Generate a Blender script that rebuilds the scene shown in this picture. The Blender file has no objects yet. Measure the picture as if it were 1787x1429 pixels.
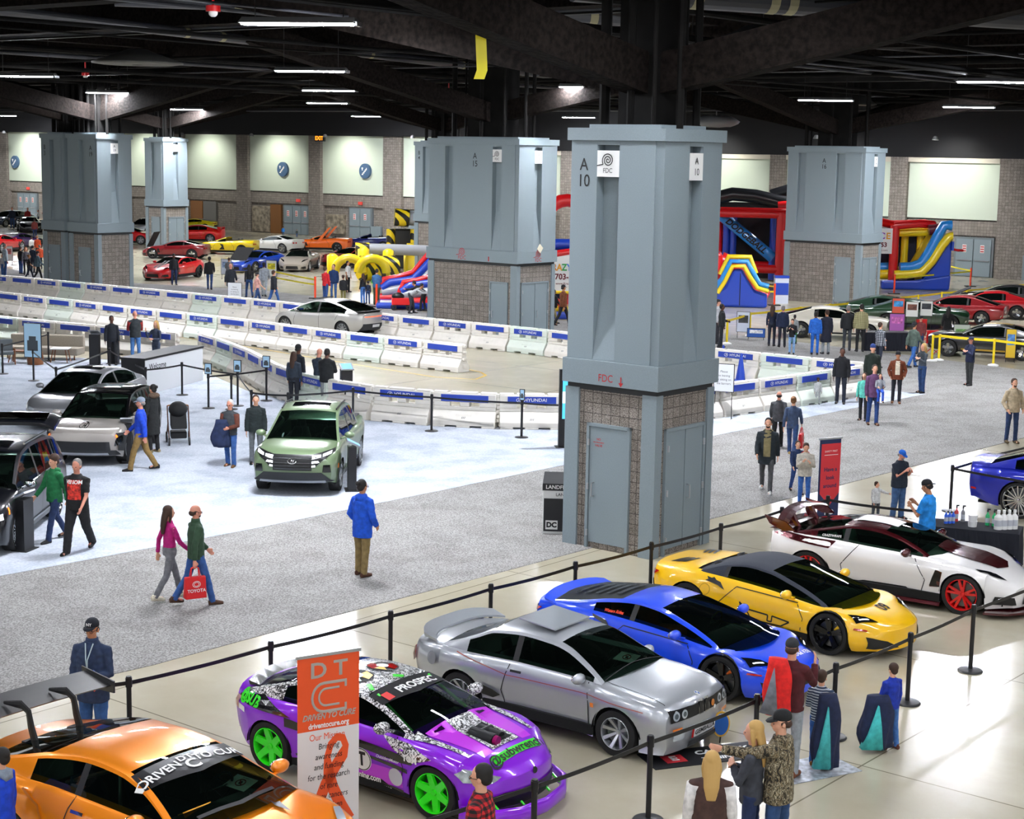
import bpy, bmesh, math, random
from mathutils import Vector, Matrix, noise
from mathutils.bvhtree import BVHTree
V = Vector
random.seed(7)
scene = bpy.context.scene
col = scene.collection
# ---------------------------------------------------------------- camera
W, HT = 1787.0, 1429.0
FPX, PITCH, ROLL, EYE = 2943.18, 0.1523, 0.0176, 7.4887
_fw = V((0, math.cos(PITCH), -math.sin(PITCH)))
_up0 = V((1, 0, 0)).cross(_fw)
_rt = math.cos(ROLL) * V((1, 0, 0)) + math.sin(ROLL) * _up0
_up = -math.sin(ROLL) * V((1, 0, 0)) + math.cos(ROLL) * _up0
cam_d = bpy.data.cameras.new('camera')
cam_d.sensor_width = 36
cam_d.lens = FPX / W * 36
cam_d.clip_end = 600
cam = bpy.data.objects.new('camera', cam_d)
cam.matrix_world = Matrix(((_rt.x, _up.x, -_fw.x, 0), (_rt.y, _up.y, -_fw.y, 0), (_rt.z, _up.z, -_fw.z, EYE), (0, 0, 0, 1)))
col.objects.link(cam)
scene.camera = cam
# ---------------------------------------------------------------- light level
scene.view_settings.view_transform = 'Standard'
scene.view_settings.look = 'None'
scene.view_settings.gamma = 1
scene.view_settings.use_curve_mapping = False
scene.view_settings.exposure = -0.25
world = bpy.data.worlds.new('hall_ambience')
scene.world = world
world.use_nodes = True
world.node_tree.nodes['Background'].inputs[0].default_value = (0.97, 0.98, 1.0, 1)
world.node_tree.nodes['Background'].inputs[1].default_value = 1.15
LAMP_STRENGTH = 440.0
def ray(x, y):
 return (x - W / 2) * _rt - (y - HT / 2) * _up + FPX * _fw
def gp(x, y, z=0.0):
 """world point at height z seen at photo pixel (x, y)"""
 d = ray(x, y)
 return V((0, 0, EYE)) + d * ((z - EYE) / d.z)
def hgt(x, yf, yt):
 g = gp(x, yf)
 lo, hi = -1.0, 14.0
 for _ in range(30):
  m = (lo + hi) / 2
  d = V((g.x, g.y, m - EYE))
  yy = HT / 2 - FPX * d.dot(_up) / d.dot(_fw)
  if yy > yt: lo = m
  else: hi = m
 return m
GRID = math.radians(141.0)          # the building's long axis
AX = V((math.cos(GRID), math.sin(GRID), 0))     # back-left
BX = V((math.sin(GRID), -math.cos(GRID), 0))    # back-right
# ---------------------------------------------------------------- materials
_M = {}
def lin(c):
 if isinstance(c, str):
  c = [int(c[i:i + 2], 16) / 255 for i in (0, 2, 4)]
  c = [x / 12.92 if x <= .04045 else ((x + .055) / 1.055) ** 2.4 for x in c]
 return (c[0], c[1], c[2], 1)
def mat(name, c=None, rough=.5, metal=0., coat=0., emit=0., spec=None, alpha=None, noise_amt=0., noise_scale=20., bump=0., sheen=0.):
 key = name
 if key in _M: return _M[key]
 m = bpy.data.materials.new(name)
 m.use_nodes = True
 nt = m.node_tree
 b = nt.nodes['Principled BSDF']
 c = lin(c)
 b.inputs['Base Color'].default_value = c
 b.inputs['Roughness'].default_value = rough
 b.inputs['Metallic'].default_value = metal
 if coat:
  b.inputs['Coat Weight'].default_value = coat
  b.inputs['Coat Roughness'].default_value = .04
 if emit:
  b.inputs['Emission Color'].default_value = c
  b.inputs['Emission Strength'].default_value = emit
 if spec is not None: b.inputs['Specular IOR Level'].default_value = spec
 if sheen: b.inputs['Sheen Weight'].default_value = sheen
 if noise_amt or bump:
  tc = nt.nodes.new('ShaderNodeTexCoord')
  n = nt.nodes.new('ShaderNodeTexNoise')
  n.inputs['Scale'].default_value = noise_scale
  n.inputs['Detail'].default_value = 4
  nt.links.new(tc.outputs['Object'], n.inputs['Vector'])
  if noise_amt:
   mx = nt.nodes.new('ShaderNodeMix'); mx.data_type = 'RGBA'
   mx.inputs[6].default_value = tuple(x * (1 - noise_amt) for x in c[:3]) + (1,)
   mx.inputs[7].default_value = tuple(min(1, x * (1 + noise_amt)) for x in c[:3]) + (1,)
   cr = nt.nodes.new('ShaderNodeMapRange')
   cr.inputs[1].default_value = .35; cr.inputs[2].default_value = .65
   nt.links.new(n.outputs[0], cr.inputs[0])
   nt.links.new(cr.outputs[0], mx.inputs[0])
   nt.links.new(mx.outputs[2], b.inputs['Base Color'])
  if bump:
   bp = nt.nodes.new('ShaderNodeBump')
   bp.inputs['Strength'].default_value = bump
   bp.inputs['Distance'].default_value = .02
   nt.links.new(n.outputs[0], bp.inputs['Height'])
   nt.links.new(bp.outputs[0], b.inputs['Normal'])
 _M[key] = m
 return m
def paint(hexc, metal=.0, rough=.32):
 return mat('car_paint_' + hexc, hexc, rough, metal, coat=1.0)
def cloth(hexc):
 return mat('cloth_' + hexc, hexc, .85, noise_amt=.18, noise_scale=14, sheen=.0)
def glass(name='tinted_glass', tint='8fae9d', op=.3):
 """car glass: tinted, see-through, with a mirror skin"""
 if name in _M: return _M[name]
 m = bpy.data.materials.new(name); m.use_nodes = True
 nt = m.node_tree; nt.nodes.clear()
 out = nt.nodes.new('ShaderNodeOutputMaterial')
 tr = nt.nodes.new('ShaderNodeBsdfTransparent'); tr.inputs[0].default_value = lin(tint)
 df = nt.nodes.new('ShaderNodeBsdfDiffuse'); df.inputs[0].default_value = lin('0a100e')
 m1 = nt.nodes.new('ShaderNodeMixShader'); m1.inputs[0].default_value = op
 gl = nt.nodes.new('ShaderNodeBsdfGlossy'); gl.inputs['Roughness'].default_value = .02
 gl.inputs[0].default_value = (1, 1, 1, 1)
 fr = nt.nodes.new('ShaderNodeFresnel'); fr.inputs[0].default_value = 1.5
 m2 = nt.nodes.new('ShaderNodeMixShader')
 L = nt.links.new
 L(tr.outputs[0], m1.inputs[1]); L(df.outputs[0], m1.inputs[2])
 L(fr.outputs[0], m2.inputs[0]); L(m1.outputs[0], m2.inputs[1]); L(gl.outputs[0], m2.inputs[2])
 L(m2.outputs[0], out.inputs[0])
 _M[name] = m
 return m
def nodemat(name, fn, rough=.6, metal=0, coat=0):
 """fn(nt, L, principled) wires the nodes"""
 if name in _M: return _M[name]
 m = bpy.data.materials.new(name); m.use_nodes = True
 nt = m.node_tree; b = nt.nodes['Principled BSDF']
 b.inputs['Roughness'].default_value = rough
 b.inputs['Metallic'].default_value = metal
 if coat: b.inputs['Coat Weight'].default_value = coat
 fn(nt, nt.links.new, b)
 _M[name] = m
 return m
def ramp(nt, stops, interp='LINEAR'):
 r = nt.nodes.new('ShaderNodeValToRGB'); cr = r.color_ramp; cr.interpolation = interp
 while len(cr.elements) < len(stops): cr.elements.new(.5)
 for e, (p, c) in zip(cr.elements, stops): e.position = p; e.color = lin(c)
 return r
# ---------------------------------------------------------------- mesh collector
class MB:
 def __init__(s): s.v = []; s.f = []; s.fm = []; s.M = Matrix(); s.mi = 0
 def add(s, vs, fs, mi=None):
  n = len(s.v); M = s.M
  s.v += [tuple(M @ V(p)) for p in vs]
  s.f += [tuple(i + n for i in f) for f in fs]
  s.fm += [s.mi if mi is None else mi] * len(fs)
  return s
 def box(s, x0, x1, y0, y1, z0, z1, mi=None):
  vs = [(x, y, z) for z in (z0, z1) for y in (y0, y1) for x in (x0, x1)]
  return s.add(vs, [(0, 2, 3, 1), (4, 5, 7, 6), (0, 1, 5, 4), (2, 6, 7, 3), (0, 4, 6, 2), (1, 3, 7, 5)], mi)
 def hull8(s, a, b, mi=None):
  """a, b: two quads (bottom, top) as 4 points each"""
  return s.add(list(a) + list(b), [(3, 2, 1, 0), (4, 5, 6, 7), (0, 1, 5, 4), (1, 2, 6, 5), (2, 3, 7, 6), (3, 0, 4, 7)], mi)
 def tube(s, pts, r, n=8, mi=None, cap=True, side=None):
  """tube through points; r a number, list, or list of (rx, ry)"""
  pts = [V(p) for p in pts]; k = len(pts)
  rs = r if isinstance(r, (list, tuple)) else [r] * k
  rings = []
  prev = None
  for i, p in enumerate(pts):
   t = (pts[min(i + 1, k - 1)] - pts[max(i - 1, 0)])
   t = t.normalized() if t.length > 1e-9 else V((0, 0, 1))
   if side is not None: u = V(side) - t * t.dot(V(side))
   elif prev is None:
    ref = V((0, 0, 1)) if abs(t.z) < .9 else V((1, 0, 0))
    u = ref.cross(t)
   else: u = prev - t * t.dot(prev)
   u = u.normalized() if u.length > 1e-6 else V((1, 0, 0)); prev = u
   w = t.cross(u)
   rx, ry = rs[i] if isinstance(rs[i], (list, tuple)) else (rs[i], rs[i])
   rings.append([p + u * (rx * math.cos(a)) + w * (ry * math.sin(a)) for a in [2 * math.pi * j / n for j in range(n)]])
  return s.loft(rings, mi, cap)
 def loft(s, rings, mi=None, cap=True, closed=True):
  n = len(rings[0]); vs = [tuple(p) for r in rings for p in r]; fs = []
  for i in range(len(rings) - 1):
   for j in range(n if closed else n - 1):
    a = i * n + j; b = i * n + (j + 1) % n
    fs.append((a, b, b + n, a + n))
  if cap:
   fs.append(tuple(range(n - 1, -1, -1)))
   fs.append(tuple((len(rings) - 1) * n + j for j in range(n)))
  return s.add(vs, fs, mi)
 def cyl(s, c, r, z0, z1, n=16, mi=None, r2=None):
  r2 = r if r2 is None else r2
  return s.loft([[(c[0] + q * math.cos(2 * math.pi * j / n), c[1] + q * math.sin(2 * math.pi * j / n), z) for j in range(n)] for q, z in ((r, z0), (r2, z1))], mi)
 def lathe(s, prof, n=24, mi=None, axis='z', c=(0, 0, 0), cap=False):
  rings = []
  for q, h in prof:
   ring = []
   for j in range(n):
    a = 2 * math.pi * j / n
    p = (q * math.cos(a), q * math.sin(a), h)
    if axis == 'y': p = (p[0], p[2], -p[1])
    if axis == 'x': p = (p[2], p[0], p[1])
    ring.append((p[0] + c[0], p[1] + c[1], p[2] + c[2]))
   rings.append(ring)
  return s.loft(rings, mi, cap)
 def prism(s, poly, y0, y1, mi=None, plane='xz'):
  """polygon (2D) swept along the third axis"""
  n = len(poly)
  if plane == 'xz': A = [(a, y0, b) for a, b in poly]; B = [(a, y1, b) for a, b in poly]
  elif plane == 'yz': A = [(y0, a, b) for a, b in poly]; B = [(y1, a, b) for a, b in poly]
  else: A = [(a, b, y0) for a, b in poly]; B = [(a, b, y1) for a, b in poly]
  return s.loft([A, B], mi)
 def ell(s, c, rx, ry, rz, n=12, m=8, mi=None, R=None):
  rings = []
  for i in range(1, m):
   ph = math.pi * i / m
   ring = []
   for j in range(n):
    a = 2 * math.pi * j / n
    p = V((rx * math.sin(ph) * math.cos(a), ry * math.sin(ph) * math.sin(a), -rz * math.cos(ph)))
    if R is not None: p = R @ p
    ring.append(V(c) + p)
   rings.append(ring)
  return s.loft(rings, mi)
 def build(s, name, mats, parent=None, smooth=False, loc=None, rz=None, bevel=0, auto=None):
  me = bpy.data.meshes.new(name)
  us = sorted({i for f in s.f for i in f})
  if len(us) < len(s.v):
   ix = {j: i for i, j in enumerate(us)}
   s.v = [s.v[j] for j in us]; s.f = [tuple(ix[i] for i in f) for f in s.f]
  me.from_pydata(s.v, [], s.f)
  if not isinstance(mats, (list, tuple)): mats = [mats]
  for m in mats: me.materials.append(m)
  if len(mats) > 1: me.polygons.foreach_set('material_index', s.fm)
  if auto is not None:
   me.polygons.foreach_set('use_smooth', [True] * len(me.polygons))
   me.set_sharp_from_angle(angle=math.radians(auto))
  elif smooth: me.polygons.foreach_set('use_smooth', [True] * len(me.polygons))
  me.update()
  o = bpy.data.objects.new(name, me)
  col.objects.link(o)
  if parent: o.parent = parent
  if loc is not None: o.location = loc
  if rz is not None: o.rotation_euler.z = rz
  if bevel:
   b = o.modifiers.new('bevel', 'BEVEL'); b.width = bevel; b.segments = 2; b.limit_method = 'ANGLE'
  return o
def tag(o, label=None, cat=None, group=None, kind=None):
 if label: o['label'] = label
 if cat: o['category'] = cat
 if group: o['group'] = group
 if kind: o['kind'] = kind
 return o
def empty(name, loc=(0, 0, 0), rz=0.0, label=None, cat=None, group=None):
 o = bpy.data.objects.new(name, None)
 o.empty_display_size = .1
 col.objects.link(o); o.location = loc; o.rotation_euler.z = rz
 return tag(o, label, cat, group)
def copy_tree(o, parent=None, loc=None, rz=None, label=None):
 c = o.copy(); col.objects.link(c)
 if parent: c.parent = parent
 if loc is not None: c.location = loc
 if rz is not None: c.rotation_euler.z = rz
 if label: c['label'] = label
 for ch in list(o.children): copy_tree(ch, c)
 return c
_T = {}
WORK = bpy.data.scenes.new('shape_work')
def text_mesh(s, size=1.0, align='CENTER', shear=0.0, bold=0.0, space=1.0):
 """flat text outline as (verts2d, faces), cached"""
 key = (s, size, align, shear, bold, space)
 if key in _T: return _T[key]
 cu = bpy.data.curves.new('lettering', 'FONT')
 cu.body = s; cu.size = size; cu.align_x = align; cu.align_y = 'CENTER'; cu.shear = shear
 cu.space_character = space; cu.offset = bold * size; cu.resolution_u = 3
 ob = bpy.data.objects.new('lettering', cu); WORK.collection.objects.link(ob)
 vl = WORK.view_layers[0]; vl.update(); dg = vl.depsgraph
 me = bpy.data.meshes.new_from_object(ob.evaluated_get(dg))
 vs = [(v.co.x, v.co.y) for v in me.vertices]; fs = [tuple(p.vertices) for p in me.polygons]
 bpy.data.objects.remove(ob); bpy.data.curves.remove(cu); bpy.data.meshes.remove(me)
 _T[key] = (vs, fs)
 return vs, fs
def put_text(mb, s, size, origin, u, w, mi=None, align='CENTER', shear=0, bold=.0, sx=1.0, space=1.0, off=0.0):
 """add lettering to a collector: origin point, unit vectors u (right) and w (up)"""
 vs, fs = text_mesh(s, size, align, shear, bold, space)
 u = V(u); w = V(w); n = u.cross(w)
 mb.add([V(origin) + u * (a * sx) + w * b + n * off for a, b in vs], fs, mi)
def lerp(a, b, t): return a + (b - a) * t
def keyf(keys):
 """smooth interpolation through (x, value) keys (monotone cubic)"""
 keys = sorted(keys)
 xs = [k[0] for k in keys]; ys = [k[1] for k in keys]; n = len(xs)
 d = [(ys[i + 1] - ys[i]) / max(1e-9, xs[i + 1] - xs[i]) for i in range(n - 1)]
 m = [d[0]] + [0 if d[i - 1] * d[i] <= 0 else 2 * d[i - 1] * d[i] / (d[i - 1] + d[i]) for i in range(1, n - 1)] + [d[-1]]
 def f(x):
  if x <= xs[0]: return ys[0]
  if x >= xs[-1]: return ys[-1]
  i = 0
  while x > xs[i + 1]: i += 1
  h = xs[i + 1] - xs[i]; t = (x - xs[i]) / h
  return ((1 + 2 * t) * (1 - t) ** 2 * ys[i] + t * (1 - t) ** 2 * h * m[i] + t * t * (3 - 2 * t) * ys[i + 1] + t * t * (t - 1) * h * m[i + 1])
 return f
# ---------------------------------------------------------------- setting
def struct(name, mb, m, **k):
 o = mb.build(name, m, **k); o['kind'] = 'structure'; return o
def poly_mb(pts, z0, z1):
 return MB().prism([(p.x, p.y) for p in pts], z0, z1, plane='xy')
def _floor(nt, L, b):
 tc = nt.nodes.new('ShaderNodeTexCoord')
 mp = nt.nodes.new('ShaderNodeMapping'); mp.inputs['Rotation'].default_value = (0, 0, -GRID)
 L(tc.outputs['Object'], mp.inputs['Vector'])
 n1 = nt.nodes.new('ShaderNodeTexNoise'); n1.inputs['Scale'].default_value = .55; n1.inputs['Detail'].default_value = 8
 n1.inputs['Roughness'].default_value = .6
 L(mp.outputs[0], n1.inputs['Vector'])
 r = ramp(nt, [(.25, 'aaa28c'), (.5, 'b2aa95'), (.75, 'beb7a3')])
 L(n1.outputs[0], r.inputs[0])
 br = nt.nodes.new('ShaderNodeTexBrick'); br.offset = 0
 br.inputs['Scale'].default_value = 1; br.inputs['Brick Width'].default_value = 4.6; br.inputs['Row Height'].default_value = 4.6
 br.inputs['Mortar Size'].default_value = .012; br.inputs['Mortar Smooth'].default_value = .1
 br.inputs['Color1'].default_value = (1, 1, 1, 1); br.inputs['Color2'].default_value = (.93, .93, .92, 1)
 br.inputs['Mortar'].default_value = (.42, .4, .36, 1)
 L(mp.outputs[0], br.inputs['Vector'])
 mx = nt.nodes.new('ShaderNodeMix'); mx.data_type = 'RGBA'; mx.blend_type = 'MULTIPLY'; mx.inputs[0].default_value = 1
 L(r.outputs[0], mx.inputs[6]); L(br.outputs[0], mx.inputs[7]); L(mx.outputs[2], b.inputs['Base Color'])
 n2 = nt.nodes.new('ShaderNodeTexNoise'); n2.inputs['Scale'].default_value = 1.3; n2.inputs['Detail'].default_value = 5
 L(mp.outputs[0], n2.inputs['Vector'])
 mr = nt.nodes.new('ShaderNodeMapRange'); mr.inputs[1].default_value = .35; mr.inputs[2].default_value = .7
 mr.inputs[3].default_value = .18; mr.inputs[4].default_value = .23
 L(n2.outputs[0], mr.inputs[0]); L(mr.outputs[0], b.inputs['Roughness'])
FLOOR = nodemat('polished_concrete', _floor, .2)
def _carpet(c1, c2, sc, c3=None):
 def fn(nt, L, b):
  tc = nt.nodes.new('ShaderNodeTexCoord')
  n1 = nt.nodes.new('ShaderNodeTexNoise'); n1.inputs['Scale'].default_value = sc; n1.inputs['Detail'].default_value = 3
  L(tc.outputs['Object'], n1.inputs['Vector'])
  r = ramp(nt, [(.38, c1), (.62, c2)])
  L(n1.outputs[0], r.inputs[0])
  n2 = nt.nodes.new('ShaderNodeTexNoise'); n2.inputs['Scale'].default_value = 1.1; n2.inputs['Detail'].default_value = 5
  L(tc.outputs['Object'], n2.inputs['Vector'])
  r2 = ramp(nt, [(.4, c3 or 'ffffff'), (.55, 'ffffff')])
  L(n2.outputs[0], r2.inputs[0])
  mx = nt.nodes.new('ShaderNodeMix'); mx.data_type = 'RGBA'; mx.blend_type = 'MULTIPLY'; mx.inputs[0].default_value = 1
  L(r.outputs[0], mx.inputs[6]); L(r2.outputs[0], mx.inputs[7]); L(mx.outputs[2], b.inputs['Base Color'])
  b.inputs['Roughness'].default_value = 1
  b.inputs['Specular IOR Level'].default_value = .1
 return fn
def _block(nt, L, b):
 tc = nt.nodes.new('ShaderNodeTexCoord')
 br = nt.nodes.new('ShaderNodeTexBrick'); br.offset = 0
 br.inputs['Scale'].default_value = 1; br.inputs['Brick Width'].default_value = .21; br.inputs['Row Height'].default_value = .2
 br.inputs['Mortar Size'].default_value = .008
 br.inputs['Color1'].default_value = lin('b5aca3'); br.inputs['Color2'].default_value = lin('9d958c')
 br.inputs['Mortar'].default_value = lin('6a645e')
 L(tc.outputs['UV'], br.inputs['Vector'])
 n1 = nt.nodes.new('ShaderNodeTexNoise'); n1.inputs['Scale'].default_value = 45; n1.inputs['Detail'].default_value = 5
 L(tc.outputs['Object'], n1.inputs['Vector'])
 r = ramp(nt, [(.3, '7d7873'), (.7, 'ffffff')]); L(n1.outputs[0], r.inputs[0])
 mx = nt.nodes.new('ShaderNodeMix'); mx.data_type = 'RGBA'; mx.blend_type = 'MULTIPLY'; mx.inputs[0].default_value = 1
 L(br.outputs[0], mx.inputs[6]); L(r.outputs[0], mx.inputs[7]); L(mx.outputs[2], b.inputs['Base Color'])
 bp = nt.nodes.new('ShaderNodeBump'); bp.inputs['Strength'].default_value = .8; bp.inputs['Distance'].default_value = .03
 L(n1.outputs[0], bp.inputs['Height']); L(bp.outputs[0], b.inputs['Normal'])
BLOCK = nodemat('split_face_block', _block, .9)
CARPET_GREY = nodemat('grey_carpet', _carpet('747270', 'a4a2a0', 34, 'efeeee'), 1)
CARPET_PALE = nodemat('pale_carpet', _carpet('b2b9c3', 'c4cad3', 22, 'e8eaee'), 1)
COLMET = mat('grey_painted_steel', '7f8c92', .55, noise_amt=.05, noise_scale=60)
BLACK = mat('black_plastic', '0b0b0d', .45)
RUBBER = mat('tyre_rubber', '101011', .7)
WHITE = mat('white_paint', 'e9e9e6', .5)
CHROME = mat('chrome', 'd8dadc', .12, 1.0)
SILVER = mat('silver_metal', 'b9bcc0', .3, .9)
DARKMET = mat('dark_steel', '0e0d0c', .8, spec=.15, noise_amt=.5, noise_scale=1.6, bump=.4)
FIREPROOF = mat('sprayed_black_fireproofing', '15110f', .95, spec=.08, noise_amt=.55, noise_scale=9, bump=.9)
REDT = mat('red_stencil', 'b01f22', .7)
INK = mat('black_lettering', '121214', .7)
DUCTM = mat('grey_duct', '3c3d42', .45, spec=.4)
def uvbox(o, s=1.0):
 """box-projected UVs in metres, so masonry courses run level"""
 me = o.data; uv = me.uv_layers.new(name='UVMap')
 for p in me.polygons:
  n = p.normal
  for li in p.loop_indices:
   c = me.vertices[me.loops[li].vertex_index].co
   if abs(n.z) > .7: uv.data[li].uv = (c.x * s, c.y * s)
   elif abs(n.x) > abs(n.y): uv.data[li].uv = (c.y * s, c.z * s)
   else: uv.data[li].uv = (c.x * s, c.z * s)
# floor
struct('floor', MB().box(-110, 110, -25, 260, -.3, 0), FLOOR)
# grey carpet aisle, from its near edge back around the track
edge = [gp(-260, 1286), gp(0, 1223), gp(270, 1160), gp(536, 1087), gp(869, 1000), gp(1030, 957), gp(1240, 906), gp(1500, 838), gp(1787, 764), gp(2050, 700)]
far = [gp(2050, 690), gp(1787, 646), gp(1600, 622), gp(1337, 590), gp(1100, 566), gp(760, 548), gp(560, 518), gp(450, 506), gp(232, 494), gp(0, 468), gp(-200, 452), gp(-260, 452)]
track = [gp(-260, 500), gp(-260, 622), gp(140, 625), gp(330, 640), gp(430, 684), gp(640, 736), gp(985, 752), gp(1240, 733), gp(1500, 690), gp(1520, 668), gp(1370, 655), gp(1200, 635), gp(940, 612), gp(477, 560), gp(38, 514)]
# carpet as two strips (in front of the track, behind the track)
struct('floor_grey_carpet', poly_mb(edge + [gp(2050, 690), gp(1787, 646), gp(1600, 622), gp(1520, 655), gp(1515, 676), gp(1490, 688), gp(1240, 731), gp(985, 750), gp(640, 734), gp(430, 682), gp(330, 638), gp(140, 625), gp(-260, 622)], 0, .008), CARPET_GREY)
struct('floor_grey_carpet', poly_mb([gp(-260, 452), gp(-200, 452), gp(0, 468), gp(232, 494), gp(450, 506), gp(560, 518), gp(760, 548), gp(1100, 566), gp(1337, 590), gp(1600, 622), gp(1520, 655), gp(1370, 652), gp(1200, 632), gp(940, 608), gp(477, 556), gp(38, 510), gp(-260, 480)][::-1], 0, .0075), CARPET_GREY)
struct('floor_pale_carpet', poly_mb([gp(-260, 1060), gp(0, 1006), gp(450, 922), gp(985, 812), gp(1240, 762), gp(1615, 688), gp(1536, 681), gp(1485, 686), gp(1240, 731), gp(985, 750), gp(640, 734), gp(430, 682), gp(330, 638), gp(140, 625), gp(-260, 622)], 0, .014), CARPET_PALE)
YLINE = mat('yellow_line', 'c8a23c', .5)
mb = MB()
pts = [gp(0, 547), gp(200, 572), gp(400, 600), gp(600, 633), gp(760, 658), gp(830, 662), gp(848, 655), gp(838, 649), gp(812, 644)]
for a, b in zip(pts, pts[1:]):
 d = (b - a).normalized(); n = V((-d.y, d.x, 0)) * .05
 mb.add([a - n + V((0, 0, .004)), b - n + V((0, 0, .004)), b + n + V((0, 0, .004)), a + n + V((0, 0, .004))], [(0, 1, 2, 3)])
struct('floor_painted_line', mb, YLINE)
# ---- far wall, in its own frame: u along the wall, v out towards the hall
W0 = V((-17.593, 144.857, 0)); WU = V((.78744, -.61639, 0)); WV = V((-.61639, -.78744, 0))
WMAT = Matrix(((WU.x, WV.x * -1, 0, W0.x), (WU.y, WV.y * -1, 0, W0.y), (0, 0, 1, 0), (0, 0, 0, 1)))   # local y points away from the hall
def wall_obj(name, mb, m, **k):
 o = struct(name, mb, m, **k); o.matrix_world = WMAT; return o
PANEL = mat('pale_green_wall_panel', 'c3cdbb', .8)
mb = MB(); mb.box(-60, 78, .35, .7, 0, 12)
o = wall_obj('wall_back', mb, BLOCK); uvbox(o)
PIL = [(-60.5, -59), (-52, -50.6), (-43.9, -42.5), (-35, -33.4), (-26, -24.4), (-17.4, -15.9), (-8.9, -7.45), (.05, 1.45), (8.6, 10.6), (17.6, 19.2), (26.7, 28.1), (35.4, 36.8), (44.6, 45.8), (53.6, 54.8), (61.05, 65.5), (74, 76)]
for a, b in PIL:
 mb = MB(); mb.box(a, b, -.15, .36, 0, 11)
 o = wall_obj('wall_back_pilaster', mb, BLOCK); uvbox(o)
for i in range(len(PIL) - 1):
 a = PIL[i][1]; b = PIL[i + 1][0]
 top = 8.6 if a < 20 else 7.25
 mb = MB(); mb.box(a + .01, b - .01, .1, .36, 3.62, top)
 wall_obj('wall_back_panel', mb, PANEL, bevel=.03)
 mb = MB(); mb.box(a + .01, b - .01, .2, .36, 2.62, 3.54)   # recessed header course
 o = wall_obj('wall_back_header', mb, BLOCK); uvbox(o)
mb = MB(); mb.box(-60, 24, -.5, .3, 8.45, 14); wall_obj('ceiling_fascia', mb, mat('black_fascia', '0e0e12', .8))
mb = MB(); mb.box(24, 78, -.16, .3, 7.52, 14); wall_obj('ceiling_fascia', mb, mat('black_fascia', '0e0e12', .8))
mb = MB(); mb.box(24, 61, -.1, .34, 7.2, 7.52); wall_obj('trim_1', mb, mat('cream_trim', 'cfc8b6', .7))
def wall_door(n, u0, u1, z1, leaves, frame=True, notices=True):
 mb = MB(); mb.box(u0 - .12, u1 + .12, .16, .35, 0, z1 + .12)
 d = wall_obj('door_%d' % n, mb, mat('door_frame_grey', '6f777b', .6))
 w = (u1 - u0) / leaves
 for k in range(leaves):
  mb = MB(); mb.box(u0 + k * w + .03, u0 + (k + 1) * w - .03, .1, .17, .05, z1)
  lf = mb.build('door_leaf', COLMET, d)
  mb = MB(); mb.box(u0 + k * w + .12, u0 + (k + 1) * w - .12, .05, .1, 1.0, 1.07)
  mb.build('push_bar', SILVER, lf)
  if notices:
   c = u0 + (k + .5) * w
   mb = MB(); mb.box(c - .14, c + .14, .08, .099, 1.55, 2.05)
   nb = mb.build('door_notice', mat('notice_white', 'e8e0dc', .6), lf)
   mb = MB()
   for q in range(3): mb.box(c - .11, c + .11, .07, .082, 1.6 + q * .15, 1.68 + q * .15)
   mb.build('notice_print', mat('notice_red', 'c4504a', .6), lf)
 return d
wall_door(1, -41.2, -38.2, 2.35, 3)
wall_door(2, -3.2, -.1, 2.4, 3)
wall_door(3, 4.6, 7.0, 2.45, 2)
wall_door(4, 11.2, 12.7, 2.4, 1)
wall_door(5, 58.3, 60.7, 2.4, 2)
wall_door(6, -54.5, -52.6, 2.3, 2)
# wood-panelled recess and other wall openings
DARKREC = mat('dark_recess', '4a443e', .9)
for u0, u1, c, nm in ((-15.3, -13.7, '8a5a2c', 'door_7'), (-13.6, -11.9, '6c6a66', 'door_8'), (-4.9, -3.6, '7b5127', 'door_9')):
 mb = MB(); mb.box(u0, u1, .12, .35, 0, 2.5); wall_obj(nm, mb, mat('wall_leaf_' + c, c, .5))
for u0, u1, z0, z1 in ((-46.5, -45.2, 0, 1.6), (7.3, 8.4, 0, 1.1), (62.9, 65.3, 0, 1.55)):
 mb = MB(); mb.box(u0, u1, -.2, .2, z0, z1)
 o = mb.build('wall_cabinet', COLMET); o.matrix_world = WMAT
 tag(o, {True: 'low grey service cabinet by the far left pilaster', False: 'grey service panel at the far wall beside the %s' % ('triple doors under the round sign' if u0 < 20 else 'right corner pilaster')}[u0 < 0], 'cabinet')
# concession niche
mb = MB(); mb.box(-7.2, -5.0, .1, .35, .1, 2.3); mb.box(1.9, 4.0, .1, .35, .3, 1.9)
wall_obj('wall_back_niche', mb, mat('niche', '8a8070', .6, noise_amt=.5, noise_scale=3))
# round stair signs
for u, z, where in ((-41.3, 5.5, 'leftmost'), (-3.2, 5.55, 'middle'), (6.5, 5.6, 'rightmost')):
 mb = MB()
 r = []
 for yy in (-.1, .1):
  r.append([(u + .62 * math.cos(2 * math.pi * j / 32), yy, z + .62 * math.sin(2 * math.pi * j / 32)) for j in range(32)])
 mb.loft(r)
 o = mb.build('round_sign', mat('sign_slate_blue', '3f5a78', .5)); o.matrix_world = WMAT
 tag(o, '%s round blue stair sign high on the pale far wall' % where, 'sign')
 mb = MB(); mb.M = Matrix.Translation((u, -.12, z))
 for k in range(4): mb.box(-.3 + k * .13, -.17 + k * .13, -.01, .01, -.32 + k * .13, -.24 + k * .13); mb.box(-.2 + k * .13, -.13 + k * .13, -.01, .01, -.32 + k * .13, -.13 + k * .13)
 mb.box(-.28, -.2, -.01, .01, .05, .3); mb.box(-.34, -.14, -.01, .01, .2, .26)
 mb.build('stair_symbol', WHITE, o)
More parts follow.
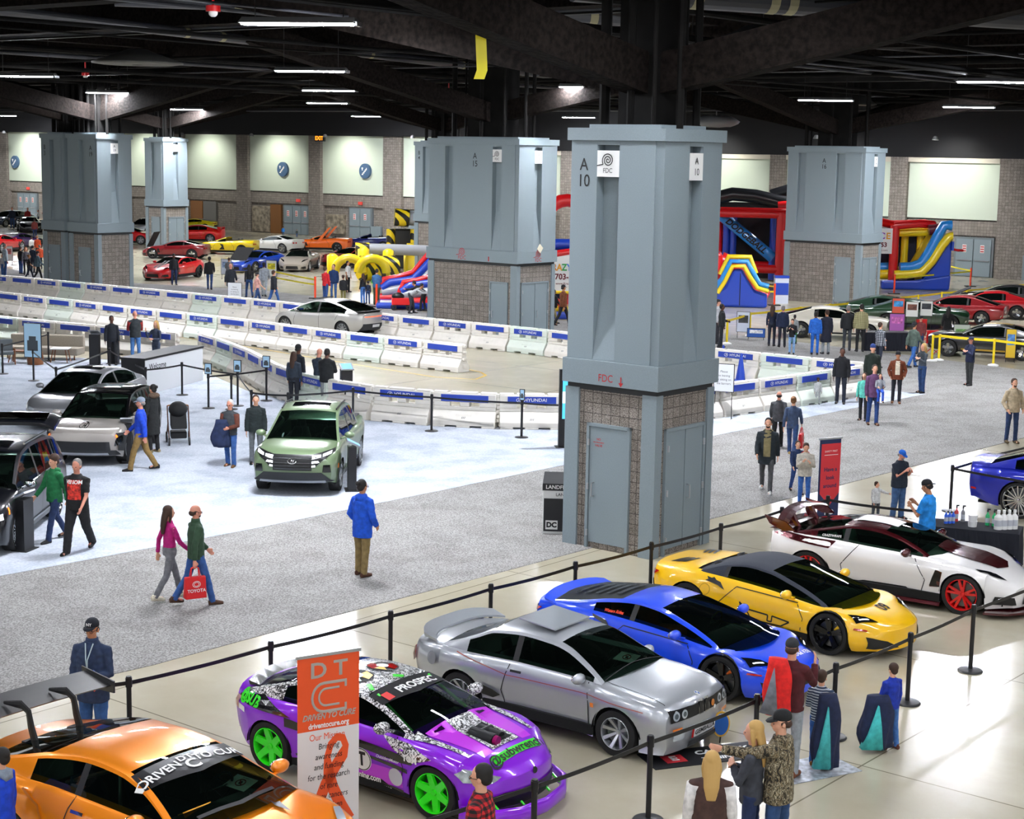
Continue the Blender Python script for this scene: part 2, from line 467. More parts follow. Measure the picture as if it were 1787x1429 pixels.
# exit signs
for u, z, w, lb in ((-27.4, 8.1, 1.0, 'orange exit sign behind the top of the left column'), (1.9, 8.22, 1.1, 'orange lit exit sign under the ceiling by a brick pilaster')):
 mb = MB(); mb.box(u - w / 2, u + w / 2, -.75, -.55, z - .25, z + .25)
 o = mb.build('exit_sign', BLACK); o.matrix_world = WMAT; tag(o, lb, 'sign')
 mb = MB(); put_text(mb, 'EXIT', .46, (u, -.76, z), (1, 0, 0), (0, 0, 1), bold=.02)
 mb.build('exit_letters', mat('exit_glow', 'ff8a1e', .5, emit=3.5), o)
for u in (-39.5, -1.5, 5.8):
 mb = MB(); mb.box(u - .22, u + .22, .1, .2, 2.8, 3.05)
 o = mb.build('small_red_sign', mat('sign_red', 'd2453c', .5, emit=.3)); o.matrix_world = WMAT
 tag(o, 'small red sign over the grey doors below the %s round sign' % {-39.5: 'leftmost', -1.5: 'middle', 5.8: 'rightmost'}[u], 'sign')
# ---------------------------------------------------------------- hall columns
def spiral(mb, c, u, w, r, mi=None, turns=2.6):
 n = V(u).cross(V(w)); P = []
 for k in range(64):
  t = k / 63; a = t * turns * 2 * math.pi; q = r * (.08 + .92 * t)
  P.append(V(c) + V(u) * (q * math.cos(a)) + V(w) * (q * math.sin(a)))
 P.append(P[-1] - V(w) * r * .2 + V(u) * -r * 1.1)
 for a, b in zip(P, P[1:]):
  d = (b - a).normalized(); s = n.cross(d) * (r * .075)
  mb.add([a - s, b - s, b + s, a + s], [(0, 1, 2, 3)], mi)
def plates(mb, face, length, slots, z0, z1, zslot0, zslot1, th=.24, notch=.18, far_notch=0.0):
 """cladding plates on one face with tapering slots. face(u, z, depth)->point"""
 def blk(u0, u1, a, b, d0=0, d1=th):
  mb.hull8([face(u0, a, d0), face(u1, a, d0), face(u1, a, d1), face(u0, a, d1)], [face(u0, b, d0), face(u1, b, d0), face(u1, b, d1), face(u0, b, d1)])
 cur = notch
 for (a, b) in slots:
  blk(cur, a, z0, z1)
  blk(a, b, z0, zslot0); blk(a, b, zslot1, z1)
  # sloped foot of the slot
  zt = zslot0 + 1.5
  mb.hull8([face(a, zslot0, 0), face(b, zslot0, 0), face(b, zslot0, th), face(a, zslot0, th)],
     [face(a, zt, th - .01), face(b, zt, th - .01), face(b, zt, th), face(a, zt, th)])
  cur = b
 blk(cur, length - far_notch, z0, z1)
def column(code, corner_px, zref, La, Lb, lslots, rslots, ldoor, rdoor, ltext, rtext, label, fdc=False, sign_faces='R'):
 c = gp(*corner_px, zref); c.z = 0
 e = empty('hall_column', c, math.atan2(BX.y, BX.x), label, 'column')
 # core + pilasters
 mb = MB()
 mb.box(.23, Lb - .23, .23, La - .23, 3.0, 8.0)      # core
 mb.box(-.06, Lb + .06, -.06, La + .06, 3.16, 3.62)  # lower skirt
 mb.box(-.06, Lb + .06, -.06, La + .06, 7.7, 7.93)   # cap
 LF = lambda u, z, d: (d, u, z)
 RF = lambda u, z, d: (u, d, z)
 plates(mb, LF, La, lslots, 3.62, 7.7, 3.64, 7.62)
 plates(mb, RF, Lb, rslots, 3.62, 7.7, 3.64, 7.62, notch=.03)
 plates(mb, lambda u, z, d: (Lb - d, u, z), La, [], 3.62, 7.7, 3.6, 7.6, notch=.17)
 plates(mb, lambda u, z, d: (u, La - d, z), Lb, [], 3.62, 7.7, 3.6, 7.6, notch=.17)
 mb.build('upper_cladding', COLMET, e, bevel=.008)
 for x0, x1, y0, y1 in ((0, .2, 0, .3), (Lb - .2, Lb, 0, .3), (0, .2, La - .3, La), (Lb - .2, Lb, La - .3, La)):
  mb = MB(); mb.box(x0 - .01, x1 + .01, y0 - .01, y1 + .01, 0, 3.07); mb.build('corner_pilaster', COLMET, e)
 mb = MB(); mb.box(.04, Lb - .04, .04, La - .04, 0, 3.05)
 o = mb.build('block_base', BLOCK, e); uvbox(o, 1)
 mb = MB(); mb.box(.02, Lb - .02, .02, La - .02, 3.04, 3.18); mb.build('shadow_gap', mat('gap_dark', '2a2c2e', .7), e)
 # doors
 def door(f, u0, u1, leaves):
  mb = MB()
  def blk(a, b, z0, z1, d0, d1):
   mb.hull8([f(a, z0, d0), f(b, z0, d0), f(b, z0, d1), f(a, z0, d1)], [f(a, z1, d0), f(b, z1, d0), f(b, z1, d1), f(a, z1, d1)])
  blk(u0 - .06, u0, .0, 2.42, .04, -.02); blk(u1, u1 + .06, .0, 2.42, .04, -.02); blk(u0 - .06, u1 + .06, 2.36, 2.42, .04, -.02)
  fr = mb.build('door_frame', COLMET, e)
  w = (u1 - u0) / leaves
  for k in range(leaves):
   mb = MB(); blk(u0 + k * w + .012, u0 + (k + 1) * w - .012, .12, 2.35, .03, -.0)
   dl = mb.build('door', COLMET, e, bevel=.004)
   mb = MB()
   for zz in (.3, 1.2, 2.05):
    hu = u0 if k == 0 and leaves > 1 else u1
    mb.tube([f(hu, zz - .06, -.03), f(hu, zz + .06, -.03)], .022, 8)
   mb.build('hinge', SILVER, dl)
  hu = (u1 - .12) if leaves == 1 else (u0 + w + .12 if f(1, 0, 0)[0] == 1 else u0 + w - .12)
  if leaves == 2: hu = u0 + w + .1
  mb = MB(); mb.tube([f(hu, 1.02, .0), f(hu, 1.02, -.07), f(hu, 1.28, -.07), f(hu, 1.28, .0)], .014, 8)
  mb.build('door_handle', SILVER, dl)
 if ldoor: door(LF, ldoor[0], ldoor[1], 1)
 if rdoor: door(RF, rdoor[0], rdoor[1], 2)
 # painted codes and hung signs. left face: right-hand direction is -y
 lu = V((0, -1, 0)); ru = V((1, 0, 0)); up = V((0, 0, 1))
 mb = MB()
 a, b = code
 if ltext is not None:
  put_text(mb, a, .32, (-.004, ltext, 7.25), lu, up, bold=.005, sx=.9)
  put_text(mb, b, .32, (-.004, ltext, 6.95), lu, up, bold=.005, sx=.9)
  mb.build('painted_code', INK, e)
 def sign(f, uc, w, z0, z1, u, spir):
  mb = MB()
  mb.hull8([f(uc - w, z0, -.0), f(uc + w, z0, -.0), f(uc + w, z0, .05), f(uc - w, z0, .05)], [f(uc - w, z1, -.0), f(uc + w, z1, -.0), f(uc + w, z1, .05), f(uc - w, z1, .05)])
  s = mb.build('column_sign', WHITE, e)
  mb = MB(); c = V(f(uc, (z0 + z1) / 2, -.012)); h = (z1 - z0)
  if spir:
   spiral(mb, c + up * h * .13, u, up, w * .52)
   put_text(mb, 'FDC', h * .26, c - up * h * .27, u, up, sx=.9)
  else:
   put_text(mb, a, h * .36, c + up * h * .2, u, up); put_text(mb, b, h * .36, c - up * h * .2, u, up)
  mb.build('sign_print', INK, s)
 if fdc: s0, s1 = lslots[0 if len(lslots) == 1 else -1 if False else 0]; sign(LF, (s0 + s1) / 2, (s1 - s0) / 2, 7.04, 7.52, lu, True)
 if rslots: s0, s1 = rslots[0]; sign(RF, (s0 + s1) / 2, (s1 - s0) / 2 * 1.0, 7.0, 7.5, ru, False)
 if rtext: pass
 return e
# (left-face coordinate runs from the near corner backwards)
c10 = column('A 10'.split(), (1137, 977), 0, 2.08, 1.95, [(.98, 1.48)], [(.85, 1.3)], (.62, 1.5), (.4, 1.62), 1.78, None,
    'large grey clad column in the middle of the hall with a white FDC sign', fdc=True)
c15 = column('A 15'.split(), (902, 465), 3.07, 4.6, 2.4, [(.85, 1.3), (3.3, 3.75)], [(1.0, 1.45)], (.5, 1.3), (.35, 1.95), 2.2, None,
    'wide grey column numbered A15 behind the long white barrier rows', fdc=True)
c16 = column('A 16'.split(), (1502.7, 428), 3.07, 4.4, 2.2, [(1.1, 1.6), (3.35, 3.8)], [(1.0, 1.35)], (.6, 1.4), (.3, 1.7), 2.3, None,
    'wide grey column numbered A16 between the two bounce houses on the right')
c19 = column('A 19'.split(), (171, 410), 3.07, 2.3, 2.1, [(.95, 1.4)], [(.85, 1.3)], (.7, 1.5), None, .45, None,
    'grey column numbered A19 at the left behind the white barriers')
c3 = column('B 3'.split(), (113, 405.5), 3.07, 1.8, 2.0, [(.75, 1.1)], [(.8, 1.2)], (.5, 1.3), None, 1.5, None,
   'grey column numbered B3 half hidden behind column A19')
c8 = column('B 8'.split(), (285.6, 362.7), 3.07, 2.0, 2.2, [(.8, 1.3)], [(.9, 1.35)], (.5, 1.3), (.5, 1.8), None, None,
   'distant grey column numbered B8 behind the red sports cars')
c4 = column('B 4'.split(), (779, 391), 3.07, 2.6, 2.0, [(1.5, 1.95)], [(.8, 1.2)], None, None, 2.25, None,
   'distant grey column numbered B4 partly hidden by column A15')
# red stencils on A10 and A15
mb = MB(); put_text(mb, 'FDC', .2, (-.065, 1.12, 3.3), (0, -1, 0), (0, 0, 1), sx=.9)
mb.box(-.07, -.064, .755, .775, 3.22, 3.36); mb.add([(-.067, .82, 3.25), (-.067, .71, 3.25), (-.067, .765, 3.17)], [(0, 1, 2)])
mb.build('red_stencil', REDT, c10)
mb = MB(); put_text(mb, 'NO', .06, (-.004, 1.28, 2.12), (0, -1, 0), (0, 0, 1), bold=.02); put_text(mb, 'FIRE DEPARTMENT', .03, (-.004, 1.28, 2.06), (0, -1, 0), (0, 0, 1), bold=.03); put_text(mb, 'VALVE', .06, (-.004, 1.28, 2.0), (0, -1, 0), (0, 0, 1), bold=.02)
mb.build('door_stencil', REDT, c10)
mb = MB(); spiral(mb, (-.065, 2.75, 3.5), (0, -1, 0), (0, 0, 1), .16); put_text(mb, 'FDC', .22, (-.065, 2.75, 3.27), (0, -1, 0), (0, 0, 1)); mb.box(-.07, -.064, 1.35, 1.4, 3.2, 3.38)
spiral(mb, (1.25, -.065, 3.5), (1, 0, 0), (0, 0, 1), .16); put_text(mb, 'FDC', .22, (1.25, -.065, 3.27), (1, 0, 0), (0, 0, 1))
mb.build('red_stencil', REDT, c15)
mb = MB(); mb.M = Matrix.Translation((1.3, -.1, 3.72)) @ Matrix.Rotation(.7, 4, 'Y'); mb.box(-.13, .13, -.01, .01, -.13, .13)
mb.build('loose_card', mat('cream_card', 'ddd5bf', .7), c15)
# ---------------------------------------------------------------- ceiling
struct('ceiling', MB().box(-110, 110, -25, 260, 13.4, 13.7), mat('ceiling_black', '0c0b0b', .95, noise_amt=.4, noise_scale=.7))
def beam(name, a, b, w, z0, z1, m, kind='structure'):
 a = V(a); b = V(b); d = (b - a); d.z = 0; L = d.length; d.normalize(); n = V((-d.y, d.x, 0)) * w / 2
 za = a.z; zb = b.z
 mb = MB()
 f = lambda p, zz: V((p.x, p.y, zz))
 mb.hull8([f(a - n, za + z0), f(b - n, zb + z0), f(b + n, zb + z0), f(a + n, za + z0)], [f(a - n, za + z1), f(b - n, zb + z1), f(b + n, zb + z1), f(a + n, za + z1)])
 o = mb.build(name, m); o['kind'] = kind
 return o
def along(p, d, t): return V((p.x + d.x * t, p.y + d.y * t, 0))
cols_c = [V(c.location) for c in (c10, c15, c16, c19, c8)]
# steel riser and knee braces over each column
for c, La, Lb in ((c10, 2.08, 1.95), (c15, 4.6, 2.4), (c16, 4.4, 2.2), (c19, 2.3, 2.1), (c8, 2, 2.2), (c4, 2.6, 2.0), (c3, 1.8, 2)):
 mb = MB()
 mb.box(Lb * .3, Lb * .7, La * .3, La * .7, 7.93, 13.4)
 for k, (x, y) in enumerate([(.2, .25), (.2, .5), (.3, .85), (.55, .15), (.85, .2), (.8, .6), (.7, .9), (.4, .1)]):
  mb.tube([(Lb * x, La * y, 7.9), (Lb * x, La * y, 13.4)], .045 + .03 * (k % 3), 8)
 o = mb.build('column_riser', DARKMET, c)
 for sgn, d in ((1, 'a'), (-1, 'a'), (1, 'b'), (-1, 'b')):
  D = AX if d == 'a' else BX
  p0 = V(c.location) + AX * La / 2 + BX * Lb / 2
  q = along(p0, D, sgn * 13.0)
  beam('ceiling_brace', (p0.x, p0.y, 8.5), (q.x, q.y, 10.9), .5, 0, .75, FIREPROOF)
# main girders both ways
base = V(c10.location) + AX + BX
for k in range(-3, 5):
 p = base + BX * (k * 9.0 * 1.0 + (0))
 a = along(p, AX, -60); b = along(p, AX, 170)
 beam('ceiling_girder', (a.x, a.y, 10.9 + .25 * (k % 2)), (b.x, b.y, 10.9 + .25 * (k % 2)), .8, 0, 1.5, FIREPROOF)
for k in range(5, 12):
 p = base + BX * (k * 9.0)
 a = along(p, AX, -90); b = along(p, AX, 130)
 beam('ceiling_girder', (a.x, a.y, 10.9), (b.x, b.y, 10.9), .7, 0, 1.4, DARKMET)
for k in range(0, 15):
 p = base + AX * (k * 9.0 + 1)
 a = along(p, BX, -50); b = along(p, BX, 120)
 beam('ceiling_girder', (a.x, a.y, 11.3), (b.x, b.y, 11.3), .6, 0, 1.3, FIREPROOF if k < 5 else DARKMET)
for k in range(-1, 9):
 p = base + AX * (-k * 9.0 + 1 - 9)
 a = along(p, BX, -10); b = along(p, BX, 120)
 beam('ceiling_girder', (a.x, a.y, 11.3), (b.x, b.y, 11.3), .6, 0, 1.3, DARKMET)
# thin pipes, cable runs, trays
random.seed(3)
for k in range(34):
 D, N = (AX, BX) if k % 2 else (BX, AX)
 p = base + N * random.uniform(-18, 70)
 z = random.uniform(9.9, 11.2)
 a = along(p, D, -60); b = along(p, D, 130)
 mb = MB(); r = random.choice((.03, .05, .08, .12)); mb.tube([(a.x, a.y, z), (b.x, b.y, z)], r, 8)
 o = mb.build('ceiling_pipe', random.choice((DARKMET, DUCTM, DARKMET))); o['kind'] = 'structure'
# long grey conduit run across the upper part of the view
for (p0, p1, z, r, m) in (((-60, 12), (1100, 148), 11.0, .16, DUCTM), ((600, 8), (1787, 95), 11.8, .22, DUCTM), ((200, -6), (1200, 35), 11.4, .26, DUCTM), ((1000, -22), (1787, 30), 10.9, .3, DUCTM)):
 a = gp(*p0, z); b = gp(*p1, z)
 for t in (.2, .24, .4, .44, .6, .64, .82):
  q = a.lerp(b, t); w_ = (b - a).normalized() * .12; mb = MB(); mb.tube([q - w_, q + w_], r * 1.02, 16)
  o = mb.build('ceiling_duct_band', mat('band_cream', 'a39c7a', .7)); o['kind'] = 'structure'
 mb = MB(); mb.tube([a, b], r, 16)
 o = mb.build('ceiling_duct', m); o['kind'] = 'structure'
# cable tray ladders
for (p0, p1, z) in (((470, 12), (1010, 100), 10.6), ((620, 30), (1330, 125), 10.4)):
 a = gp(*p0, z); b = gp(*p1, z); d = (b - a).normalized(); n = V((-d.y, d.x, 0))
 L = (b - a).length; mb = MB()
 for s in (-.35, .35): mb.tube([a + n * s, b + n * s], .025, 6)
 t = 0
 while t < L: mb.tube([a + d * t - n * .35, a + d * t + n * .35], .012, 4); t += .45
 o = mb.build('ceiling_cable_tray', mat('tray_grey', '3c3e42', .6, .5)); o['kind'] = 'structure'
# disc diffusers
for px, py, r, z in ((1323, 80, 1.35, 10.2), (240, 111, 1.6, 10.3), (1500, 183, .9, 10.2)):
 c = gp(px, py, z)
 mb = MB(); mb.lathe([(.3, .5), (r * .5, .32), (r, .05), (r, 0), (r * .8, -.04), (.2, -.05)], 40)
 o = mb.build('ceiling_diffuser', [mat('diffuser_grey', '4a4a48', .6)], smooth=True, loc=c); o['kind'] = 'structure'
# ---------------------------------------------------------------- lamps
LAMPM = mat('lamp_glow', 'f4f7ff', .5, emit=LAMP_STRENGTH)
LAMPH = mat('lamp_glow_strong', 'f4f7ff', .5, emit=LAMP_STRENGTH * 2.0)
LAMPN = mat('lamp_glow_soft', 'f4f7ff', .5, emit=LAMP_STRENGTH * .33)
HOUS = mat('lamp_housing', '8b8c8c', .5, .4)
def lamp_proto():
 e = empty('ceiling_lamp', (0, 0, 0), 0, 'long lit strip lamp hanging under the dark ceiling', 'lamp', 'strip lamps under the ceiling')
 mb = MB(); mb.hull8([(-1.2, -.22, 0), (1.2, -.22, 0), (1.2, .22, 0), (-1.2, .22, 0)], [(-1.15, -.1, .12), (1.15, -.1, .12), (1.15, .1, .12), (-1.15, .1, .12)])
 mb.build('housing', HOUS, e)
 mb = MB(); mb.box(-1.15, 1.15, -.17, .17, -.03, -.005); mb.build('diffuser', LAMPM, e)
 for s in (-.9, .9):
  mb = MB(); mb.tube([(s, 0, .1), (s, 0, 3.3)], .012, 5); mb.build('hanger', BLACK, e)
 mb = MB(); mb.box(1.15, 1.23, -.2, .2, -.05, .03); mb.build('end_cap', SILVER, e)
 return e
LP = lamp_proto()
vis = [(522, 41), (1268, 104), (543, 124), (45, 133), (1737, 143), (192, 162), (575, 158), (572, 180), (270, 180), (327, 191), (893, 190), (1030, 152), (1690, 187), (1684, 211), (1440, 175), (1362, 210), (1490, 203), (1540, 218), (1705, 225), (12, 182), (10, 202), (57, 214), (435, 222), (567, 230), (710, 232), (345, 228), (120, 226), (640, 203), (800, 215), (1010, 205), (1085, 226), (860, 228), (1390, 232), (1260, 215)]
first = True
LZ = 9.9
lamp_rz = math.atan2(BX.y, BX.x)
for px, py in vis:
 p = gp(px, py, LZ)
 o = LP if first else copy_tree(LP)
 first = False
 o.location = p; o.rotation_euler.z = lamp_rz - 1.05
 if py < 150 or 1000 < px < 1100:
  for ch in o.children:
   if ch.name.startswith('diffuser'): ch.material_slots[0].link = 'OBJECT'; ch.material_slots[0].material = LAMPH
# the rest of the hall's lamps, overhead and around the camera
for i in range(-3, 4):
 for j in range(-1, 4):
  p = V((i * 8.5 + (j % 2) * 3, 2 + j * 8.6, 0))
  if p.y > 31: continue
  o = copy_tree(LP); o.location = (p.x, p.y, LZ + .4)
  for ch in o.children:
   if ch.name.startswith('diffuser'): ch.material_slots[0].link = 'OBJECT'; ch.material_slots[0].material = LAMPN; o.rotation_euler.z = lamp_rz - 1.05
  o['label'] = 'lit strip lamp overhead, out of the picture above the show cars'
  o['group'] = 'strip lamps overhead above the near cars'
# wall washers along the far wall
for k, u in enumerate((-47.5, -38.5, -30, -21, -12.5, -3.7, 5, 14.5, 23, 31.5, 40.5, 49.7, 58)):
 zt = 8.3 if u < 24 else 8.6
 p = W0 + WU * u + WV * (3.2)
 ld = bpy.data.lights.new('wall_washer', 'SPOT'); ld.energy = 1500; ld.color = (1, 1, .93); ld.spot_size = 1.9; ld.spot_blend = .8; ld.shadow_soft_size = .2
 e = empty('wall_washer_lamp', (p.x, p.y, zt), math.atan2(WU.y, WU.x), 'small lamp hung before the pale far wall, washing it with light', 'lamp', 'wall washer lamps along the far wall')
 mb = MB(); mb.lathe([(.02, .25), (.12, .22), (.22, 0), (.2, 0)], 16); mb.build('lamp_shade', HOUS, e)
 mb = MB(); mb.cyl((0, 0), .19, .02, .05, 16); mb.build('bulb', mat('washer_glow', 'fffbe8', .5, emit=30), e)
 lo = bpy.data.objects.new('wall_washer_light', ld); col.objects.link(lo); lo.parent = e
 lo.location = (0, 0, -.05)
 lo.rotation_euler = (math.radians(50), 0, 0)
# ---------------------------------------------------------------- cars
LEATHER = mat('dark_leather', '1d1d20', .6)
PLATEM = mat('plate_white', 'dadada', .5)
LINER = mat('wheel_well_black', '060607', .9)
LAMPCL = mat('headlight_lens', 'c9d2da', .08, .3, coat=1)
LAMPDK = mat('smoked_lens', '15171a', .08, .2, coat=1)
TAILR = mat('tail_light_red', 'b0100f', .15, 0, coat=1)
AMBER = mat('amber_lens', 'e2761a', .2, 0, coat=1)
MESHBLK = mat('grille_black', '0d0e10', .35)
DRL = mat('running_light', 'f3f8ff', .3, emit=2.2)
class Car:
 """body spec 's': all x in metres from the middle of the wheelbase, front = +x"""
 def __init__(c, s):
  c.s = s
  c.xf = s['wb'] / 2 + s['fo']; c.xr = -s['wb'] / 2 - s['ro']
  c.hw = keyf(s['hw']); c.deck = keyf(s['deck']); c.sh = keyf(s['sh']); c.bot = keyf(s['bot'])
  c.axles = (s['wb'] / 2, -s['wb'] / 2)
  c.Ra = (s['r'] + s.get('gap', .045), s.get('r2', s['r']) + s.get('gap', .045))
  c.rr = (s['r'], s.get('r2', s['r']))
  c.roof = keyf(s['roof'])
  c.crown = s.get('crown', .03)
  c.body(); c.house()
  c.tree = BVHTree.FromPolygons([V(p) for p in c.allv], c.allf)
 def zb(c, x):
  z = c.bot(x)
  for k in (0, 1):
   dx = abs(x - c.axles[k])
   if dx < c.Ra[k]: z = max(z, c.rr[k] + math.sqrt(c.Ra[k] ** 2 - dx * dx))
  return z
 def warp(c, x, y, z):
  s = c.s
  a = c.axles[0] + c.Ra[0]; b = c.axles[1] - c.Ra[1]
  if x > a:
   t = (x - a) / (c.xf - a)
   x = x - s.get('bowf', .25) * (abs(y) / (s['W'] / 2)) ** 2.4 * t
   zz = (z - s.get('nz', .45)) / .3
   x -= t * s.get('nose', .06) * min(1.6, zz * zz)
  elif x < b:
   t = (b - x) / (b - c.xr)
   x = x + s.get('bowr', .18) * (abs(y) / (s['W'] / 2)) ** 2.4 * t
   zz = (z - s.get('tz', .7)) / .35
   x += t * s.get('tail', .05) * min(1.5, zz * zz)
  return (x, y, z)
 def section(c, x):
  hw = c.hw(x); zs = c.sh(x); zd = c.deck(x); sill = c.bot(x); zb = c.zb(x)
  P = []
  prof = c.s.get('prof', [(0, .90), (.12, .955), (.35, .985), (.55, .998), (.72, 1.0), (.88, .975), (1, .93)])
  pf = keyf(prof)
  zb = min(zb, zs - .03)
  N = 8
  for i in range(N):
   z = zb + (zs - zb) * (i / (N - 1))
   P.append((hw * pf((z - sill) / (zs - sill)), z))
  yb = hw * prof[-1][1]
  for q, r in ((.965, .35), (.88, .72), (.7, .93), (.45, 1.0), (.2, 1.0)):
   P.append((yb * q, zs + (zd - zs) * r + c.crown * (1 - q) * (1.0)))
  P.append((0, zd + c.crown))
  return P
 def body(c):
  s = c.s
  xs = set()
  n = s.get('n', 44)
  for i in range(n + 1): xs.add(round(c.xr + (c.xf - c.xr) * i / n, 3))
  for e in (.02, .06): xs.add(c.xf - e); xs.add(c.xr + e)
  for k in (0, 1):
   a = c.axles[k]; R = c.Ra[k]
   xs = {x for x in xs if abs(x - a) > R + .03}
   for j in range(15):
    th = math.pi * j / 14
    xs.add(a - (R - .0005) * math.cos(th))
   xs.add(a - R - .004); xs.add(a + R + .004)
  xs = sorted(xs)
  rows = []
  for x in xs:
   P = c.section(x)
   ring = [c.warp(x, -y, z) for y, z in P] + [c.warp(x, y, z) for y, z in P[-2::-1]]
   rows.append(ring)
  m = len(rows[0]); vs = [p for r in rows for p in r]; fs = []
  for i in range(len(rows) - 1):
   for j in range(m - 1):
    a = i * m + j; xm = (xs[i] + xs[i + 1]) / 2
    if s.get('cut') and 9 <= min(j, m - 2 - j) and s['gh']['rb'] + .15 < xm < s['gh']['wb'] - .12: continue
    fs.append((a, a + m, a + m + 1, a + 1))
  # end caps, with middle columns for the plan curve
  K = 10
  for row, x, flip in ((0, xs[0], 0), (len(rows) - 1, xs[-1], 1)):
   P = c.section(x); h = len(P) - 1
   grid = []
   for i in range(h + 1):
    y, z = P[i]
    line = []
    for k in range(K + 1):
     t = k / K
     if k == 0: line.append(row * m + i)
     elif k == K: line.append(row * m + (m - 1 - i))
     else:
      if i == h: line.append(row * m + h); continue
      vs.append(c.warp(x, -y + 2 * y * t, z)); line.append(len(vs) - 1)
    grid.append(line)
   for i in range(h):
    for k in range(K):
     q = [grid[i][k], grid[i][k + 1], grid[i + 1][k + 1], grid[i + 1][k]]
     q2 = [q[0]]
     for w in q[1:]:
      if w not in q2: q2.append(w)
     if len(q2) > 2: fs.append(tuple(q2) if flip else tuple(q2[::-1]))
  c.bv, c.bf = vs, fs
 def house(c):
  s = c.s; g = s['gh']    # dict: wb (windshield base), wt (top), rt, rb, sill_in, tumble, dlo0, dlo1, bp
  x0, x1 = g['rb'], g['wb']
  xs = sorted(x for x in {round(lerp(x0, x1, i / 30), 4) for i in range(31)} | {g['wt'], g['rt'], g['dlo0'], g['dlo1']} | {g['bp'] + .045, g['bp'] - .045} if x0 <= x <= x1)
  rows = []
  tum = g.get('tum', .42)
  for x in xs:
   zr = c.roof(x); zbelt = c.sh(x) - .012; yb = c.hw(x) * s.get('prof', [(1, .93)])[-1][1] * g.get('in', .985)
   zc = max(zr - g.get('camber', .07), zbelt + .0)
   hgt_ = zc - zbelt
   ye = yb - hgt_ * tum - .01 * (hgt_ > .02)
   a = (yb, zbelt - .05); b = (yb - .012, zbelt + min(.03, hgt_ * .4))
   cc = (lerp(yb, ye, .9), zbelt + hgt_ * .9 - .0); d = (ye, zc)
   d2 = (ye - .055, min(zr, zc + .022)) if hgt_ > 0.02 else (ye - .055, min(zr, zc))
   e1 = (ye * .62, lerp(zc, zr, .68)); e2 = (ye * .3, lerp(zc, zr, .93)); top = (0, zr)
   P = [a, b, cc, d, d2, e1, e2, top]
   bow = g.get('bow', .16)
   def W_(x_, y):
    tf = max(0, min(1, (x_ - g['wt']) / (g['wb'] - g['wt']))); tr = max(0, min(1, (g['rt'] - x_) / (g['rt'] - g['rb']))) if g['rt'] > g['rb'] else 0
    q = 1 - (y / max(.3, ye)) ** 2
    return x_ + bow * max(0, q) * tf - bow * .4 * max(0, q) * tr
   rows.append([(W_(x, y), -y, z) for y, z in P] + [(W_(x, y), y, z) for y, z in P[-2::-1]])
  m = len(rows[0]); c.gv = [p for r in rows for p in r]
  half = (m - 1) // 2
  B, G1, G2, G3, T = [], [], [], [], []
  for i in range(len(rows) - 1):
   xm = (xs[i] + xs[i + 1]) / 2
   for j in range(m - 1):
    jj = j if j < half else m - 2 - j       # 0..half-1
    a = i * m + j; f = (a, a + m, a + m + 1, a + 1)
    if jj == 1:
     if g['dlo0'] < xm < g['dlo1']:
      (T if abs(xm - g['bp']) < .045 else G2).append((f, j < half))
     else: B.append(f)
    elif jj >= 4:
     if xm > g['wt']: G1.append(f)
     elif xm < g['rt'] and xm > g.get('rg0', g['rb']): G3.append(f)
     else: B.append(f)
    else: B.append(f)
  c.gB, c.G1, c.G2, c.G3, c.T = B, G1, G2, G3, T
  n = len(c.bv)
  c.allv = c.bv + c.gv
  c.allf = c.bf + [tuple(i + n for i in f) for f in B + G1 + [q[0] for q in G2] + G3 + [q[0] for q in T]]
 # ------------------------------------------------ surface marks
 def drop(c, p, view, off):
  a, b = p
  if view == 'L': o, d = V((a, 3, b)), V((0, -1, 0))       # car's left side
  elif view == 'R': o, d = V((a, -3, b)), V((0, 1, 0))
  elif view == 'T': o, d = V((a, b, 3)), V((0, 0, -1))
  elif view == 'F': o, d = V((6, a, b)), V((-1, 0, 0))
  elif view == 'B': o, d = V((-6, a, b)), V((1, 0, 0))
  h, nrm, i, dist = c.tree.ray_cast(o, d)
  if h is None: return None
  if nrm.dot(d) > 0: nrm = -nrm
  return h + nrm * off
 def mark(c, mb, polys, view, off=.006, mi=None, step=.09):
  """project flat shapes (list of (verts2d, faces)) on the body"""
  for vs, fs in polys:
   bm = bmesh.new()
   bv = [bm.verts.new((p[0], p[1], 0)) for p in vs]
   for f in fs:
    try: bm.faces.new([bv[i] for i in f])
    except ValueError: pass
   if step:
    for _ in range(6):
     long = [e for e in bm.edges if e.calc_length() > step * 2]
     if not long: break
     bmesh.ops.triangulate(bm, faces=[f for f in bm.faces if len(f.verts) > 4])
     bmesh.ops.subdivide_edges(bm, edges=[e for e in bm.edges if e.calc_length() > step * 2], cuts=1, use_grid_fill=True)
    bmesh.ops.triangulate(bm, faces=bm.faces[:])
   bm.verts.index_update()
   pts = [c.drop((v.co.x, v.co.y), view, off) for v in bm.verts]
   last = next((p for p in pts if p is not None), None)
   if last is None: bm.free(); continue
   F = [tuple(v.index for v in f.verts) for f in bm.faces if all(pts[v.index] is not None for v in f.verts)]
   F = [f for f in F if max((pts[f[0]] - pts[f[1]]).length, (pts[f[1]] - pts[f[2]]).length, (pts[f[0]] - pts[f[2]]).length) < step * 9 + .25]
   mb.add([p if p is not None else last for p in pts], F, mi)
   bm.free()
 def quad(c, mb, pts, view, off=.006, mi=None):
  c.mark(mb, [(pts, [tuple(range(len(pts)))])], view, off, mi)
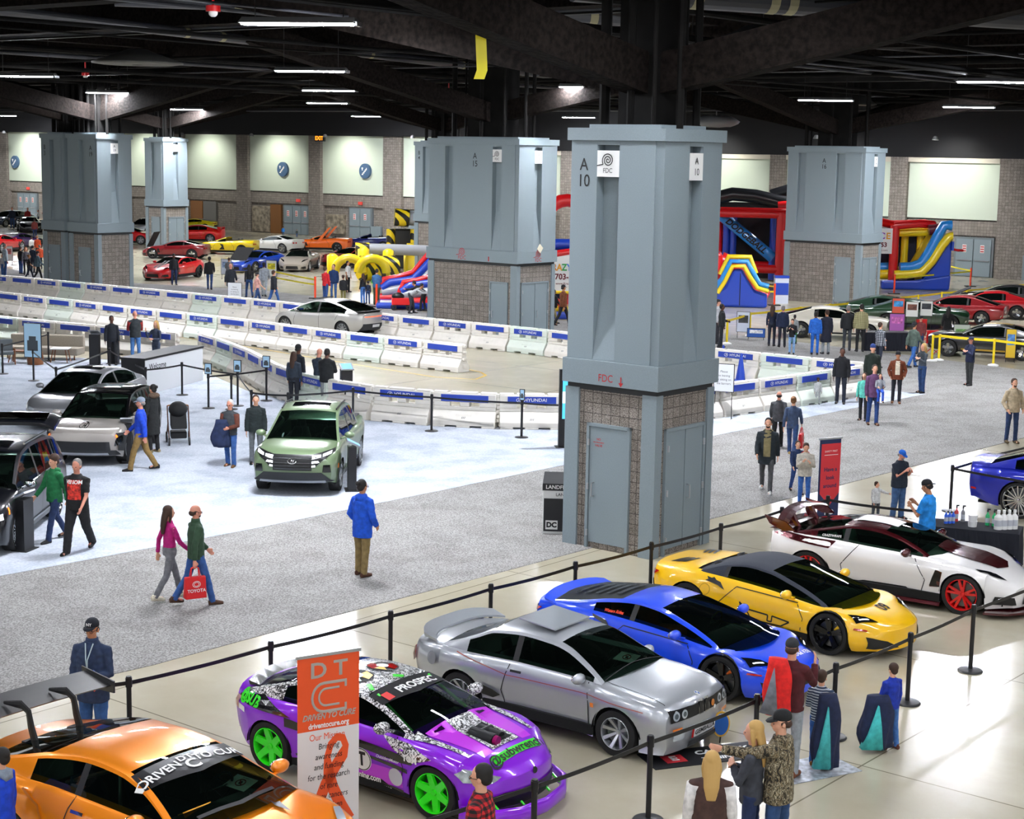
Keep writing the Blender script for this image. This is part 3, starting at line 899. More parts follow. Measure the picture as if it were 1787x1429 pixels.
 def line(c, mb, pts, view, w=.007, off=.007, mi=None):
  out = []
  for (a, b) in zip(pts, pts[1:]):
   L = math.hypot(b[0] - a[0], b[1] - a[1]); n = max(1, int(L / .12))
   dx, dy = (b[0] - a[0]) / L, (b[1] - a[1]) / L
   vs = []; fs = []
   for i in range(n + 1):
    t = i / n; x = lerp(a[0], b[0], t); y = lerp(a[1], b[1], t)
    vs += [(x - dy * w, y + dx * w), (x + dy * w, y - dx * w)]
    if i: k = 2 * i; fs.append((k - 2, k - 1, k + 1, k))
   out.append((vs, fs))
  c.mark(mb, out, view, off, mi, step=0)
 def text(c, mb, s, size, at, view, ang=0, off=.007, mi=None, bold=.02, sx=1.0, shear=0, flip=False):
  vs, fs = text_mesh(s, size, 'CENTER', shear, bold)
  ca, sa = math.cos(ang), math.sin(ang)
  k = {'L': -1, 'R': 1, 'T': 1, 'F': 1, 'B': -1}[view]
  out = []
  for a, b in vs:
   a *= sx; x, y = a * ca - b * sa, a * sa + b * ca
   if view in 'TB' and view == 'T': out.append((at[0] + x, at[1] + y))
   else: out.append((at[0] + k * x, at[1] + y))
  c.mark(mb, [(out, fs)], view, off, mi, step=.12)
def wheel_mesh(r, w, style, rimc, caliper=None):
 """builds (tyre, rim, disc) collectors centred on the axle, outer face towards +y"""
 ty = MB(); rr = r * style.get('rr', .74)
 ty.lathe([(rr, -w / 2), (r * .97, -w / 2), (r, -w / 2 + .02), (r, w / 2 - .02), (r * .97, w / 2 - .003), (rr + .01, w / 2), (rr, w / 2 - .015)], 36, axis='y')
 # axis='y' puts height along +y
 rm = MB()
 dep = style.get('dep', .05)
 rm.lathe([(rr * 1.0, w / 2 - .0), (rr * .97, w / 2 + .004), (rr * .93, w / 2 - .012), (rr * .91, w / 2 - dep - .03), (rr * .9, -w / 2)], 36, axis='y')
 n = style['n']; sw = style.get('sw', .035); tw = style.get('twin', 0)
 for k in range(n):
  a0 = 2 * math.pi * k / n + .3
  for q in ((-tw, tw) if tw else (0,)):
   P = []
   a = a0 + q
   hubr = r * .09
   for side, rad, wd in ((0, hubr, sw * style.get('base', 1.2)), (1, rr * .93, sw)):
    aa = a0 + q * (.45 if side == 0 else 1)
    cx, cz = rad * math.cos(aa), rad * math.sin(aa)
    tx, tz = -math.sin(aa), math.cos(aa)
    y1 = w / 2 - (dep if side == 0 else .012); y0 = y1 - .03
    P.append([(cx + tx * wd, y0, cz + tz * wd), (cx - tx * wd, y0, cz - tz * wd), (cx - tx * wd * .8, y1, cz - tz * wd * .8), (cx + tx * wd * .8, y1, cz + tz * wd * .8)])
   rm.loft(P)
 rm.lathe([(.001, w / 2 - dep + .02), (r * .1, w / 2 - dep + .015), (r * .14, w / 2 - dep - .02), (r * .14, 0)], 20, axis='y')
 dk = MB(); dk.lathe([(.02, .0), (rr * .8, .0), (rr * .8, .02), (.02, .02)], 28, axis='y')
 return ty, rm, dk
def build_car(spec, loc, rz, label, name=None, cat='car', group=None, detail=2, marks=None):
 spec['cut'] = detail > 1
 c = Car(spec); s = spec
 e = empty(name or s['kind'], loc, rz, label, cat, group)
 pm = s['paint']
 gl = glass() if detail > 1 else glass('dark_car_glass', '3a4a44', .7)
 rp = s.get('roofm', pm)
 mb = MB(); mb.add(c.bv, c.bf)
 body = mb.build('body', [pm], e, auto=34)
 mb = MB()
 mb.add(c.gv, c.gB)
 if s.get('roofm'):
  # painted pillars, other roof
  mb.mi = 0
 mb.build('roof', rp, e, auto=34)
 def part(nm, faces, m):
  if faces: mb = MB(); mb.add(c.gv, faces); return mb.build(nm, m, e, smooth=True)
 if s.get('softtop'): pass
 part('windshield', c.G1, gl)
 part('rear_window', c.G3, s.get('rearm', gl))
 part('side_window', [f for f, l in c.G2 if l], s.get('sidem', gl)); part('side_window', [f for f, l in c.G2 if not l], s.get('sidem', gl))
 part('door_pillar', [f for f, l in c.T], BLACK)
 # underside and wheel wells
 mb = MB(); W2 = s['W'] / 2
 zf = s['bot'][len(s['bot']) // 2][1] + .02
 mb.box(c.xr + .3, c.xf - .3, -W2 + .32, W2 - .32, zf, zf + .05)
 for k in (0, 1):
  a = c.axles[k]; R = c.Ra[k] + .012
  for sg in (-1, 1):
   y1 = c.hw(a) * .955 * sg; y0 = (c.hw(a) - .42) * sg
   rings = [[(a + R * math.cos(t), y, max(zf, c.rr[k] + R * math.sin(t))) for t in [math.pi * (i / 12) for i in range(13)]] for y in (y1, y0)]
   mb.loft(rings, cap=False, closed=False)
   mb.add(rings[1] + [(a + R, y0, zf), (a - R, y0, zf)], [tuple(range(15))])
 mb.box(c.axles[1] + c.Ra[1], c.axles[0] - c.Ra[0], -W2 + .07, W2 - .07, zf - .02, zf + .12)
 mb.build('underbody', LINER, e)
 # wheels
 st = s['wheel']
 for k in (0, 1):
  r = c.rr[k]; w = s.get('tw', .235) + (.04 if k else 0) * s.get('stag', 0)
  ty, rm, dk = wheel_mesh(r, w, st, None)
  for sg in (1, -1):
   y = (c.hw(c.axles[k]) - w / 2 - s.get('inset', .035)) * sg
   M = Matrix.Translation((c.axles[k], y, r)) @ (Matrix.Rotation(math.pi, 4, 'Z') if sg < 0 else Matrix())
   t = ty.build('tyre', RUBBER, e, auto=40); t.matrix_local = M
   q = rm.build('rim', st['m'], t, auto=40)
   q2 = dk.build('brake_disc', mat('brake_steel', '77797c', .35, .9), t)
   if s.get('caliper'):
    mb = MB(); R = r * .5
    rings = [[((R - .05) * math.cos(a), yy, (R - .05) * math.sin(a)) for a in [2.3 + i * .16 for i in range(6)]] + [((R + .05) * math.cos(a), yy, (R + .05) * math.sin(a)) for a in [2.3 + i * .16 for i in range(5, -1, -1)]] for yy in (-.01, .06)]
    mb.loft(rings); mb.build('brake_caliper', s['caliper'], t)
 if detail > 1:
  # cabin
  g = s['gh']; xc = g.get('seatx', (g['wt'] + g['bp']) / 2 - .35)
  sm = s.get('seatm', LEATHER)
  zf2 = zf + .12; zb_ = c.sh(xc)
  for sg in (-1, 1):
   mb = MB(); y = .36 * sg
   mb.hull8([(xc - .25, y - .24, zf2 + .02), (xc + .28, y - .24, zf2 + .02), (xc + .28, y + .24, zf2 + .02), (xc - .25, y + .24, zf2 + .02)],
      [(xc - .25, y - .24, zf2 + .2), (xc + .3, y - .22, zf2 + .26), (xc + .3, y + .22, zf2 + .26), (xc - .25, y + .24, zf2 + .2)])
   mb.tube([(xc - .2, y, zf2 + .16), (xc - .3, y, zf2 + .45), (xc - .38, y, zb_ + .02)], [(.24, .08), (.25, .09), (.17, .06)], 12, side=(0, 1, 0))
   mb.tube([(xc - .39, y, zb_ + .03), (xc - .42, y, zb_ + .19)], [(.12, .05), (.1, .04)], 10, side=(0, 1, 0))
   mb.build('seat', sm, e, smooth=True)
  mb = MB(); xd = g['wt'] + (g['wb'] - g['wt']) * .35
  zd = c.sh(xd)
  mb.hull8([(xd, -.62, zd - .35), (g['wb'] - .1, -.62, zd - .35), (g['wb'] - .1, .62, zd - .35), (xd, .62, zd - .35)], [(xd + .12, -.62, zd - .05), (g['wb'] - .12, -.6, zd - .03), (g['wb'] - .12, .6, zd - .03), (xd + .12, .62, zd - .05)])
  mb.build('dashboard', LEATHER, e)
  mb = MB(); P = []
  for i in range(17):
   a = 2 * math.pi * i / 16; P.append((xd - .06 + .05 * math.sin(a), .36 + .18 * math.cos(a), zd - .02 + .17 * math.sin(a)))
  mb.tube(P, .014, 6, cap=False); mb.tube([P[0], P[8]], .012, 6); mb.build('steering_wheel', BLACK, e, smooth=True)
  mb = MB(); mb.box(c.axles[1] + c.Ra[1], g['wb'] - .1, -W2 + .14, W2 - .14, zf2 - .01, zf2 + .02); mb.build('cabin_floor', LINER, e)
  for sg in (-1, 1):
   mb = MB(); mb.box(c.axles[1] + c.Ra[1] - .3, g['wb'] - .2, (W2 - .34) * sg, (W2 - .30) * sg, zf2, c.sh(0) - .12); mb.build('door_lining', LEATHER, e)
  mb = MB(); mb.hull8([(g['rb'] + .2, -.6, zf2), (xc - .75, -.6, zf2), (xc - .75, .6, zf2), (g['rb'] + .2, .6, zf2)], [(g['rb'] + .2, -.55, c.sh(g['rb']) - .02), (xc - .7, -.55, c.sh(xc) - .12), (xc - .7, .55, c.sh(xc) - .12), (g['rb'] + .2, .55, c.sh(g['rb']) - .02)]); mb.build('rear_shelf', LEATHER, e)
 # seams
 sd = s.get('doors', [])
 for vw in 'LR':
  mb = MB()
  for pl in sd: c.line(mb, pl, vw)
  if mb.v: mb.build('door_seam', mat('seam_dark', '151517', .7), e)
  for (x, z) in s.get('handles', []):
   mb = MB(); c.quad(mb, [(x - .09, z - .012), (x + .09, z - .012), (x + .09, z + .014), (x - .09, z + .014)], vw, .018)
   if mb.v: mb.build('door_handle', s.get('handlem', pm), e)
 # mirrors
 if s.get('mirror'):
  x, z, ln = s['mirror']
  for sg in (1, -1):
   mb = MB(); y = c.hw(x) * .9
   mb.ell((x - .03, (y + ln) * sg, z + .06), .075, .12, .075, 12, 8)
   mb.tube([(x, y * sg - .06 * sg, z - .03), (x - .01, (y + ln - .05) * sg, z + .02)], .022, 6)
   mr = mb.build('mirror', s.get('mirrorm', pm), e, smooth=True)
   mb = MB(); mb.ell((x - .09, (y + ln) * sg, z + .06), .022, .095, .055, 12, 6); mb.build('mirror_glass', CHROME, mr, smooth=True)
 for fi, (nm, m, view, quads) in enumerate(s.get('feat', [])):
  for q in quads:
   for vw in (view,) if view in 'TFB' or len(view) == 1 else view:
    for sg in ((1, -1) if s.get('sym', True) and vw in 'TFB' and nm[0] != '_' else (1,)):
     if vw in 'FB': pts = [(a * sg, b) for a, b in q]
     elif vw == 'T': pts = [(a, b * sg) for a, b in q]
     else: pts = q
     mb = MB(); c.mark(mb, [(pts, [tuple(range(len(pts)))])], vw, (.016 if vw in 'FT' else .008) + .003 * fi, step=.045 if detail > 1 else .09)
     if mb.f: mb.build(nm.strip('_'), m, e, smooth=True)
 if marks: marks(c, e)
 return c, e
def place2(front, rear, spec, side):
 """near-side front and rear wheel contact pixels -> centre, heading. side=+1: the car's left wheels are seen"""
 a = gp(*front); b = gp(*rear); d = (a - b); ang = math.atan2(d.y, d.x); d.normalize()
 n = V((-d.y, d.x, 0)) * side            # towards the seen side
 hw = keyf(spec['hw'])(spec['wb'] / 2) - .13
 mid = (a + b) / 2 - n * hw
 return mid, ang
# ---------------------------------------------------------------- car kinds
def circ(cx, cz, r, n=18, rz=None): return [(cx + r * math.cos(2 * math.pi * i / n), cz + (rz or r) * math.sin(2 * math.pi * i / n)) for i in range(n)]
RIMS = {
 'black5': dict(n=5, twin=.13, sw=.03, dep=.06, rr=.78, m=mat('rim_black', '131416', .25, .6, coat=.5)),
 'green6': dict(n=6, sw=.045, dep=.05, rr=.76, base=1.4, m=mat('rim_green', '27e516', .3, 0, coat=.6)),
 'red5': dict(n=5, twin=.2, sw=.022, dep=.06, rr=.78, m=mat('rim_red', 'd81416', .25, .3, coat=.6)),
 'bbs': dict(n=8, sw=.03, dep=.1, rr=.7, base=.6, m=SILVER),
 'multi': dict(n=16, sw=.014, dep=.03, rr=.84, m=CHROME),
 'alloy5': dict(n=5, twin=.12, sw=.028, dep=.04, rr=.72, m=SILVER),
 'alloy10': dict(n=10, sw=.02, dep=.03, rr=.76, m=SILVER),
 'dark5': dict(n=5, sw=.05, dep=.04, rr=.74, m=mat('rim_dark', '2c2e31', .3, .8)),
 'steel': dict(n=5, sw=.06, dep=.05, rr=.64, m=CHROME),
}
BUMP = mat('unpainted_black_plastic', '26282b', .75)
def spec_huracan(pc, **k):
 s = dict(kind='sports_car', wb=2.62, fo=.96, ro=.88, W=1.93, r=.335, r2=.352, tw=.25, stag=1, gap=.03, paint=paint(pc),
    hw=[(-2.19, .80), (-1.95, .9), (-1.31, .962), (-.7, .9), (0, .885), (.6, .90), (1.31, .945), (1.8, .9), (2.27, .72)],
    deck=[(-2.19, .90), (-1.3, .97), (-.6, .93), (.2, .86), (1.0, .755), (1.5, .70), (2.0, .60), (2.2, .53), (2.27, .47)],
    sh=[(-2.19, .80), (-1.31, .87), (-.6, .84), (.2, .80), (1.0, .725), (1.35, .72), (1.8, .60), (2.1, .5), (2.27, .42)],
    bot=[(-2.19, .36), (-1.9, .2), (0, .13), (1.8, .12), (2.27, .15)],
    roof=[(1.32, .72), (.9, .88), (.45, 1.02), (.05, 1.12), (-.35, 1.155), (-.8, 1.11), (-1.3, 1.02), (-1.8, .945), (-2.05, .9)],
    gh=dict(wb=1.32, wt=.08, rt=-.62, rb=-2.05, dlo0=-1.0, dlo1=1.1, bp=-.32, tum=.62, bow=.26, camber=.05, rg0=-1.85),
    prof=[(0, .86), (.2, .95), (.45, 1.0), (.65, .985), (.85, .95), (1, .88)],
    crown=.0, bowf=.55, bowr=.2, nose=.02, nz=.3, wheel=RIMS['black5'], mirror=(.62, .80, .16), rearm=mat('louvre_black', '17181b', .3),
    doors=[[(.78, .16), (.86, .5), (.72, .7)], [(-.62, .2), (-.7, .5), (-.42, .78), (.72, .72)]],
    feat=[('headlight', LAMPDK, 'T', [[(1.98, .52), (1.74, .80), (1.58, .80), (1.78, .58)]]),
       ('headlight_strip', DRL, 'T', [[(1.86, .60), (1.76, .74), (1.74, .74), (1.83, .60)]]),
       ('intake', MESHBLK, 'F', [[(.30, .19), (.74, .20), (.76, .38), (.52, .31)]]),
       ('_lower_grille', MESHBLK, 'F', [[(-.25, .14), (.25, .14), (.22, .2), (-.22, .2)]]),
       ('side_marker', TAILR, 'LR', [[(1.72, .48), (1.9, .455), (1.9, .475), (1.73, .505)]]),
       ('side_intake', MESHBLK, 'LR', [[(-.95, .82), (-.62, .70), (-.72, .8), (-.98, .86)]]),
       ('tail_light', TAILR, 'B', [[(.4, .78), (.8, .78), (.78, .72), (.42, .72)]]),
       ('_diffuser', MESHBLK, 'B', [[(-.8, .36), (.8, .36), (.75, .62), (-.75, .62)]])])
 s.update(k); return s
def spec_e30(pc, **k):
 s = dict(kind='coupe', wb=2.565, fo=.80, ro=.98, W=1.8, r=.31, r2=.31, tw=.24, gap=.05, paint=paint(pc, .6, .3),
    hw=[(-2.26, .74), (-2.1, .84), (-1.28, .92), (-.75, .87), (-.3, .83), (.6, .83), (1.28, .905), (1.7, .88), (2.02, .82), (2.08, .78)],
    deck=[(-2.26, .93), (-1.7, .985), (-1.0, .97), (.7, .945), (1.2, .90), (1.9, .80), (2.04, .75), (2.08, .70)],
    sh=[(-2.26, .84), (-1.6, .90), (-.5, .895), (.7, .87), (1.28, .83), (1.9, .745), (2.08, .66)],
    bot=[(-2.26, .28), (-1.9, .22), (-.6, .19), (.6, .19), (1.8, .14), (2.08, .14)],
    roof=[(1.0, .95), (.66, 1.12), (.32, 1.27), (.1, 1.315), (-.4, 1.345), (-.85, 1.31), (-1.1, 1.2), (-1.45, 1.06), (-1.7, .98)],
    gh=dict(wb=1.0, wt=.2, rt=-.86, rb=-1.7, dlo0=-1.2, dlo1=.86, bp=-.42, tum=.42, bow=.1, camber=.06),
    prof=[(0, .97), (.1, .98), (.14, .93), (.3, .95), (.55, .985), (.75, 1.0), (.9, .975), (1, .93)],
    crown=.02, bowf=.13, bowr=.12, nose=.03, nz=.5, wheel=RIMS['bbs'], inset=.03, mirror=(.72, .86, .1),
    doors=[[(.82, .22), (.84, .6), (.8, .88)], [(-.52, .24), (-.6, .5), (-.48, .88)]],
    handles=[(-.36, .80)], handlem=BLACK,
    feat=[('_grille', MESHBLK, 'F', [[(-.70, .56), (.70, .56), (.71, .71), (-.71, .71)]]),
       ('headlight', LAMPCL, 'F', [circ(.60, .635, .062), circ(.44, .635, .058)]),
       ('headlight_core', mat('lens_grey', '6d777b', .1, .4), 'F', [circ(.60, .635, .036), circ(.44, .635, .033)]),
       ('_kidney_grille', CHROME, 'F', [[(-.13, .555), (-.02, .555), (-.02, .73), (-.13, .73)], [(.02, .555), (.13, .555), (.13, .73), (.02, .73)]]),
       ('_kidney_slats', MESHBLK, 'F', [[(-.115, .57), (-.035, .57), (-.035, .715), (-.115, .715)], [(.035, .57), (.115, .57), (.115, .715), (.035, .715)]]),
       ('turn_signal', AMBER, 'F', [[(.5, .43), (.68, .43), (.68, .48), (.5, .48)]]),
       ('fog_light', LAMPCL, 'F', [[(.46, .32), (.66, .32), (.66, .4), (.46, .4)]]),
       ('_lower_grille', MESHBLK, 'F', [[(-.36, .18), (.36, .18), (.34, .25), (-.34, .25)]]),
       ('side_marker', AMBER, 'LR', [[(.9, .60), (.96, .60), (.96, .66), (.9, .66)]]),
       ('side_intake', MESHBLK, 'LR', [[(-1.0, .42), (-.72, .38), (-.6, .44), (-.72, .5), (-.96, .56)]]),
       ('fuel_flap', mat('seam_grey', '8f9296', .5, .5), 'LR', [circ(-1.75, .74, .085, 12)]),
       ('tail_light', TAILR, 'B', [[(.45, .6), (.74, .6), (.74, .78), (.45, .78)]])])
 s.update(k); return s
def spec_brz(pc, **k):
 s = dict(kind='sports_coupe', wb=2.57, fo=.86, ro=.8, W=1.82, r=.325, r2=.325, tw=.25, gap=.03, paint=paint(pc, .1, .3),
    hw=[(-2.08, .74), (-1.9, .85), (-1.28, .925), (-.6, .875), (.3, .87), (1.28, .92), (1.8, .84), (2.14, .66)],
    deck=[(-2.08, .98), (-1.5, 1.0), (-.6, .97), (.5, .93), (.9, .90), (1.4, .83), (1.85, .73), (2.06, .63), (2.14, .55)],
    sh=[(-2.08, .86), (-1.28, .93), (-.5, .90), (.6, .87), (1.28, .84), (1.75, .70), (2.0, .60), (2.14, .50)],
    bot=[(-2.08, .34), (-1.8, .24), (0, .17), (1.7, .16), (2.14, .2)],
    roof=[(.95, .93), (.6, 1.08), (.22, 1.21), (0, 1.26), (-.4, 1.285), (-.9, 1.24), (-1.4, 1.11), (-1.75, 1.0)],
    gh=dict(wb=.95, wt=.08, rt=-.85, rb=-1.75, dlo0=-1.1, dlo1=.8, bp=-.5, tum=.5, bow=.16, camber=.06),
    prof=[(0, .9), (.12, .95), (.35, .965), (.6, .985), (.8, 1.0), (.92, .97), (1, .92)],
    crown=.02, bowf=.42, bowr=.2, nose=.05, nz=.42, wheel=RIMS['green6'], mirror=(.62, .93, .15),
    doors=[[(.78, .2), (.86, .55), (.72, .87)], [(-.5, .22), (-.58, .5), (-.4, .9)]], handles=[(-.32, .78)],
    feat=[('headlight', mat('headlight_tinted', 'a9b0b0', .1, .2, coat=1, noise_amt=.4, noise_scale=8), 'F', [[(.50, .575), (.80, .69), (.88, .64), (.83, .54), (.62, .52)]]),
       ('_intake', MESHBLK, 'F', [[(-.56, .22), (.56, .22), (.66, .36), (.5, .40), (-.5, .40), (-.66, .36)]]),
       ('tail_light', TAILR, 'B', [[(.45, .7), (.84, .72), (.8, .86), (.5, .84)]])])
 s.update(k); return s
def spec_gtr(pc, **k):
 s = dict(kind='sports_coupe', wb=2.78, fo=.95, ro=.95, W=2.0, r=.345, r2=.35, tw=.28, gap=.035, paint=paint(pc, .35, .28),
    hw=[(-2.34, .80), (-2.15, .92), (-1.39, 1.02), (-.65, .92), (.4, .90), (1.39, 1.0), (1.9, .93), (2.34, .74)],
    deck=[(-2.34, 1.04), (-1.7, 1.08), (-.6, 1.03), (.6, 1.0), (1.0, .97), (1.6, .89), (2.1, .76), (2.26, .68), (2.34, .6)],
    sh=[(-2.34, .92), (-1.39, 1.0), (-.5, .97), (.6, .94), (1.39, .90), (1.9, .77), (2.2, .66), (2.34, .56)],
    bot=[(-2.34, .34), (-1.9, .2), (0, .14), (1.8, .13), (2.34, .15)],
    roof=[(1.05, 1.0), (.65, 1.17), (.28, 1.3), (0, 1.355), (-.4, 1.375), (-.9, 1.33), (-1.4, 1.22), (-1.85, 1.1)],
    gh=dict(wb=1.05, wt=.1, rt=-1.0, rb=-1.85, dlo0=-1.12, dlo1=.84, bp=-.45, tum=.48, bow=.17, camber=.06),
    prof=[(0, .9), (.12, .94), (.35, .96), (.6, 1.0), (.8, .985), (.92, .95), (1, .9)],
    crown=.02, bowf=.32, bowr=.2, nose=.05, nz=.42, wheel=dict(RIMS['dark5'], m=SILVER), mirror=(.66, .98, .16),
    doors=[[(.8, .2), (.88, .6), (.78, .95)], [(-.55, .2), (-.62, .5), (-.45, .98)]], handles=[(-.35, .85)], handlem=CHROME,
    feat=[('headlight', LAMPCL, 'T', [[(2.0, .6), (1.6, .86), (1.58, .78), (1.86, .56)]]),
       ('_intake', MESHBLK, 'F', [[(-.5, .2), (.5, .2), (.42, .6), (-.42, .6)]]),
       ('bonnet_vent', MESHBLK, 'T', [[(1.42, .34), (1.18, .28), (1.20, .40)]]),
       ('rear_flare_seam', mat('seam_orange', 'c06a10', .5), 'LR', [[(-1.95, .55), (-1.85, .8), (-1.6, .93), (-1.62, .945), (-1.87, .82), (-1.97, .56)], [(-.82, .55), (-.92, .8), (-1.15, .93), (-1.13, .945), (-.90, .82), (-.80, .56)]])])
 s.update(k); return s
def spec_vette(pc, **k):
 s = dict(kind='sports_car', wb=2.71, fo=.92, ro=.88, W=1.96, r=.34, r2=.35, tw=.25, stag=1, gap=.03, paint=paint(pc, 0.0, .28),
    hw=[(-2.23, .82), (-2.05, .9), (-1.35, .98), (-.7, .90), (.2, .88), (1.35, .97), (1.85, .88), (2.27, .60)],
    deck=[(-2.23, .98), (-1.4, 1.0), (-.6, .95), (.4, .90), (.9, .87), (1.4, .80), (1.9, .66), (2.15, .56), (2.27, .48)],
    sh=[(-2.23, .88), (-1.35, .95), (-.6, .90), (.4, .84), (1.2, .83), (1.6, .75), (2.0, .58), (2.27, .42)],
    bot=[(-2.23, .36), (-1.9, .22), (0, .16), (1.7, .13), (2.27, .15)],
    roof=[(.75, .90), (.4, 1.04), (.05, 1.16), (-.3, 1.22), (-.6, 1.23), (-1.1, 1.15), (-1.6, 1.04), (-2.0, .97)],
    gh=dict(wb=.75, wt=-.12, rt=-.85, rb=-2.0, dlo0=-1.25, dlo1=.62, bp=-.75, tum=.6, bow=.2, camber=.06),
    prof=[(0, .88), (.15, .94), (.4, .96), (.62, 1.0), (.8, .985), (.92, .95), (1, .88)],
    crown=.02, bowf=.6, bowr=.2, nose=.03, nz=.35, wheel=RIMS['alloy5'], mirror=(.42, .86, .15),
    doors=[[(.62, .18), (.72, .5), (.5, .82)], [(-.72, .22), (-.78, .55), (-.5, .90)]],
    feat=[('headlight', LAMPDK, 'T', [[(1.98, .52), (1.62, .83), (1.52, .82), (1.80, .56)]]),
       ('intake', MESHBLK, 'F', [[(.5, .2), (.78, .22), (.76, .36), (.55, .33)]]),
       ('_lower_grille', MESHBLK, 'F', [[(-.38, .2), (.38, .2), (.34, .38), (-.34, .38)]]),
       ('side_vent', MESHBLK, 'LR', [[(.80, .42), (.98, .42), (1.0, .66), (.90, .70)]]),
       ('tail_light', TAILR, 'B', [[(.35, .7), (.5, .7), (.5, .8), (.35, .8)], [(.58, .7), (.74, .7), (.74, .8), (.58, .8)]])])
 s.update(k); return s
def spec_suv(pc, **k):
 s = dict(kind='suv', wb=2.66, fo=.86, ro=.84, W=1.84, r=.35, r2=.35, tw=.23, gap=.05, paint=paint(pc, .3, .3),
    hw=[(-2.17, .80), (-2.0, .88), (-1.33, .92), (-.6, .90), (.6, .90), (1.33, .92), (1.9, .9), (2.19, .80)],
    deck=[(-2.17, 1.0), (-1.5, 1.04), (.5, 1.04), (.95, 1.04), (1.5, 1.0), (2.0, .92), (2.19, .80)],
    sh=[(-2.17, .94), (-1.3, 1.0), (.5, .96), (1.3, .95), (1.9, .88), (2.19, .74)],
    bot=[(-2.17, .34), (-1.9, .26), (0, .22), (1.8, .22), (2.19, .28)],
    roof=[(1.15, 1.05), (.8, 1.24), (.4, 1.45), (.2, 1.52), (-.4, 1.57), (-1.2, 1.54), (-1.7, 1.44), (-2.0, 1.18), (-2.12, 1.0)],
    gh=dict(wb=1.15, wt=.3, rt=-1.62, rb=-2.12, dlo0=-1.72, dlo1=1.0, bp=-.25, tum=.3, bow=.1, camber=.06),
    prof=[(0, .95), (.12, .97), (.35, .98), (.6, 1.0), (.8, .995), (.92, .97), (1, .94)],
    crown=.02, bowf=.2, bowr=.15, nose=.05, nz=.6, wheel=RIMS['alloy5'], mirror=(.80, 1.02, .16),
    doors=[[(.85, .3), (.9, .7), (.82, .96)], [(-.25, .3), (-.25, .98)], [(-1.1, .6), (-1.3, 1.0)]], handles=[(-.1, .86), (-.95, .88)])
 s.update(k); return s
def spec_sedan(pc, **k):
 s = dict(kind='sedan', wb=2.72, fo=.9, ro=1.06, W=1.83, r=.33, r2=.33, tw=.22, gap=.04, paint=paint(pc, .4, .3),
    hw=[(-2.42, .78), (-2.2, .86), (-1.36, .91), (0, .905), (1.36, .91), (1.9, .87), (2.26, .72)],
    deck=[(-2.42, 1.0), (-1.8, 1.03), (-.6, .98), (.8, .93), (1.4, .86), (2.0, .73), (2.26, .62)],
    sh=[(-2.42, .9), (-1.36, .94), (0, .90), (1.36, .84), (1.9, .70), (2.26, .55)],
    bot=[(-2.42, .34), (-1.9, .22), (0, .17), (1.8, .17), (2.26, .22)],
    roof=[(1.2, .94), (.75, 1.15), (.3, 1.34), (.05, 1.40), (-.5, 1.43), (-1.0, 1.38), (-1.5, 1.22), (-2.0, 1.04)],
    gh=dict(wb=1.2, wt=.25, rt=-1.0, rb=-2.0, dlo0=-1.5, dlo1=1.0, bp=-.3, tum=.42, bow=.16, camber=.06),
    crown=.02, bowf=.32, bowr=.22, nose=.05, nz=.45, wheel=RIMS['alloy5'], mirror=(.82, .95, .15),
    doors=[[(.95, .22), (1.0, .55), (.9, .86)], [(-.3, .22), (-.3, .92)], [(-1.15, .7), (-1.3, .95)]], handles=[(-.15, .80), (-1.0, .84)],
    feat=[('headlight', LAMPCL, 'F', [[(.42, .6), (.84, .66), (.84, .58), (.45, .56)]]),
       ('_grille', MESHBLK, 'F', [[(-.6, .26), (.6, .26), (.4, .52), (-.4, .52)]]),
       ('tail_light', TAILR, 'B', [[(.2, .8), (.84, .84), (.84, .76), (.2, .74)]])])
 s.update(k); return s
def spec_muscle(pc, **k):
 s = dict(kind='muscle_car', wb=2.74, fo=.82, ro=1.05, W=1.76, r=.33, r2=.33, tw=.2, gap=.05, paint=paint(pc, .1, .28),
    hw=[(-2.42, .78), (-2.2, .85), (-1.3, .87), (0, .86), (1.3, .87), (1.95, .85), (2.19, .80)],
    deck=[(-2.42, .90), (-2.0, .94), (-1.0, .92), (.8, .93), (1.5, .90), (2.05, .84), (2.19, .78)],
    sh=[(-2.42, .82), (-1.9, .87), (-1.0, .87), (.8, .84), (1.5, .82), (2.19, .72)],
    bot=[(-2.42, .36), (-1.9, .28), (0, .22), (1.8, .26), (2.19, .32)],
    roof=[(.85, .95), (.55, 1.1), (.25, 1.24), (0, 1.28), (-.5, 1.31), (-1.0, 1.25), (-1.6, 1.08), (-2.1, .94)],
    gh=dict(wb=.85, wt=.15, rt=-1.0, rb=-2.1, dlo0=-.85, dlo1=.7, bp=-.72, tum=.45, bow=.12, camber=.06),
    crown=.02, bowf=.1, bowr=.12, nose=.0, nz=.5, wheel=RIMS['steel'], mirror=(.55, .88, .08), mirrorm=CHROME,
    doors=[[(.7, .28), (.7, .85)], [(-.6, .28), (-.62, .87)]], handles=[(-.45, .74)], handlem=CHROME,
    feat=[('headlight', LAMPCL, 'F', [circ(.66, .62, .09)]),
       ('_grille', MESHBLK, 'F', [[(-.5, .5), (.5, .5), (.5, .72), (-.5, .72)]]),
       ('_bumper', CHROME, 'F', [[(-.82, .4), (.82, .4), (.82, .47), (-.82, .47)]]),
       ('_rear_bumper', CHROME, 'B', [[(-.8, .42), (.8, .42), (.8, .5), (-.8, .5)]]),
       ('tail_light', TAILR, 'B', [[(.45, .6), (.7, .6), (.7, .72), (.45, .72)]])])
 s.update(k); return s
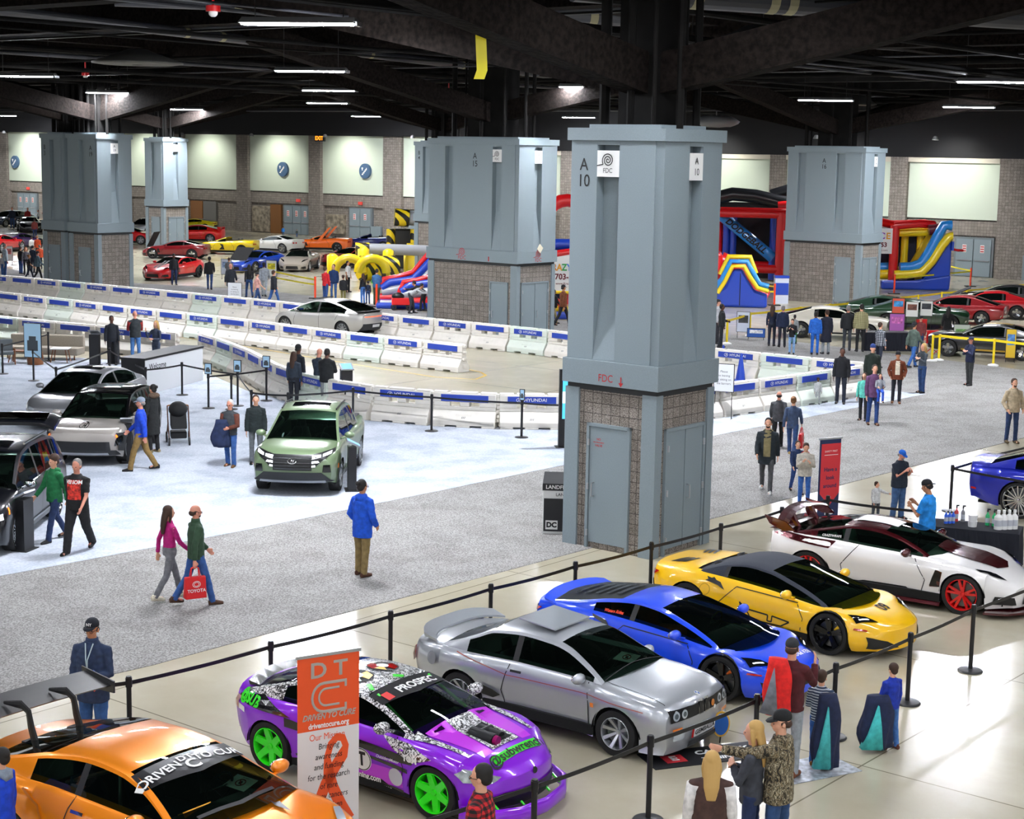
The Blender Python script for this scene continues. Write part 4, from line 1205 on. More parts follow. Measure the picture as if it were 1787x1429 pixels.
def place_front(px, hd, spec, side, z=0, sc=1.0):
 """near front wheel contact pixel and heading (degrees) -> centre of wheelbase"""
 a = gp(px[0], px[1], z); a.z = 0; h = math.radians(hd); d = V((math.cos(h), math.sin(h), 0)); n = V((-d.y, d.x, 0)) * side
 hw = keyf(spec['hw'])(spec['wb'] / 2) - .13
 return a - (d * spec['wb'] / 2 + n * hw) * sc, h
# ---- silver coupe
S = spec_e30('b9bdc2')
NEARSC = .965
def emark(c, mb, e, nm, m):
 if mb.f: return mb.build(nm, m, e)
def m_e30(c, e):
 mb = MB(); c.line(mb, [(-1.35, .90), (-.5, .73), (.84, .74), (1.7, .68)], 'R', .006); c.line(mb, [(-1.35, .90), (-.5, .73), (.84, .74), (1.7, .68)], 'L', .006)
 emark(c, mb, e, 'pinstripe', mat('pinstripe_red', 'a85a4c', .5))
 mb = MB(); c.quad(mb, [(-.3, .285), (.3, .285), (.3, .40), (-.3, .40)], 'F', .036); p = emark(c, mb, e, 'licence_plate', PLATEM)
 mb = MB(); c.text(mb, 'GEMBALLA', .085, (.02, .34), 'F', off=.042, sx=1.2); emark(c, mb, p, 'plate_lettering', INK)
 mb = MB(); c.quad(mb, [(-.3, .285), (-.25, .285), (-.25, .40), (-.3, .40)], 'F', .040); emark(c, mb, p, 'plate_stripe', TAILR)
 mb = MB(); c.quad(mb, circ(1.98, 0, .04, 12), 'T', .008); r = emark(c, mb, e, 'bonnet_badge', WHITE)
 mb = MB(); c.quad(mb, [(1.98, 0), (2.012, 0), (2.005, .022), (1.98, .032)], 'T', .012); c.quad(mb, [(1.98, 0), (1.948, 0), (1.955, -.022), (1.98, -.032)], 'T', .012); emark(c, mb, r, 'badge_blue', mat('badge_blue', '2a5db0', .4))
 mb = MB(); c.quad(mb, circ(.22, .63, .045, 14), 'F', .03); emark(c, mb, e, 'grille_badge', mat('badge_orange', 'd9822b', .5))
 mb = MB(); c.quad(mb, circ(.27, .565, .028, 12), 'F', .03); emark(c, mb, e, 'grille_badge', WHITE)
 c.line(mb := MB(), [(2.0, .66), (1.0, .70), (.98, 0), (1.0, -.70), (2.0, -.66)], 'T', .006); emark(c, mb, e, 'bonnet_seam', mat('seam_dark', '151517'))
 # raised sunroof panel
 mb = MB(); mb.hull8([(-.62, -.42, 1.40), (.0, -.42, 1.345), (.0, .42, 1.345), (-.62, .42, 1.40)], [(-.62, -.42, 1.43), (.0, -.42, 1.37), (.0, .42, 1.37), (-.62, .42, 1.43)])
 mb.build('sunroof', c.s['paint'], e, bevel=.01)
 # boot spoiler: a curved blade
 mb = MB(); rings = []
 for i in range(13):
  t = -1 + i / 6; y = t * .8; x = -2.12 + .22 * t * t * t * t; z = 1.0 - .05 * abs(t) ** 3
  rings.append([(x - .09, y, z + .10), (x + .14, y, z + .03), (x + .14, y, z + .0), (x - .07, y, z + .045)])
 mb.loft(rings); mb.box(-2.15, -2.0, .5, .6, .93, 1.03); mb.box(-2.15, -2.0, -.6, -.5, .93, 1.03)
 mb.build('boot_spoiler', c.s['paint'], e, smooth=False)
 for sg in (1, -1):
  mb = MB(); mb.box(.62, .74, .86 * sg, 1.02 * sg, .90, 1.02);
loc, hd = place_front((1078.6, 1317), -36.5, S, -1, sc=NEARSC)
c_, e = build_car(S, loc, hd, 'silver boxy coupe with raised sunroof panel and round twin headlights', marks=m_e30); e.scale = [NEARSC] * 3
# ---- blue and yellow wedge sports cars
S = spec_huracan('0848ea', caliper=mat('caliper_orange', 'e06a1a', .4), seatm=mat('orange_leather', 'c4511a', .6))
def m_blue(c, e):
 mb = MB()
 for i in range(5): c.quad(mb, [(-.78 - i * .2, -.36), (-.86 - i * .2, -.36), (-.86 - i * .2, .36), (-.78 - i * .2, .36)], 'T', .02)
 emark(c, mb, e, 'engine_louvre', mat('louvre_gloss', '2b2f36', .2))
 mb = MB(); c.text(mb, 'Waters Rides', .06, (-.66, .93), 'R', off=.01, shear=.2); emark(c, mb, e, 'window_lettering', mat('sticker_orange', 'ff4a22', .5))
 mb = MB(); rings = []
 for i in range(13):
  t = -1 + i / 6; y = t * .80; x = -1.98 + .16 * t * t; z = .935 - .05 * t ** 4
  rings.append([(x - .1, y, z + .06), (x + .14, y, z + .0), (x + .14, y, z - .03), (x - .08, y, z + .02)])
 mb.loft(rings); mb.box(-2.0, -1.88, .5, .56, .84, .93); mb.box(-2.0, -1.88, -.56, -.5, .84, .93)
 mb.build('tail_spoiler', c.s['paint'], e)
 mb = MB(); c.text(mb, 'REV PROOF', .11, (1.98, .2), 'T', ang=math.pi / 2 * -1, off=.01); emark(c, mb, e, 'nose_lettering', WHITE)
loc, hd = place_front((1259, 1222), -38, S, -1, sc=NEARSC)
c_, e = build_car(S, loc, hd, 'blue low wedge-shaped sports car with black wheels and a blue roof', marks=m_blue); e.scale = [NEARSC] * 3
S = spec_huracan('fdc400', caliper=mat('caliper_yellow', 'f0c010', .4), roofm=mat('soft_top_fabric', '2a2f3a', .85, noise_amt=.15, noise_scale=80))
S['roof'] = [(1.32, .72), (.9, .88), (.45, 1.02), (.05, 1.12), (-.35, 1.155), (-.75, 1.10), (-1.15, .97), (-1.4, .90)]
S['gh'] = dict(S['gh'], rb=-1.4, rt=-3, rg0=0, dlo0=-.72, bp=-.69)
def m_yel(c, e):
 mb = MB()
 for sg in (1, -1):
  for i in range(3): c.quad(mb, [(-1.50 - i * .1, .22 * sg), (-1.55 - i * .1, .22 * sg), (-1.68 - i * .1, .58 * sg), (-1.60 - i * .1, .58 * sg)], 'T', .01)
 emark(c, mb, e, 'engine_vent', MESHBLK)
 mb = MB()
 for P in ([(-.1, .30), (.0, .30), (.45, .30), (.62, .40), (.3, .44), (.28, .34), (.2, .34), (.22, .44), (-.2, .47), (-.32, .56), (-.26, .44), (-.16, .42)],):
  c.line(mb, P + [P[0]], 'R', .012, .008); c.line(mb, P + [P[0]], 'L', .012, .008)
 emark(c, mb, e, 'door_graphic', INK)
 mb = MB(); c.text(mb, '60', .30, (1.72, .1), 'T', ang=-math.pi / 2 + .0, off=.008, bold=.03, sx=.8); emark(c, mb, e, 'bonnet_number', INK)
 mb = MB(); c.quad(mb, [(-1.0, .80), (-.7, .74), (-.86, .86)], 'R', .01); emark(c, mb, e, 'haunch_intake', MESHBLK)
 mb = MB(); c.line(mb, circ(-.98, .66, .09, 16) + [circ(-.98, .66, .09, 16)[0]], 'R', .004); emark(c, mb, e, 'fuel_flap_seam', mat('seam_yellow', '9a7404', .5))
loc, hd = place_front((1447, 1141), -39, S, -1, sc=NEARSC)
c_, e = build_car(S, loc, hd, 'yellow wedge-shaped roadster with a dark fabric roof and black wheels', marks=m_yel); e.scale = [NEARSC] * 3
# ---- white and maroon sports car with a tall wing
MAROON = mat('maroon_flake_paint', '4a0710', .25, .5, coat=1, noise_amt=.6, noise_scale=60)
S = spec_vette('ece9e6', roofm=MAROON, wheel=RIMS['red5'], mirrorm=MAROON, seatm=mat('pale_green_leather', '8ea79b', .6))
def m_vette(c, e):
 mb = MB(); c.quad(mb, [(.72, -.30), (.72, .30), (1.35, .40), (1.75, .30), (1.85, .0), (1.75, -.30), (1.35, -.40)], 'T', .012); emark(c, mb, e, 'bonnet_panel', MAROON)
 mb = MB(); c.quad(mb, [(-.02, -.22), (-.02, .22), (-.75, .26), (-.75, -.26)], 'T', .012); emark(c, mb, e, 'roof_stripe', WHITE)
 mb = MB(); c.quad(mb, [(-1.0, .80), (-.9, .92), (-1.9, .96), (-2.1, .90)], 'R', .01); c.quad(mb, [(.80, .40), (.98, .42), (1.02, .68), (.92, .70)], 'R', .014); c.quad(mb, [(.80, .40), (.98, .42), (1.02, .68), (.92, .70)], 'L', .014)
 emark(c, mb, e, 'maroon_trim', MAROON)
 # rocker and splitter
 for sg in (1, -1):
  mb = MB(); mb.hull8([(-1.0, .80 * sg, .12), (1.0, .82 * sg, .10), (1.0, .96 * sg, .10), (-1.0, .96 * sg, .12)], [(-1.0, .80 * sg, .17), (1.0, .82 * sg, .15), (1.0, .93 * sg, .15), (-1.0, .93 * sg, .17)])
  mb.build('side_skirt', MAROON, e)
 mb = MB(); pts = [(1.75, -.98), (2.1, -.85), (2.36, -.5), (2.42, 0), (2.36, .5), (2.1, .85), (1.75, .98)]
 mb.prism(pts, .08, .115, plane='xy'); mb.build('front_splitter', MAROON, e)
 # wing
 mb = MB(); rings = []
 for i in range(17):
  t = -1 + i / 8; y = t * .92; x = -1.95 + .12 * t * t; z = 1.15 + .10 * (1 - t * t)
  rings.append([(x - .12, y, z + .05), (x + .0, y, z + .03), (x + .09, y, z - .0), (x + .08, y, z - .02), (x - .11, y, z + .03)])
 mb.loft(rings)
 w = mb.build('rear_wing', MAROON, e, smooth=False)
 for sg in (1, -1):
  mb = MB(); mb.prism([(-2.1, 1.1), (-2.2, 1.24), (-1.8, 1.16), (-1.62, 1.02), (-1.85, 1.0)], .90 * sg, .94 * sg); mb.build('wing_endplate', MAROON, w)
  mb = MB(); mb.tube([(-1.75, .42 * sg, .9), (-1.85, .42 * sg, 1.05), (-1.92, .42 * sg, 1.19)], [(.03, .09)] * 3, 10, side=(0, 1, 0)); mb.build('wing_support', MAROON, w)
 mb = MB(); mb.loft([[(-2.2, y, 1.0 - .05 * (y / .8) ** 2), (-1.95, y, 1.02 - .05 * (y / .8) ** 2), (-2.1, y, 1.05 - .06 * (y / .8) ** 2)] for y in [-.7, -.4, 0, .4, .7]]); mb.build('tail_lip', MAROON, e)
 mb = MB(); c.text(mb, 'CRAZYWRAPS', .05, (-1.0, .99), 'R', off=.012); emark(c, mb, e, 'window_lettering', WHITE)
loc, hd = place_front((1678, 1071), -32, S, -1)
c_, e = build_car(S, loc, hd, 'white sports car with maroon bonnet, red wheels and a tall maroon rear wing', marks=m_vette)
# ---- purple drift coupe
def _scrib(nt, L, b):
 tc = nt.nodes.new('ShaderNodeTexCoord')
 vo = nt.nodes.new('ShaderNodeTexVoronoi'); vo.feature = 'DISTANCE_TO_EDGE'; vo.inputs['Scale'].default_value = 13; vo.inputs['Randomness'].default_value = 1
 n = nt.nodes.new('ShaderNodeTexNoise'); n.inputs['Scale'].default_value = 7; n.inputs['Detail'].default_value = 3
 mxv = nt.nodes.new('ShaderNodeMix'); mxv.data_type = 'VECTOR'; mxv.inputs[0].default_value = .25
 L(tc.outputs['Object'], n.inputs['Vector']); L(tc.outputs['Object'], mxv.inputs[4]); L(n.outputs[1], mxv.inputs[5]); L(mxv.outputs[1], vo.inputs['Vector'])
 n2 = nt.nodes.new('ShaderNodeTexNoise'); n2.inputs['Scale'].default_value = 38; n2.inputs['Detail'].default_value = 2; L(tc.outputs['Object'], n2.inputs['Vector'])
 r = ramp(nt, [(0, '0a0a0a'), (.05, '0a0a0a'), (.09, 'e8e8e8'), (1, 'f0f0f0')]); L(vo.outputs[0], r.inputs[0])
 r2 = ramp(nt, [(.42, '0a0a0a'), (.46, 'ffffff')]); L(n2.outputs[0], r2.inputs[0])
 mx = nt.nodes.new('ShaderNodeMix'); mx.data_type = 'RGBA'; mx.blend_type = 'MULTIPLY'; mx.inputs[0].default_value = .8
 L(r.outputs[0], mx.inputs[6]); L(r2.outputs[0], mx.inputs[7]); L(mx.outputs[2], b.inputs['Base Color'])
SCRIB = nodemat('scribble_wrap', _scrib, .3, coat=1)
PINKP = mat('pink_purple_paint', 'c52ae0', .3, .1, coat=1)
NEONG = mat('neon_green', '2fe01c', .35, coat=.5)
S = spec_brz('8a10d8', roofm=SCRIB, mirrorm=SCRIB, doors=[[(.78, .2), (.86, .55), (.72, .87)], [(-.5, .22), (-.58, .5), (-.4, .9)]])
def m_brz(c, e):
 BK = mat('gloss_black_wrap', '0c0c10', .2, coat=1)
 def q(nm, m, view, polys, off=.007):
  mb = MB()
  for P in polys: c.quad(mb, P, view, off)
  return emark(c, mb, e, nm, m)
 q('bonnet_stripe', PINKP, 'T', [[(.98, -.62), (.98, -.22), (1.75, -.3), (1.75, -.48)], [(.98, .62), (.98, .22), (1.75, .3), (1.75, .48)]])
 q('bonnet_scribble', SCRIB, 'T', [[(1.0, -.24), (1.0, .24), (1.72, .27), (1.72, -.27)], [(.9, .66), (.9, .8), (1.65, .66), (1.65, .6)], [(.9, -.66), (.9, -.8), (1.65, -.66), (1.65, -.6)]], .010)
 q('bonnet_opening', LINER, 'T', [[(1.28, -.22), (1.22, .2), (1.66, .2), (1.66, -.2)]], .014)
 z = c.deck(1.45) + .02
 mb = MB(); mb.tube([(1.28, -.1, z), (1.62, -.1, z - .03)], .09, 12); mb.tube([(1.28, .07, z), (1.6, .07, z - .03)], .07, 12); mb.tube([(1.4, -.14, z + .03), (1.4, .14, z + .03)], .04, 10)
 mb.build('engine_manifold', mat('engine_black', '1b1c1e', .4, .5), e, auto=40)
 mb = MB(); mb.tube([(1.64, -.12, z), (1.69, -.12, z - .005)], .06, 14); mb.build('pulley', mat('magenta_anodised', 'b01a70', .3, .7), e)
 q('number_patch', NEONG, 'T', [[(1.80, -.46), (1.80, .46), (1.92, .44), (1.92, -.44)]], .009)
 mb = MB(); c.text(mb, '@subwrench', .17, (1.86, 0), 'T', ang=math.pi / 2, off=.014, bold=.02, sx=1.15, shear=.2); emark(c, mb, e, 'bonnet_lettering', INK)
 q('_side_wrap', BK, 'R', [[(-1.0, .66), (1.3, .52), (1.3, .44), (.8, .5), (-1.0, .78)], [(-2.0, .86), (-1.4, .97), (-.9, .78), (-1.5, .8)], [(-.85, .22), (.85, .2), (.85, .26), (-.85, .34)]])
 q('_side_wrap', BK, 'R', [[(-.7, .80), (.85, .70), (1.2, .62), (.8, .6), (-.6, .70)]])
 q('side_pink', PINKP, 'R', [[(.1, .26), (.84, .24), (.84, .48), (.2, .48)]], .006)
 q('fender_scribble', SCRIB, 'R', [[(.5, .86), (.95, .84), (1.3, .74), (1.0, .64), (.72, .74)], [(-.9, .24), (-.3, .36), (.1, .24), (.84, .2), (.84, .17), (-.9, .18)]], .009)
 for i, ch in enumerate('ST'):
  x = -.12 + i * .33; z = .50
  q('roundel', WHITE, 'R', [circ(x, z, .15, 22, .145)], .011)
  mb = MB(); P = circ(x, z, .135, 22); c.line(mb, P + [P[0]], 'R', .006, .014); c.text(mb, ch, .24, (x, z), 'R', off=.015, bold=.04, sx=.8); emark(c, mb, e, 'roundel_lettering', INK)
 mb = MB(); c.text(mb, 'NonStopTuning.com', .10, (.1, .30), 'R', off=.013, bold=.03, sx=.95); c.text(mb, 'TOM', .10, (.98, .68), 'R', off=.013, bold=.05); c.text(mb, 'OutsidersMotor', .055, (.62, .60), 'R', off=.013, shear=.2)
 c.text(mb, 'WINMAX', .055, (.55, .225), 'R', off=.014); c.text(mb, 'DEPENDABLE', .04, (.12, .20), 'R', off=.014)
 emark(c, mb, e, 'side_lettering', WHITE)
 q('flag_blue', mat('flag_blue', '2448b8', .5), 'R', [[(1.10, .64), (1.15, .64), (1.17, .70), (1.12, .70)]], .013)
 q('flag_red', TAILR, 'R', [[(1.15, .64), (1.2, .64), (1.22, .70), (1.17, .70)]], .013)
 q('club_roundel', mat('roundel_grey', 'c4c2cc', .5), 'R', [circ(.74, .40, .11, 20)], .012)
 q('quarter_sticker', WHITE, 'R', [[(-1.95, .74), (-1.68, .70), (-1.68, .77), (-1.93, .81)]], .012)
 mb = MB(); c.text(mb, '@SUB', .16, (-1.62, .88), 'R', off=.012, bold=.05, sx=.9, ang=-.1); emark(c, mb, e, 'quarter_lettering', NEONG)
 q('visor_strip', mat('visor_black', '101014', .3), 'T', [[(.10, -.6), (.10, .6), (.34, .62), (.42, 0), (.34, -.62)]], .012)
 mb = MB(); c.text(mb, 'PROSPEC', .17, (.27, .12), 'T', ang=math.pi / 2, off=.018, bold=.03, sx=1.05); emark(c, mb, e, 'visor_lettering', WHITE)
 q('visor_badge', mat('sticker_red', 'd6231f', .5), 'T', [[(.2, -.5), (.34, -.5), (.34, -.38), (.2, -.38)]], .016)
 for y, m1, m2 in ((-.28, mat('flag_gold', 'e2b313', .4), TAILR), (.22, TAILR, mat('flag_gold', 'e2b313', .4))):
  q('roof_emblem', INK, 'T', [circ(-.35, y, .21, 20)], .010)
  q('roof_emblem', m1, 'T', [[(-.35, y), (-.35, y + .19), (-.2, y + .13), (-.16, y)], [(-.35, y), (-.35, y - .19), (-.5, y - .13), (-.54, y)]], .014)
  q('roof_emblem', m2, 'T', [[(-.35, y), (-.35, y - .17), (-.2, y - .1)]], .014)
  q('roof_emblem', WHITE, 'T', [circ(-.35, y, .08, 14)], .018)
 q('roof_sticker', NEONG, 'T', [[(.0, .0), (.08, .1), (.04, .16), (-.06, .06)], [(-.1, -.42), (.05, -.5), (.08, -.46), (-.06, -.36)], [(-.95, -.4), (-.9, .4), (-.98, .4), (-1.02, -.4)]], .012)
 # open front: bar, low lip and braces
 mb = MB(); P = [(1.72, -.92, .2), (2.05, -.78, .17), (2.24, -.45, .16), (2.3, 0, .155), (2.24, .45, .16), (2.05, .78, .17), (1.72, .92, .2)]
 mb.tube(P, [(.1, .05)] * 7, 8, side=(0, 0, 1)); mb.build('front_lip', c.s['paint'], e, smooth=True)
 for y in (-.62, -.25, .3, .62):
  mb = MB(); mb.tube([(2.0 - abs(y) * .2, y, .36), (2.22 - abs(y) * .2, y, .2)], .015, 6); mb.build('lip_brace', NEONG, e)
 mb = MB(); mb.box(1.93, 1.99, -.42, .42, .2, .42); mb.build('radiator', mat('radiator_grey', '4a4d50', .5, .6), e)
 mb = MB(); c.quad(mb, circ(0, .545, .045, 14, .035), 'F', .012); emark(c, mb, e, 'nose_badge', INK)
 mb = MB(); mb.loft([[(-1.98 + .2 * (y / .7) ** 2, y, .98), (-1.8 + .2 * (y / .7) ** 2, y, 1.01), (-2.0 + .2 * (y / .7) ** 2, y, 1.05 - .02 * (y / .7) ** 2)] for y in [-.66, -.4, -.2, 0, .2, .4, .66]]); mb.build('tail_lip', BK, e)
 mb = MB(); mb.tube([(.78, -.56, .85), (.16, -.5, 1.2)], .022, 8); mb.tube([(.78, .56, .85), (.16, .5, 1.2)], .022, 8); mb.tube([(-.5, -.5, .5), (-.5, -.48, 1.2), (-.5, .48, 1.2), (-.5, .5, .5)], .022, 8); mb.build('roll_cage', NEONG, e)
loc, hd = place_front((761, 1427), -34.5, S, -1, sc=NEARSC)
c_, e = build_car(S, loc, hd, 'purple drift coupe with neon green wheels and a scribble-pattern roof', marks=m_brz); e.scale = [NEARSC] * 3
# ---- orange coupe with tall wing
S = spec_gtr('f98e06', seatm=mat('blue_harness_seat', '16264a', .7))
def m_gtr(c, e):
 mb = MB(); c.quad(mb, [(.16, -.62), (.16, .62), (.42, .66), (.52, 0), (.42, -.66)], 'T', .010); emark(c, mb, e, 'visor_strip', mat('visor_black', '101014', .3))
 mb = MB(); c.text(mb, 'DRIVEN', .15, (.33, -.40), 'T', ang=math.pi / 2 + .1, off=.016, bold=.02, sx=1.1); c.text(mb, 'TO CURE', .15, (.33, .40), 'T', ang=math.pi / 2 - .1, off=.016, bold=.02, sx=1.0)
 c.text(mb, 'DT', .12, (.25, 0), 'T', ang=math.pi / 2, off=.016, bold=.03, sx=1.2); c.text(mb, 'C', .2, (.38, 0), 'T', ang=math.pi / 2, off=.016, bold=.03, sx=1.2)
 emark(c, mb, e, 'visor_lettering', WHITE)
 # wing on swan-neck stands
 CARB = mat('carbon_black', '1c1c1e', .35, coat=.6)
 mb = MB(); rings = []
 for i in range(15):
  t = -1 + i / 7; y = t * 1.0; z = 1.36 + .02 * (1 - t * t)
  rings.append([(-2.55, y, z + .07), (-2.36, y, z + .035), (-2.18, y, z - .0), (-2.1, y, z - .015), (-2.12, y, z - .035), (-2.35, y, z - .0), (-2.54, y, z + .04)])
 mb.loft(rings); w = mb.build('rear_wing', CARB, e)
 for sg in (1, -1):
  mb = MB(); mb.prism([(-2.6, 1.24), (-2.62, 1.47), (-2.05, 1.40), (-2.05, 1.26)], 1.0 * sg, 1.02 * sg); mb.build('wing_endplate', CARB, w)
  y = .3 * sg
  mb = MB(); mb.tube([(-1.78, y, 1.1), (-1.84, y, 1.25), (-1.88, y, 1.42), (-2.0, y, 1.47), (-2.3, y, 1.43)], [(.02, .07), (.02, .06), (.02, .05), (.018, .05), (.015, .02)], 8, side=(0, 1, 0))
  mb.box(-1.92, -1.62, y - .07, y + .07, 1.08, 1.10); mb.build('wing_stand', BLACK, w)
 mb = MB(); mb.tube([(-.1, -.55, .7), (-.15, -.5, 1.28), (-.15, .5, 1.28), (-.1, .55, .7)], .022, 8); mb.tube([(-.15, -.5, 1.26), (-1.0, -.5, .9)], .022, 8); mb.build('roll_cage', SILVER, e)
 # plate on the dash
 mb = MB(); mb.M = Matrix.Translation((.86, -.42, 1.06)) @ Matrix.Rotation(-.5, 4, 'Y'); mb.box(-.07, .07, -.16, .16, 0, .012); p = mb.build('licence_plate', mat('plate_orange', 'e9a32c', .5, noise_amt=.3, noise_scale=6), e)
 mb = MB(); mb.M = Matrix.Translation((.86, -.42, 1.075)) @ Matrix.Rotation(-.5, 4, 'Y'); put_text(mb, 'F CANCR', .085, (0, 0, 0), (0, 1, 0), (-1, 0, 0), sx=.9, bold=.02); mb.build('plate_lettering', INK, p)
 mb = MB(); c.quad(mb, [(.93, -.52), (.99, -.52), (1.05, 0), (.99, .5), (1.03, .5), (1.1, 0), (1.03, -.52)], 'T', .012); emark(c, mb, e, 'wiper', BLACK)
 for k, t in enumerate([0, .2, .4, .6, .8, 1]):
  pass
a = gp(28, 1398, .7); hdg = math.radians(-37); d = V((math.cos(hdg), math.sin(hdg), 0)); n = V((-d.y, d.x, 0))
loc = V((a.x, a.y, 0)) + d * (2.78 / 2) + n * .85
c_, e = build_car(S, loc, hdg, 'orange sports coupe with a tall black rear wing in the lower left corner', marks=m_gtr)
# ---- deep blue luxury coupe at the right edge
S = spec_sedan('1020a8', wheel=RIMS['multi'], r=.39, r2=.39, gap=.03)
S.update(wb=3.0, ro=1.25, fo=.9, kind='luxury_coupe')
f = lambda L, k=1.0, dz=0: [(x * 1.08, v * k + dz) for x, v in L]
S['hw'] = [(x * 1.12, v * 1.06) for x, v in S['hw']]
for kk in ('deck', 'sh'): S[kk] = f(S[kk], 1.05, .03)
S['bot'] = f(S['bot']); S['roof'] = f(S['roof'], 1.03, .05)
S['gh'] = {k_: (v * 1.08 if k_ in ('wb', 'wt', 'rt', 'rb', 'dlo0', 'dlo1', 'bp') else v) for k_, v in S['gh'].items()}
S['feat'] = [('side_marker', TAILR, 'LR', [[(-2.55, .52), (-2.42, .52), (-2.42, .56), (-2.55, .56)]]), ('tail_light', TAILR, 'B', [[(.6, .8), (.75, .8), (.75, .98), (.6, .98)]])]
a = gp(1777, 904); hdg = math.radians(-33); d = V((math.cos(hdg), math.sin(hdg), 0)); n = V((-d.y, d.x, 0))
loc = a + d * 1.5 + n * .82
build_car(S, loc, hdg, 'deep blue luxury coupe with large chrome wire-look wheels, cut by the right edge')
# ---------------------------------------------------------------- water-filled barriers
BARM = mat('barrier_plastic', 'e9e4da', .45, noise_amt=.04, noise_scale=3)
BARG = mat('barrier_plastic_greenish', 'dfe8dc', .45)
BLUEB = mat('banner_blue', '1f3fa6', .6)
BL = 1.86
def barrier_mesh():
 mb = MB(); L = BL / 2 - .03
 # flared foot with fork gaps underneath
 foot = [(-.3, .06), (.3, .06), (.3, .2), (.13, .46), (-.13, .46), (-.3, .2)]
 mb.prism([(p[0], p[1]) for p in foot], -L, L, plane='yz')
 mb2 = []
 for a, b in ((-L, -.52), (-.2, .2), (.52, L)): mb.prism([(-.3, 0), (.3, 0), (.3, .07), (-.3, .07)], a, b, plane='yz')
 # upper wall with two windows
 for a, b, z0, z1 in ((-L, L, .46, .56), (-L, -.42, .56, .68), (-.14, .14, .56, .68), (.42, L, .56, .68), (-L, L, .68, .92)):
  mb.prism([(-.11, z0), (.11, z0), (.11, z1), (-.11, z1)], a, b, plane='yz')
 for a, b in ((-L, -.5), (-.42, .36), (.44, L)): mb.prism([(-.1, .92), (.1, .92), (.08, .97), (-.08, .97)], a, b, plane='yz')
 # hinge knuckles at the joint
 for z in (.16, .40, .64, .84): mb.cyl((L + .02, 0), .075, z, z + .1, 10)
 for z in (.28, .52, .74): mb.cyl((-L - .02, 0), .075, z, z + .1, 10)
 # raised badge pad
 for s in (1, -1):
  mb.hull8([(-.28, s * .27, .2), (.28, s * .27, .2), (.28, s * .2, .2), (-.28, s * .2, .2)], [(-.22, s * .2, .38), (.22, s * .2, .38), (.2, s * .13, .4), (-.2, s * .13, .4)])
 return mb
def logo(mb, c, u, w, r):
 P = [V(c) + V(u) * (r * 1.45 * math.cos(t)) + V(w) * (r * math.sin(t)) for t in [2 * math.pi * i / 24 for i in range(25)]]
 n = V(u).cross(V(w))
 for a, b in zip(P, P[1:]):
  d = (b - a).normalized(); q = n.cross(d) * r * .12
  mb.add([a - q, b - q, b + q, a + q], [(0, 1, 2, 3)])
 put_text(mb, 'H', r * 1.5, c, u, w, bold=.03, shear=.35)
def barrier_proto(txt, m):
 e = empty('barrier', (0, 0, 0), 0, 'x', 'barrier')
 barrier_mesh().build('barrier_body', m, e, bevel=.02)
 mb = MB(); mb.box(-.68, .68, -.135, .135, .70, .885); b = mb.build('banner', BLUEB, e)
 if txt:
  for s in (1, -1):
   mb = MB(); u = V((s, 0, 0)); mb_y = -s * .139
   logo(mb, V((-.36 * s, mb_y, .795)), u, V((0, 0, 1)), .05)
   put_text(mb, 'HYUNDAI', .125, (.1 * s, mb_y, .795), u, (0, 0, 1), bold=.012, sx=1.15)
   mb.build('banner_lettering', WHITE, b)
 mb = MB()
 for s in (1, -1):
  u = V((s, 0, 0)); put_text(mb, '///', .09, (0, -s * .262, .27), u, V((0, s * .25, .97)).normalized(), bold=.02, sx=1.6)
 mb.build('maker_mark', mat('mark_grey', '6d6f72', .7), e)
 return e
BP = [barrier_proto(False, BARM), barrier_proto(True, BARM), barrier_proto(False, BARG), barrier_proto(True, BARG)]
used = set()
def barrier_row(px, word, where, phase=0, n=None, gap=0.0, skip=()):
 P = [gp(*p) for p in px]
 seg = [(P[i + 1] - P[i]).length for i in range(len(P) - 1)]; T = sum(seg)
 n = n or max(1, round(T / (BL + gap))); st = T / n
 def at(t):
  for i, L in enumerate(seg):
   if t <= L or i == len(seg) - 1: return P[i].lerp(P[i + 1], t / L)
   t -= L
 for k in range(n):
  if k in skip: continue
  a = at(k * st); b = at((k + 1) * st); m = (a + b) / 2; d = b - a
  txt = (k + phase) % 2 == 1
  pi = (2 if (k * 7 + phase) % 5 == 3 else 0) + (1 if txt else 0)
  pr = BP[pi]
  o = pr if pi not in used else copy_tree(pr)
  used.add(pi)
  o.location = (m.x, m.y, 0); o.rotation_euler.z = math.atan2(d.y, d.x)
  o.scale = (st / BL * .985, 1, 1)
  o['label'] = 'white barrier with %s %s' % ('lettered blue band' if txt else 'plain blue band', where)
  o['group'] = ('lettered' if txt else 'plain') + ' barriers of the ' + word
barrier_row([(-70, 508), (38, 517), (477, 563), (700, 592), (940, 618), (1020, 629), (1244, 656)], 'back row', 'in the back row of the track', 0)
barrier_row([(1244, 656), (1380, 671), (1505, 684)], 'right end of the back row', 'in the back row right of the big column', 1)
barrier_row([(-80, 536), (34, 551), (425, 600), (597, 624), (811, 650)], 'middle row', 'in the middle row of the track', 0)
barrier_row([(-80, 585), (59, 602), (164, 612), (312, 628)], 'short left row', 'in the front row by the lounge at the left', 1)
barrier_row([(349, 628), (392, 642), (440, 664), (492, 695), (545, 712), (613, 728), (691, 736), (790, 744), (900, 748), (985, 748)], 'curved front row', 'in the curved front row of the track', 1)
barrier_row([(1100, 748), (1210, 733), (1288, 722), (1386, 708), (1500, 690)], 'front row right of the big column', 'in the front row right of the big column', 0)
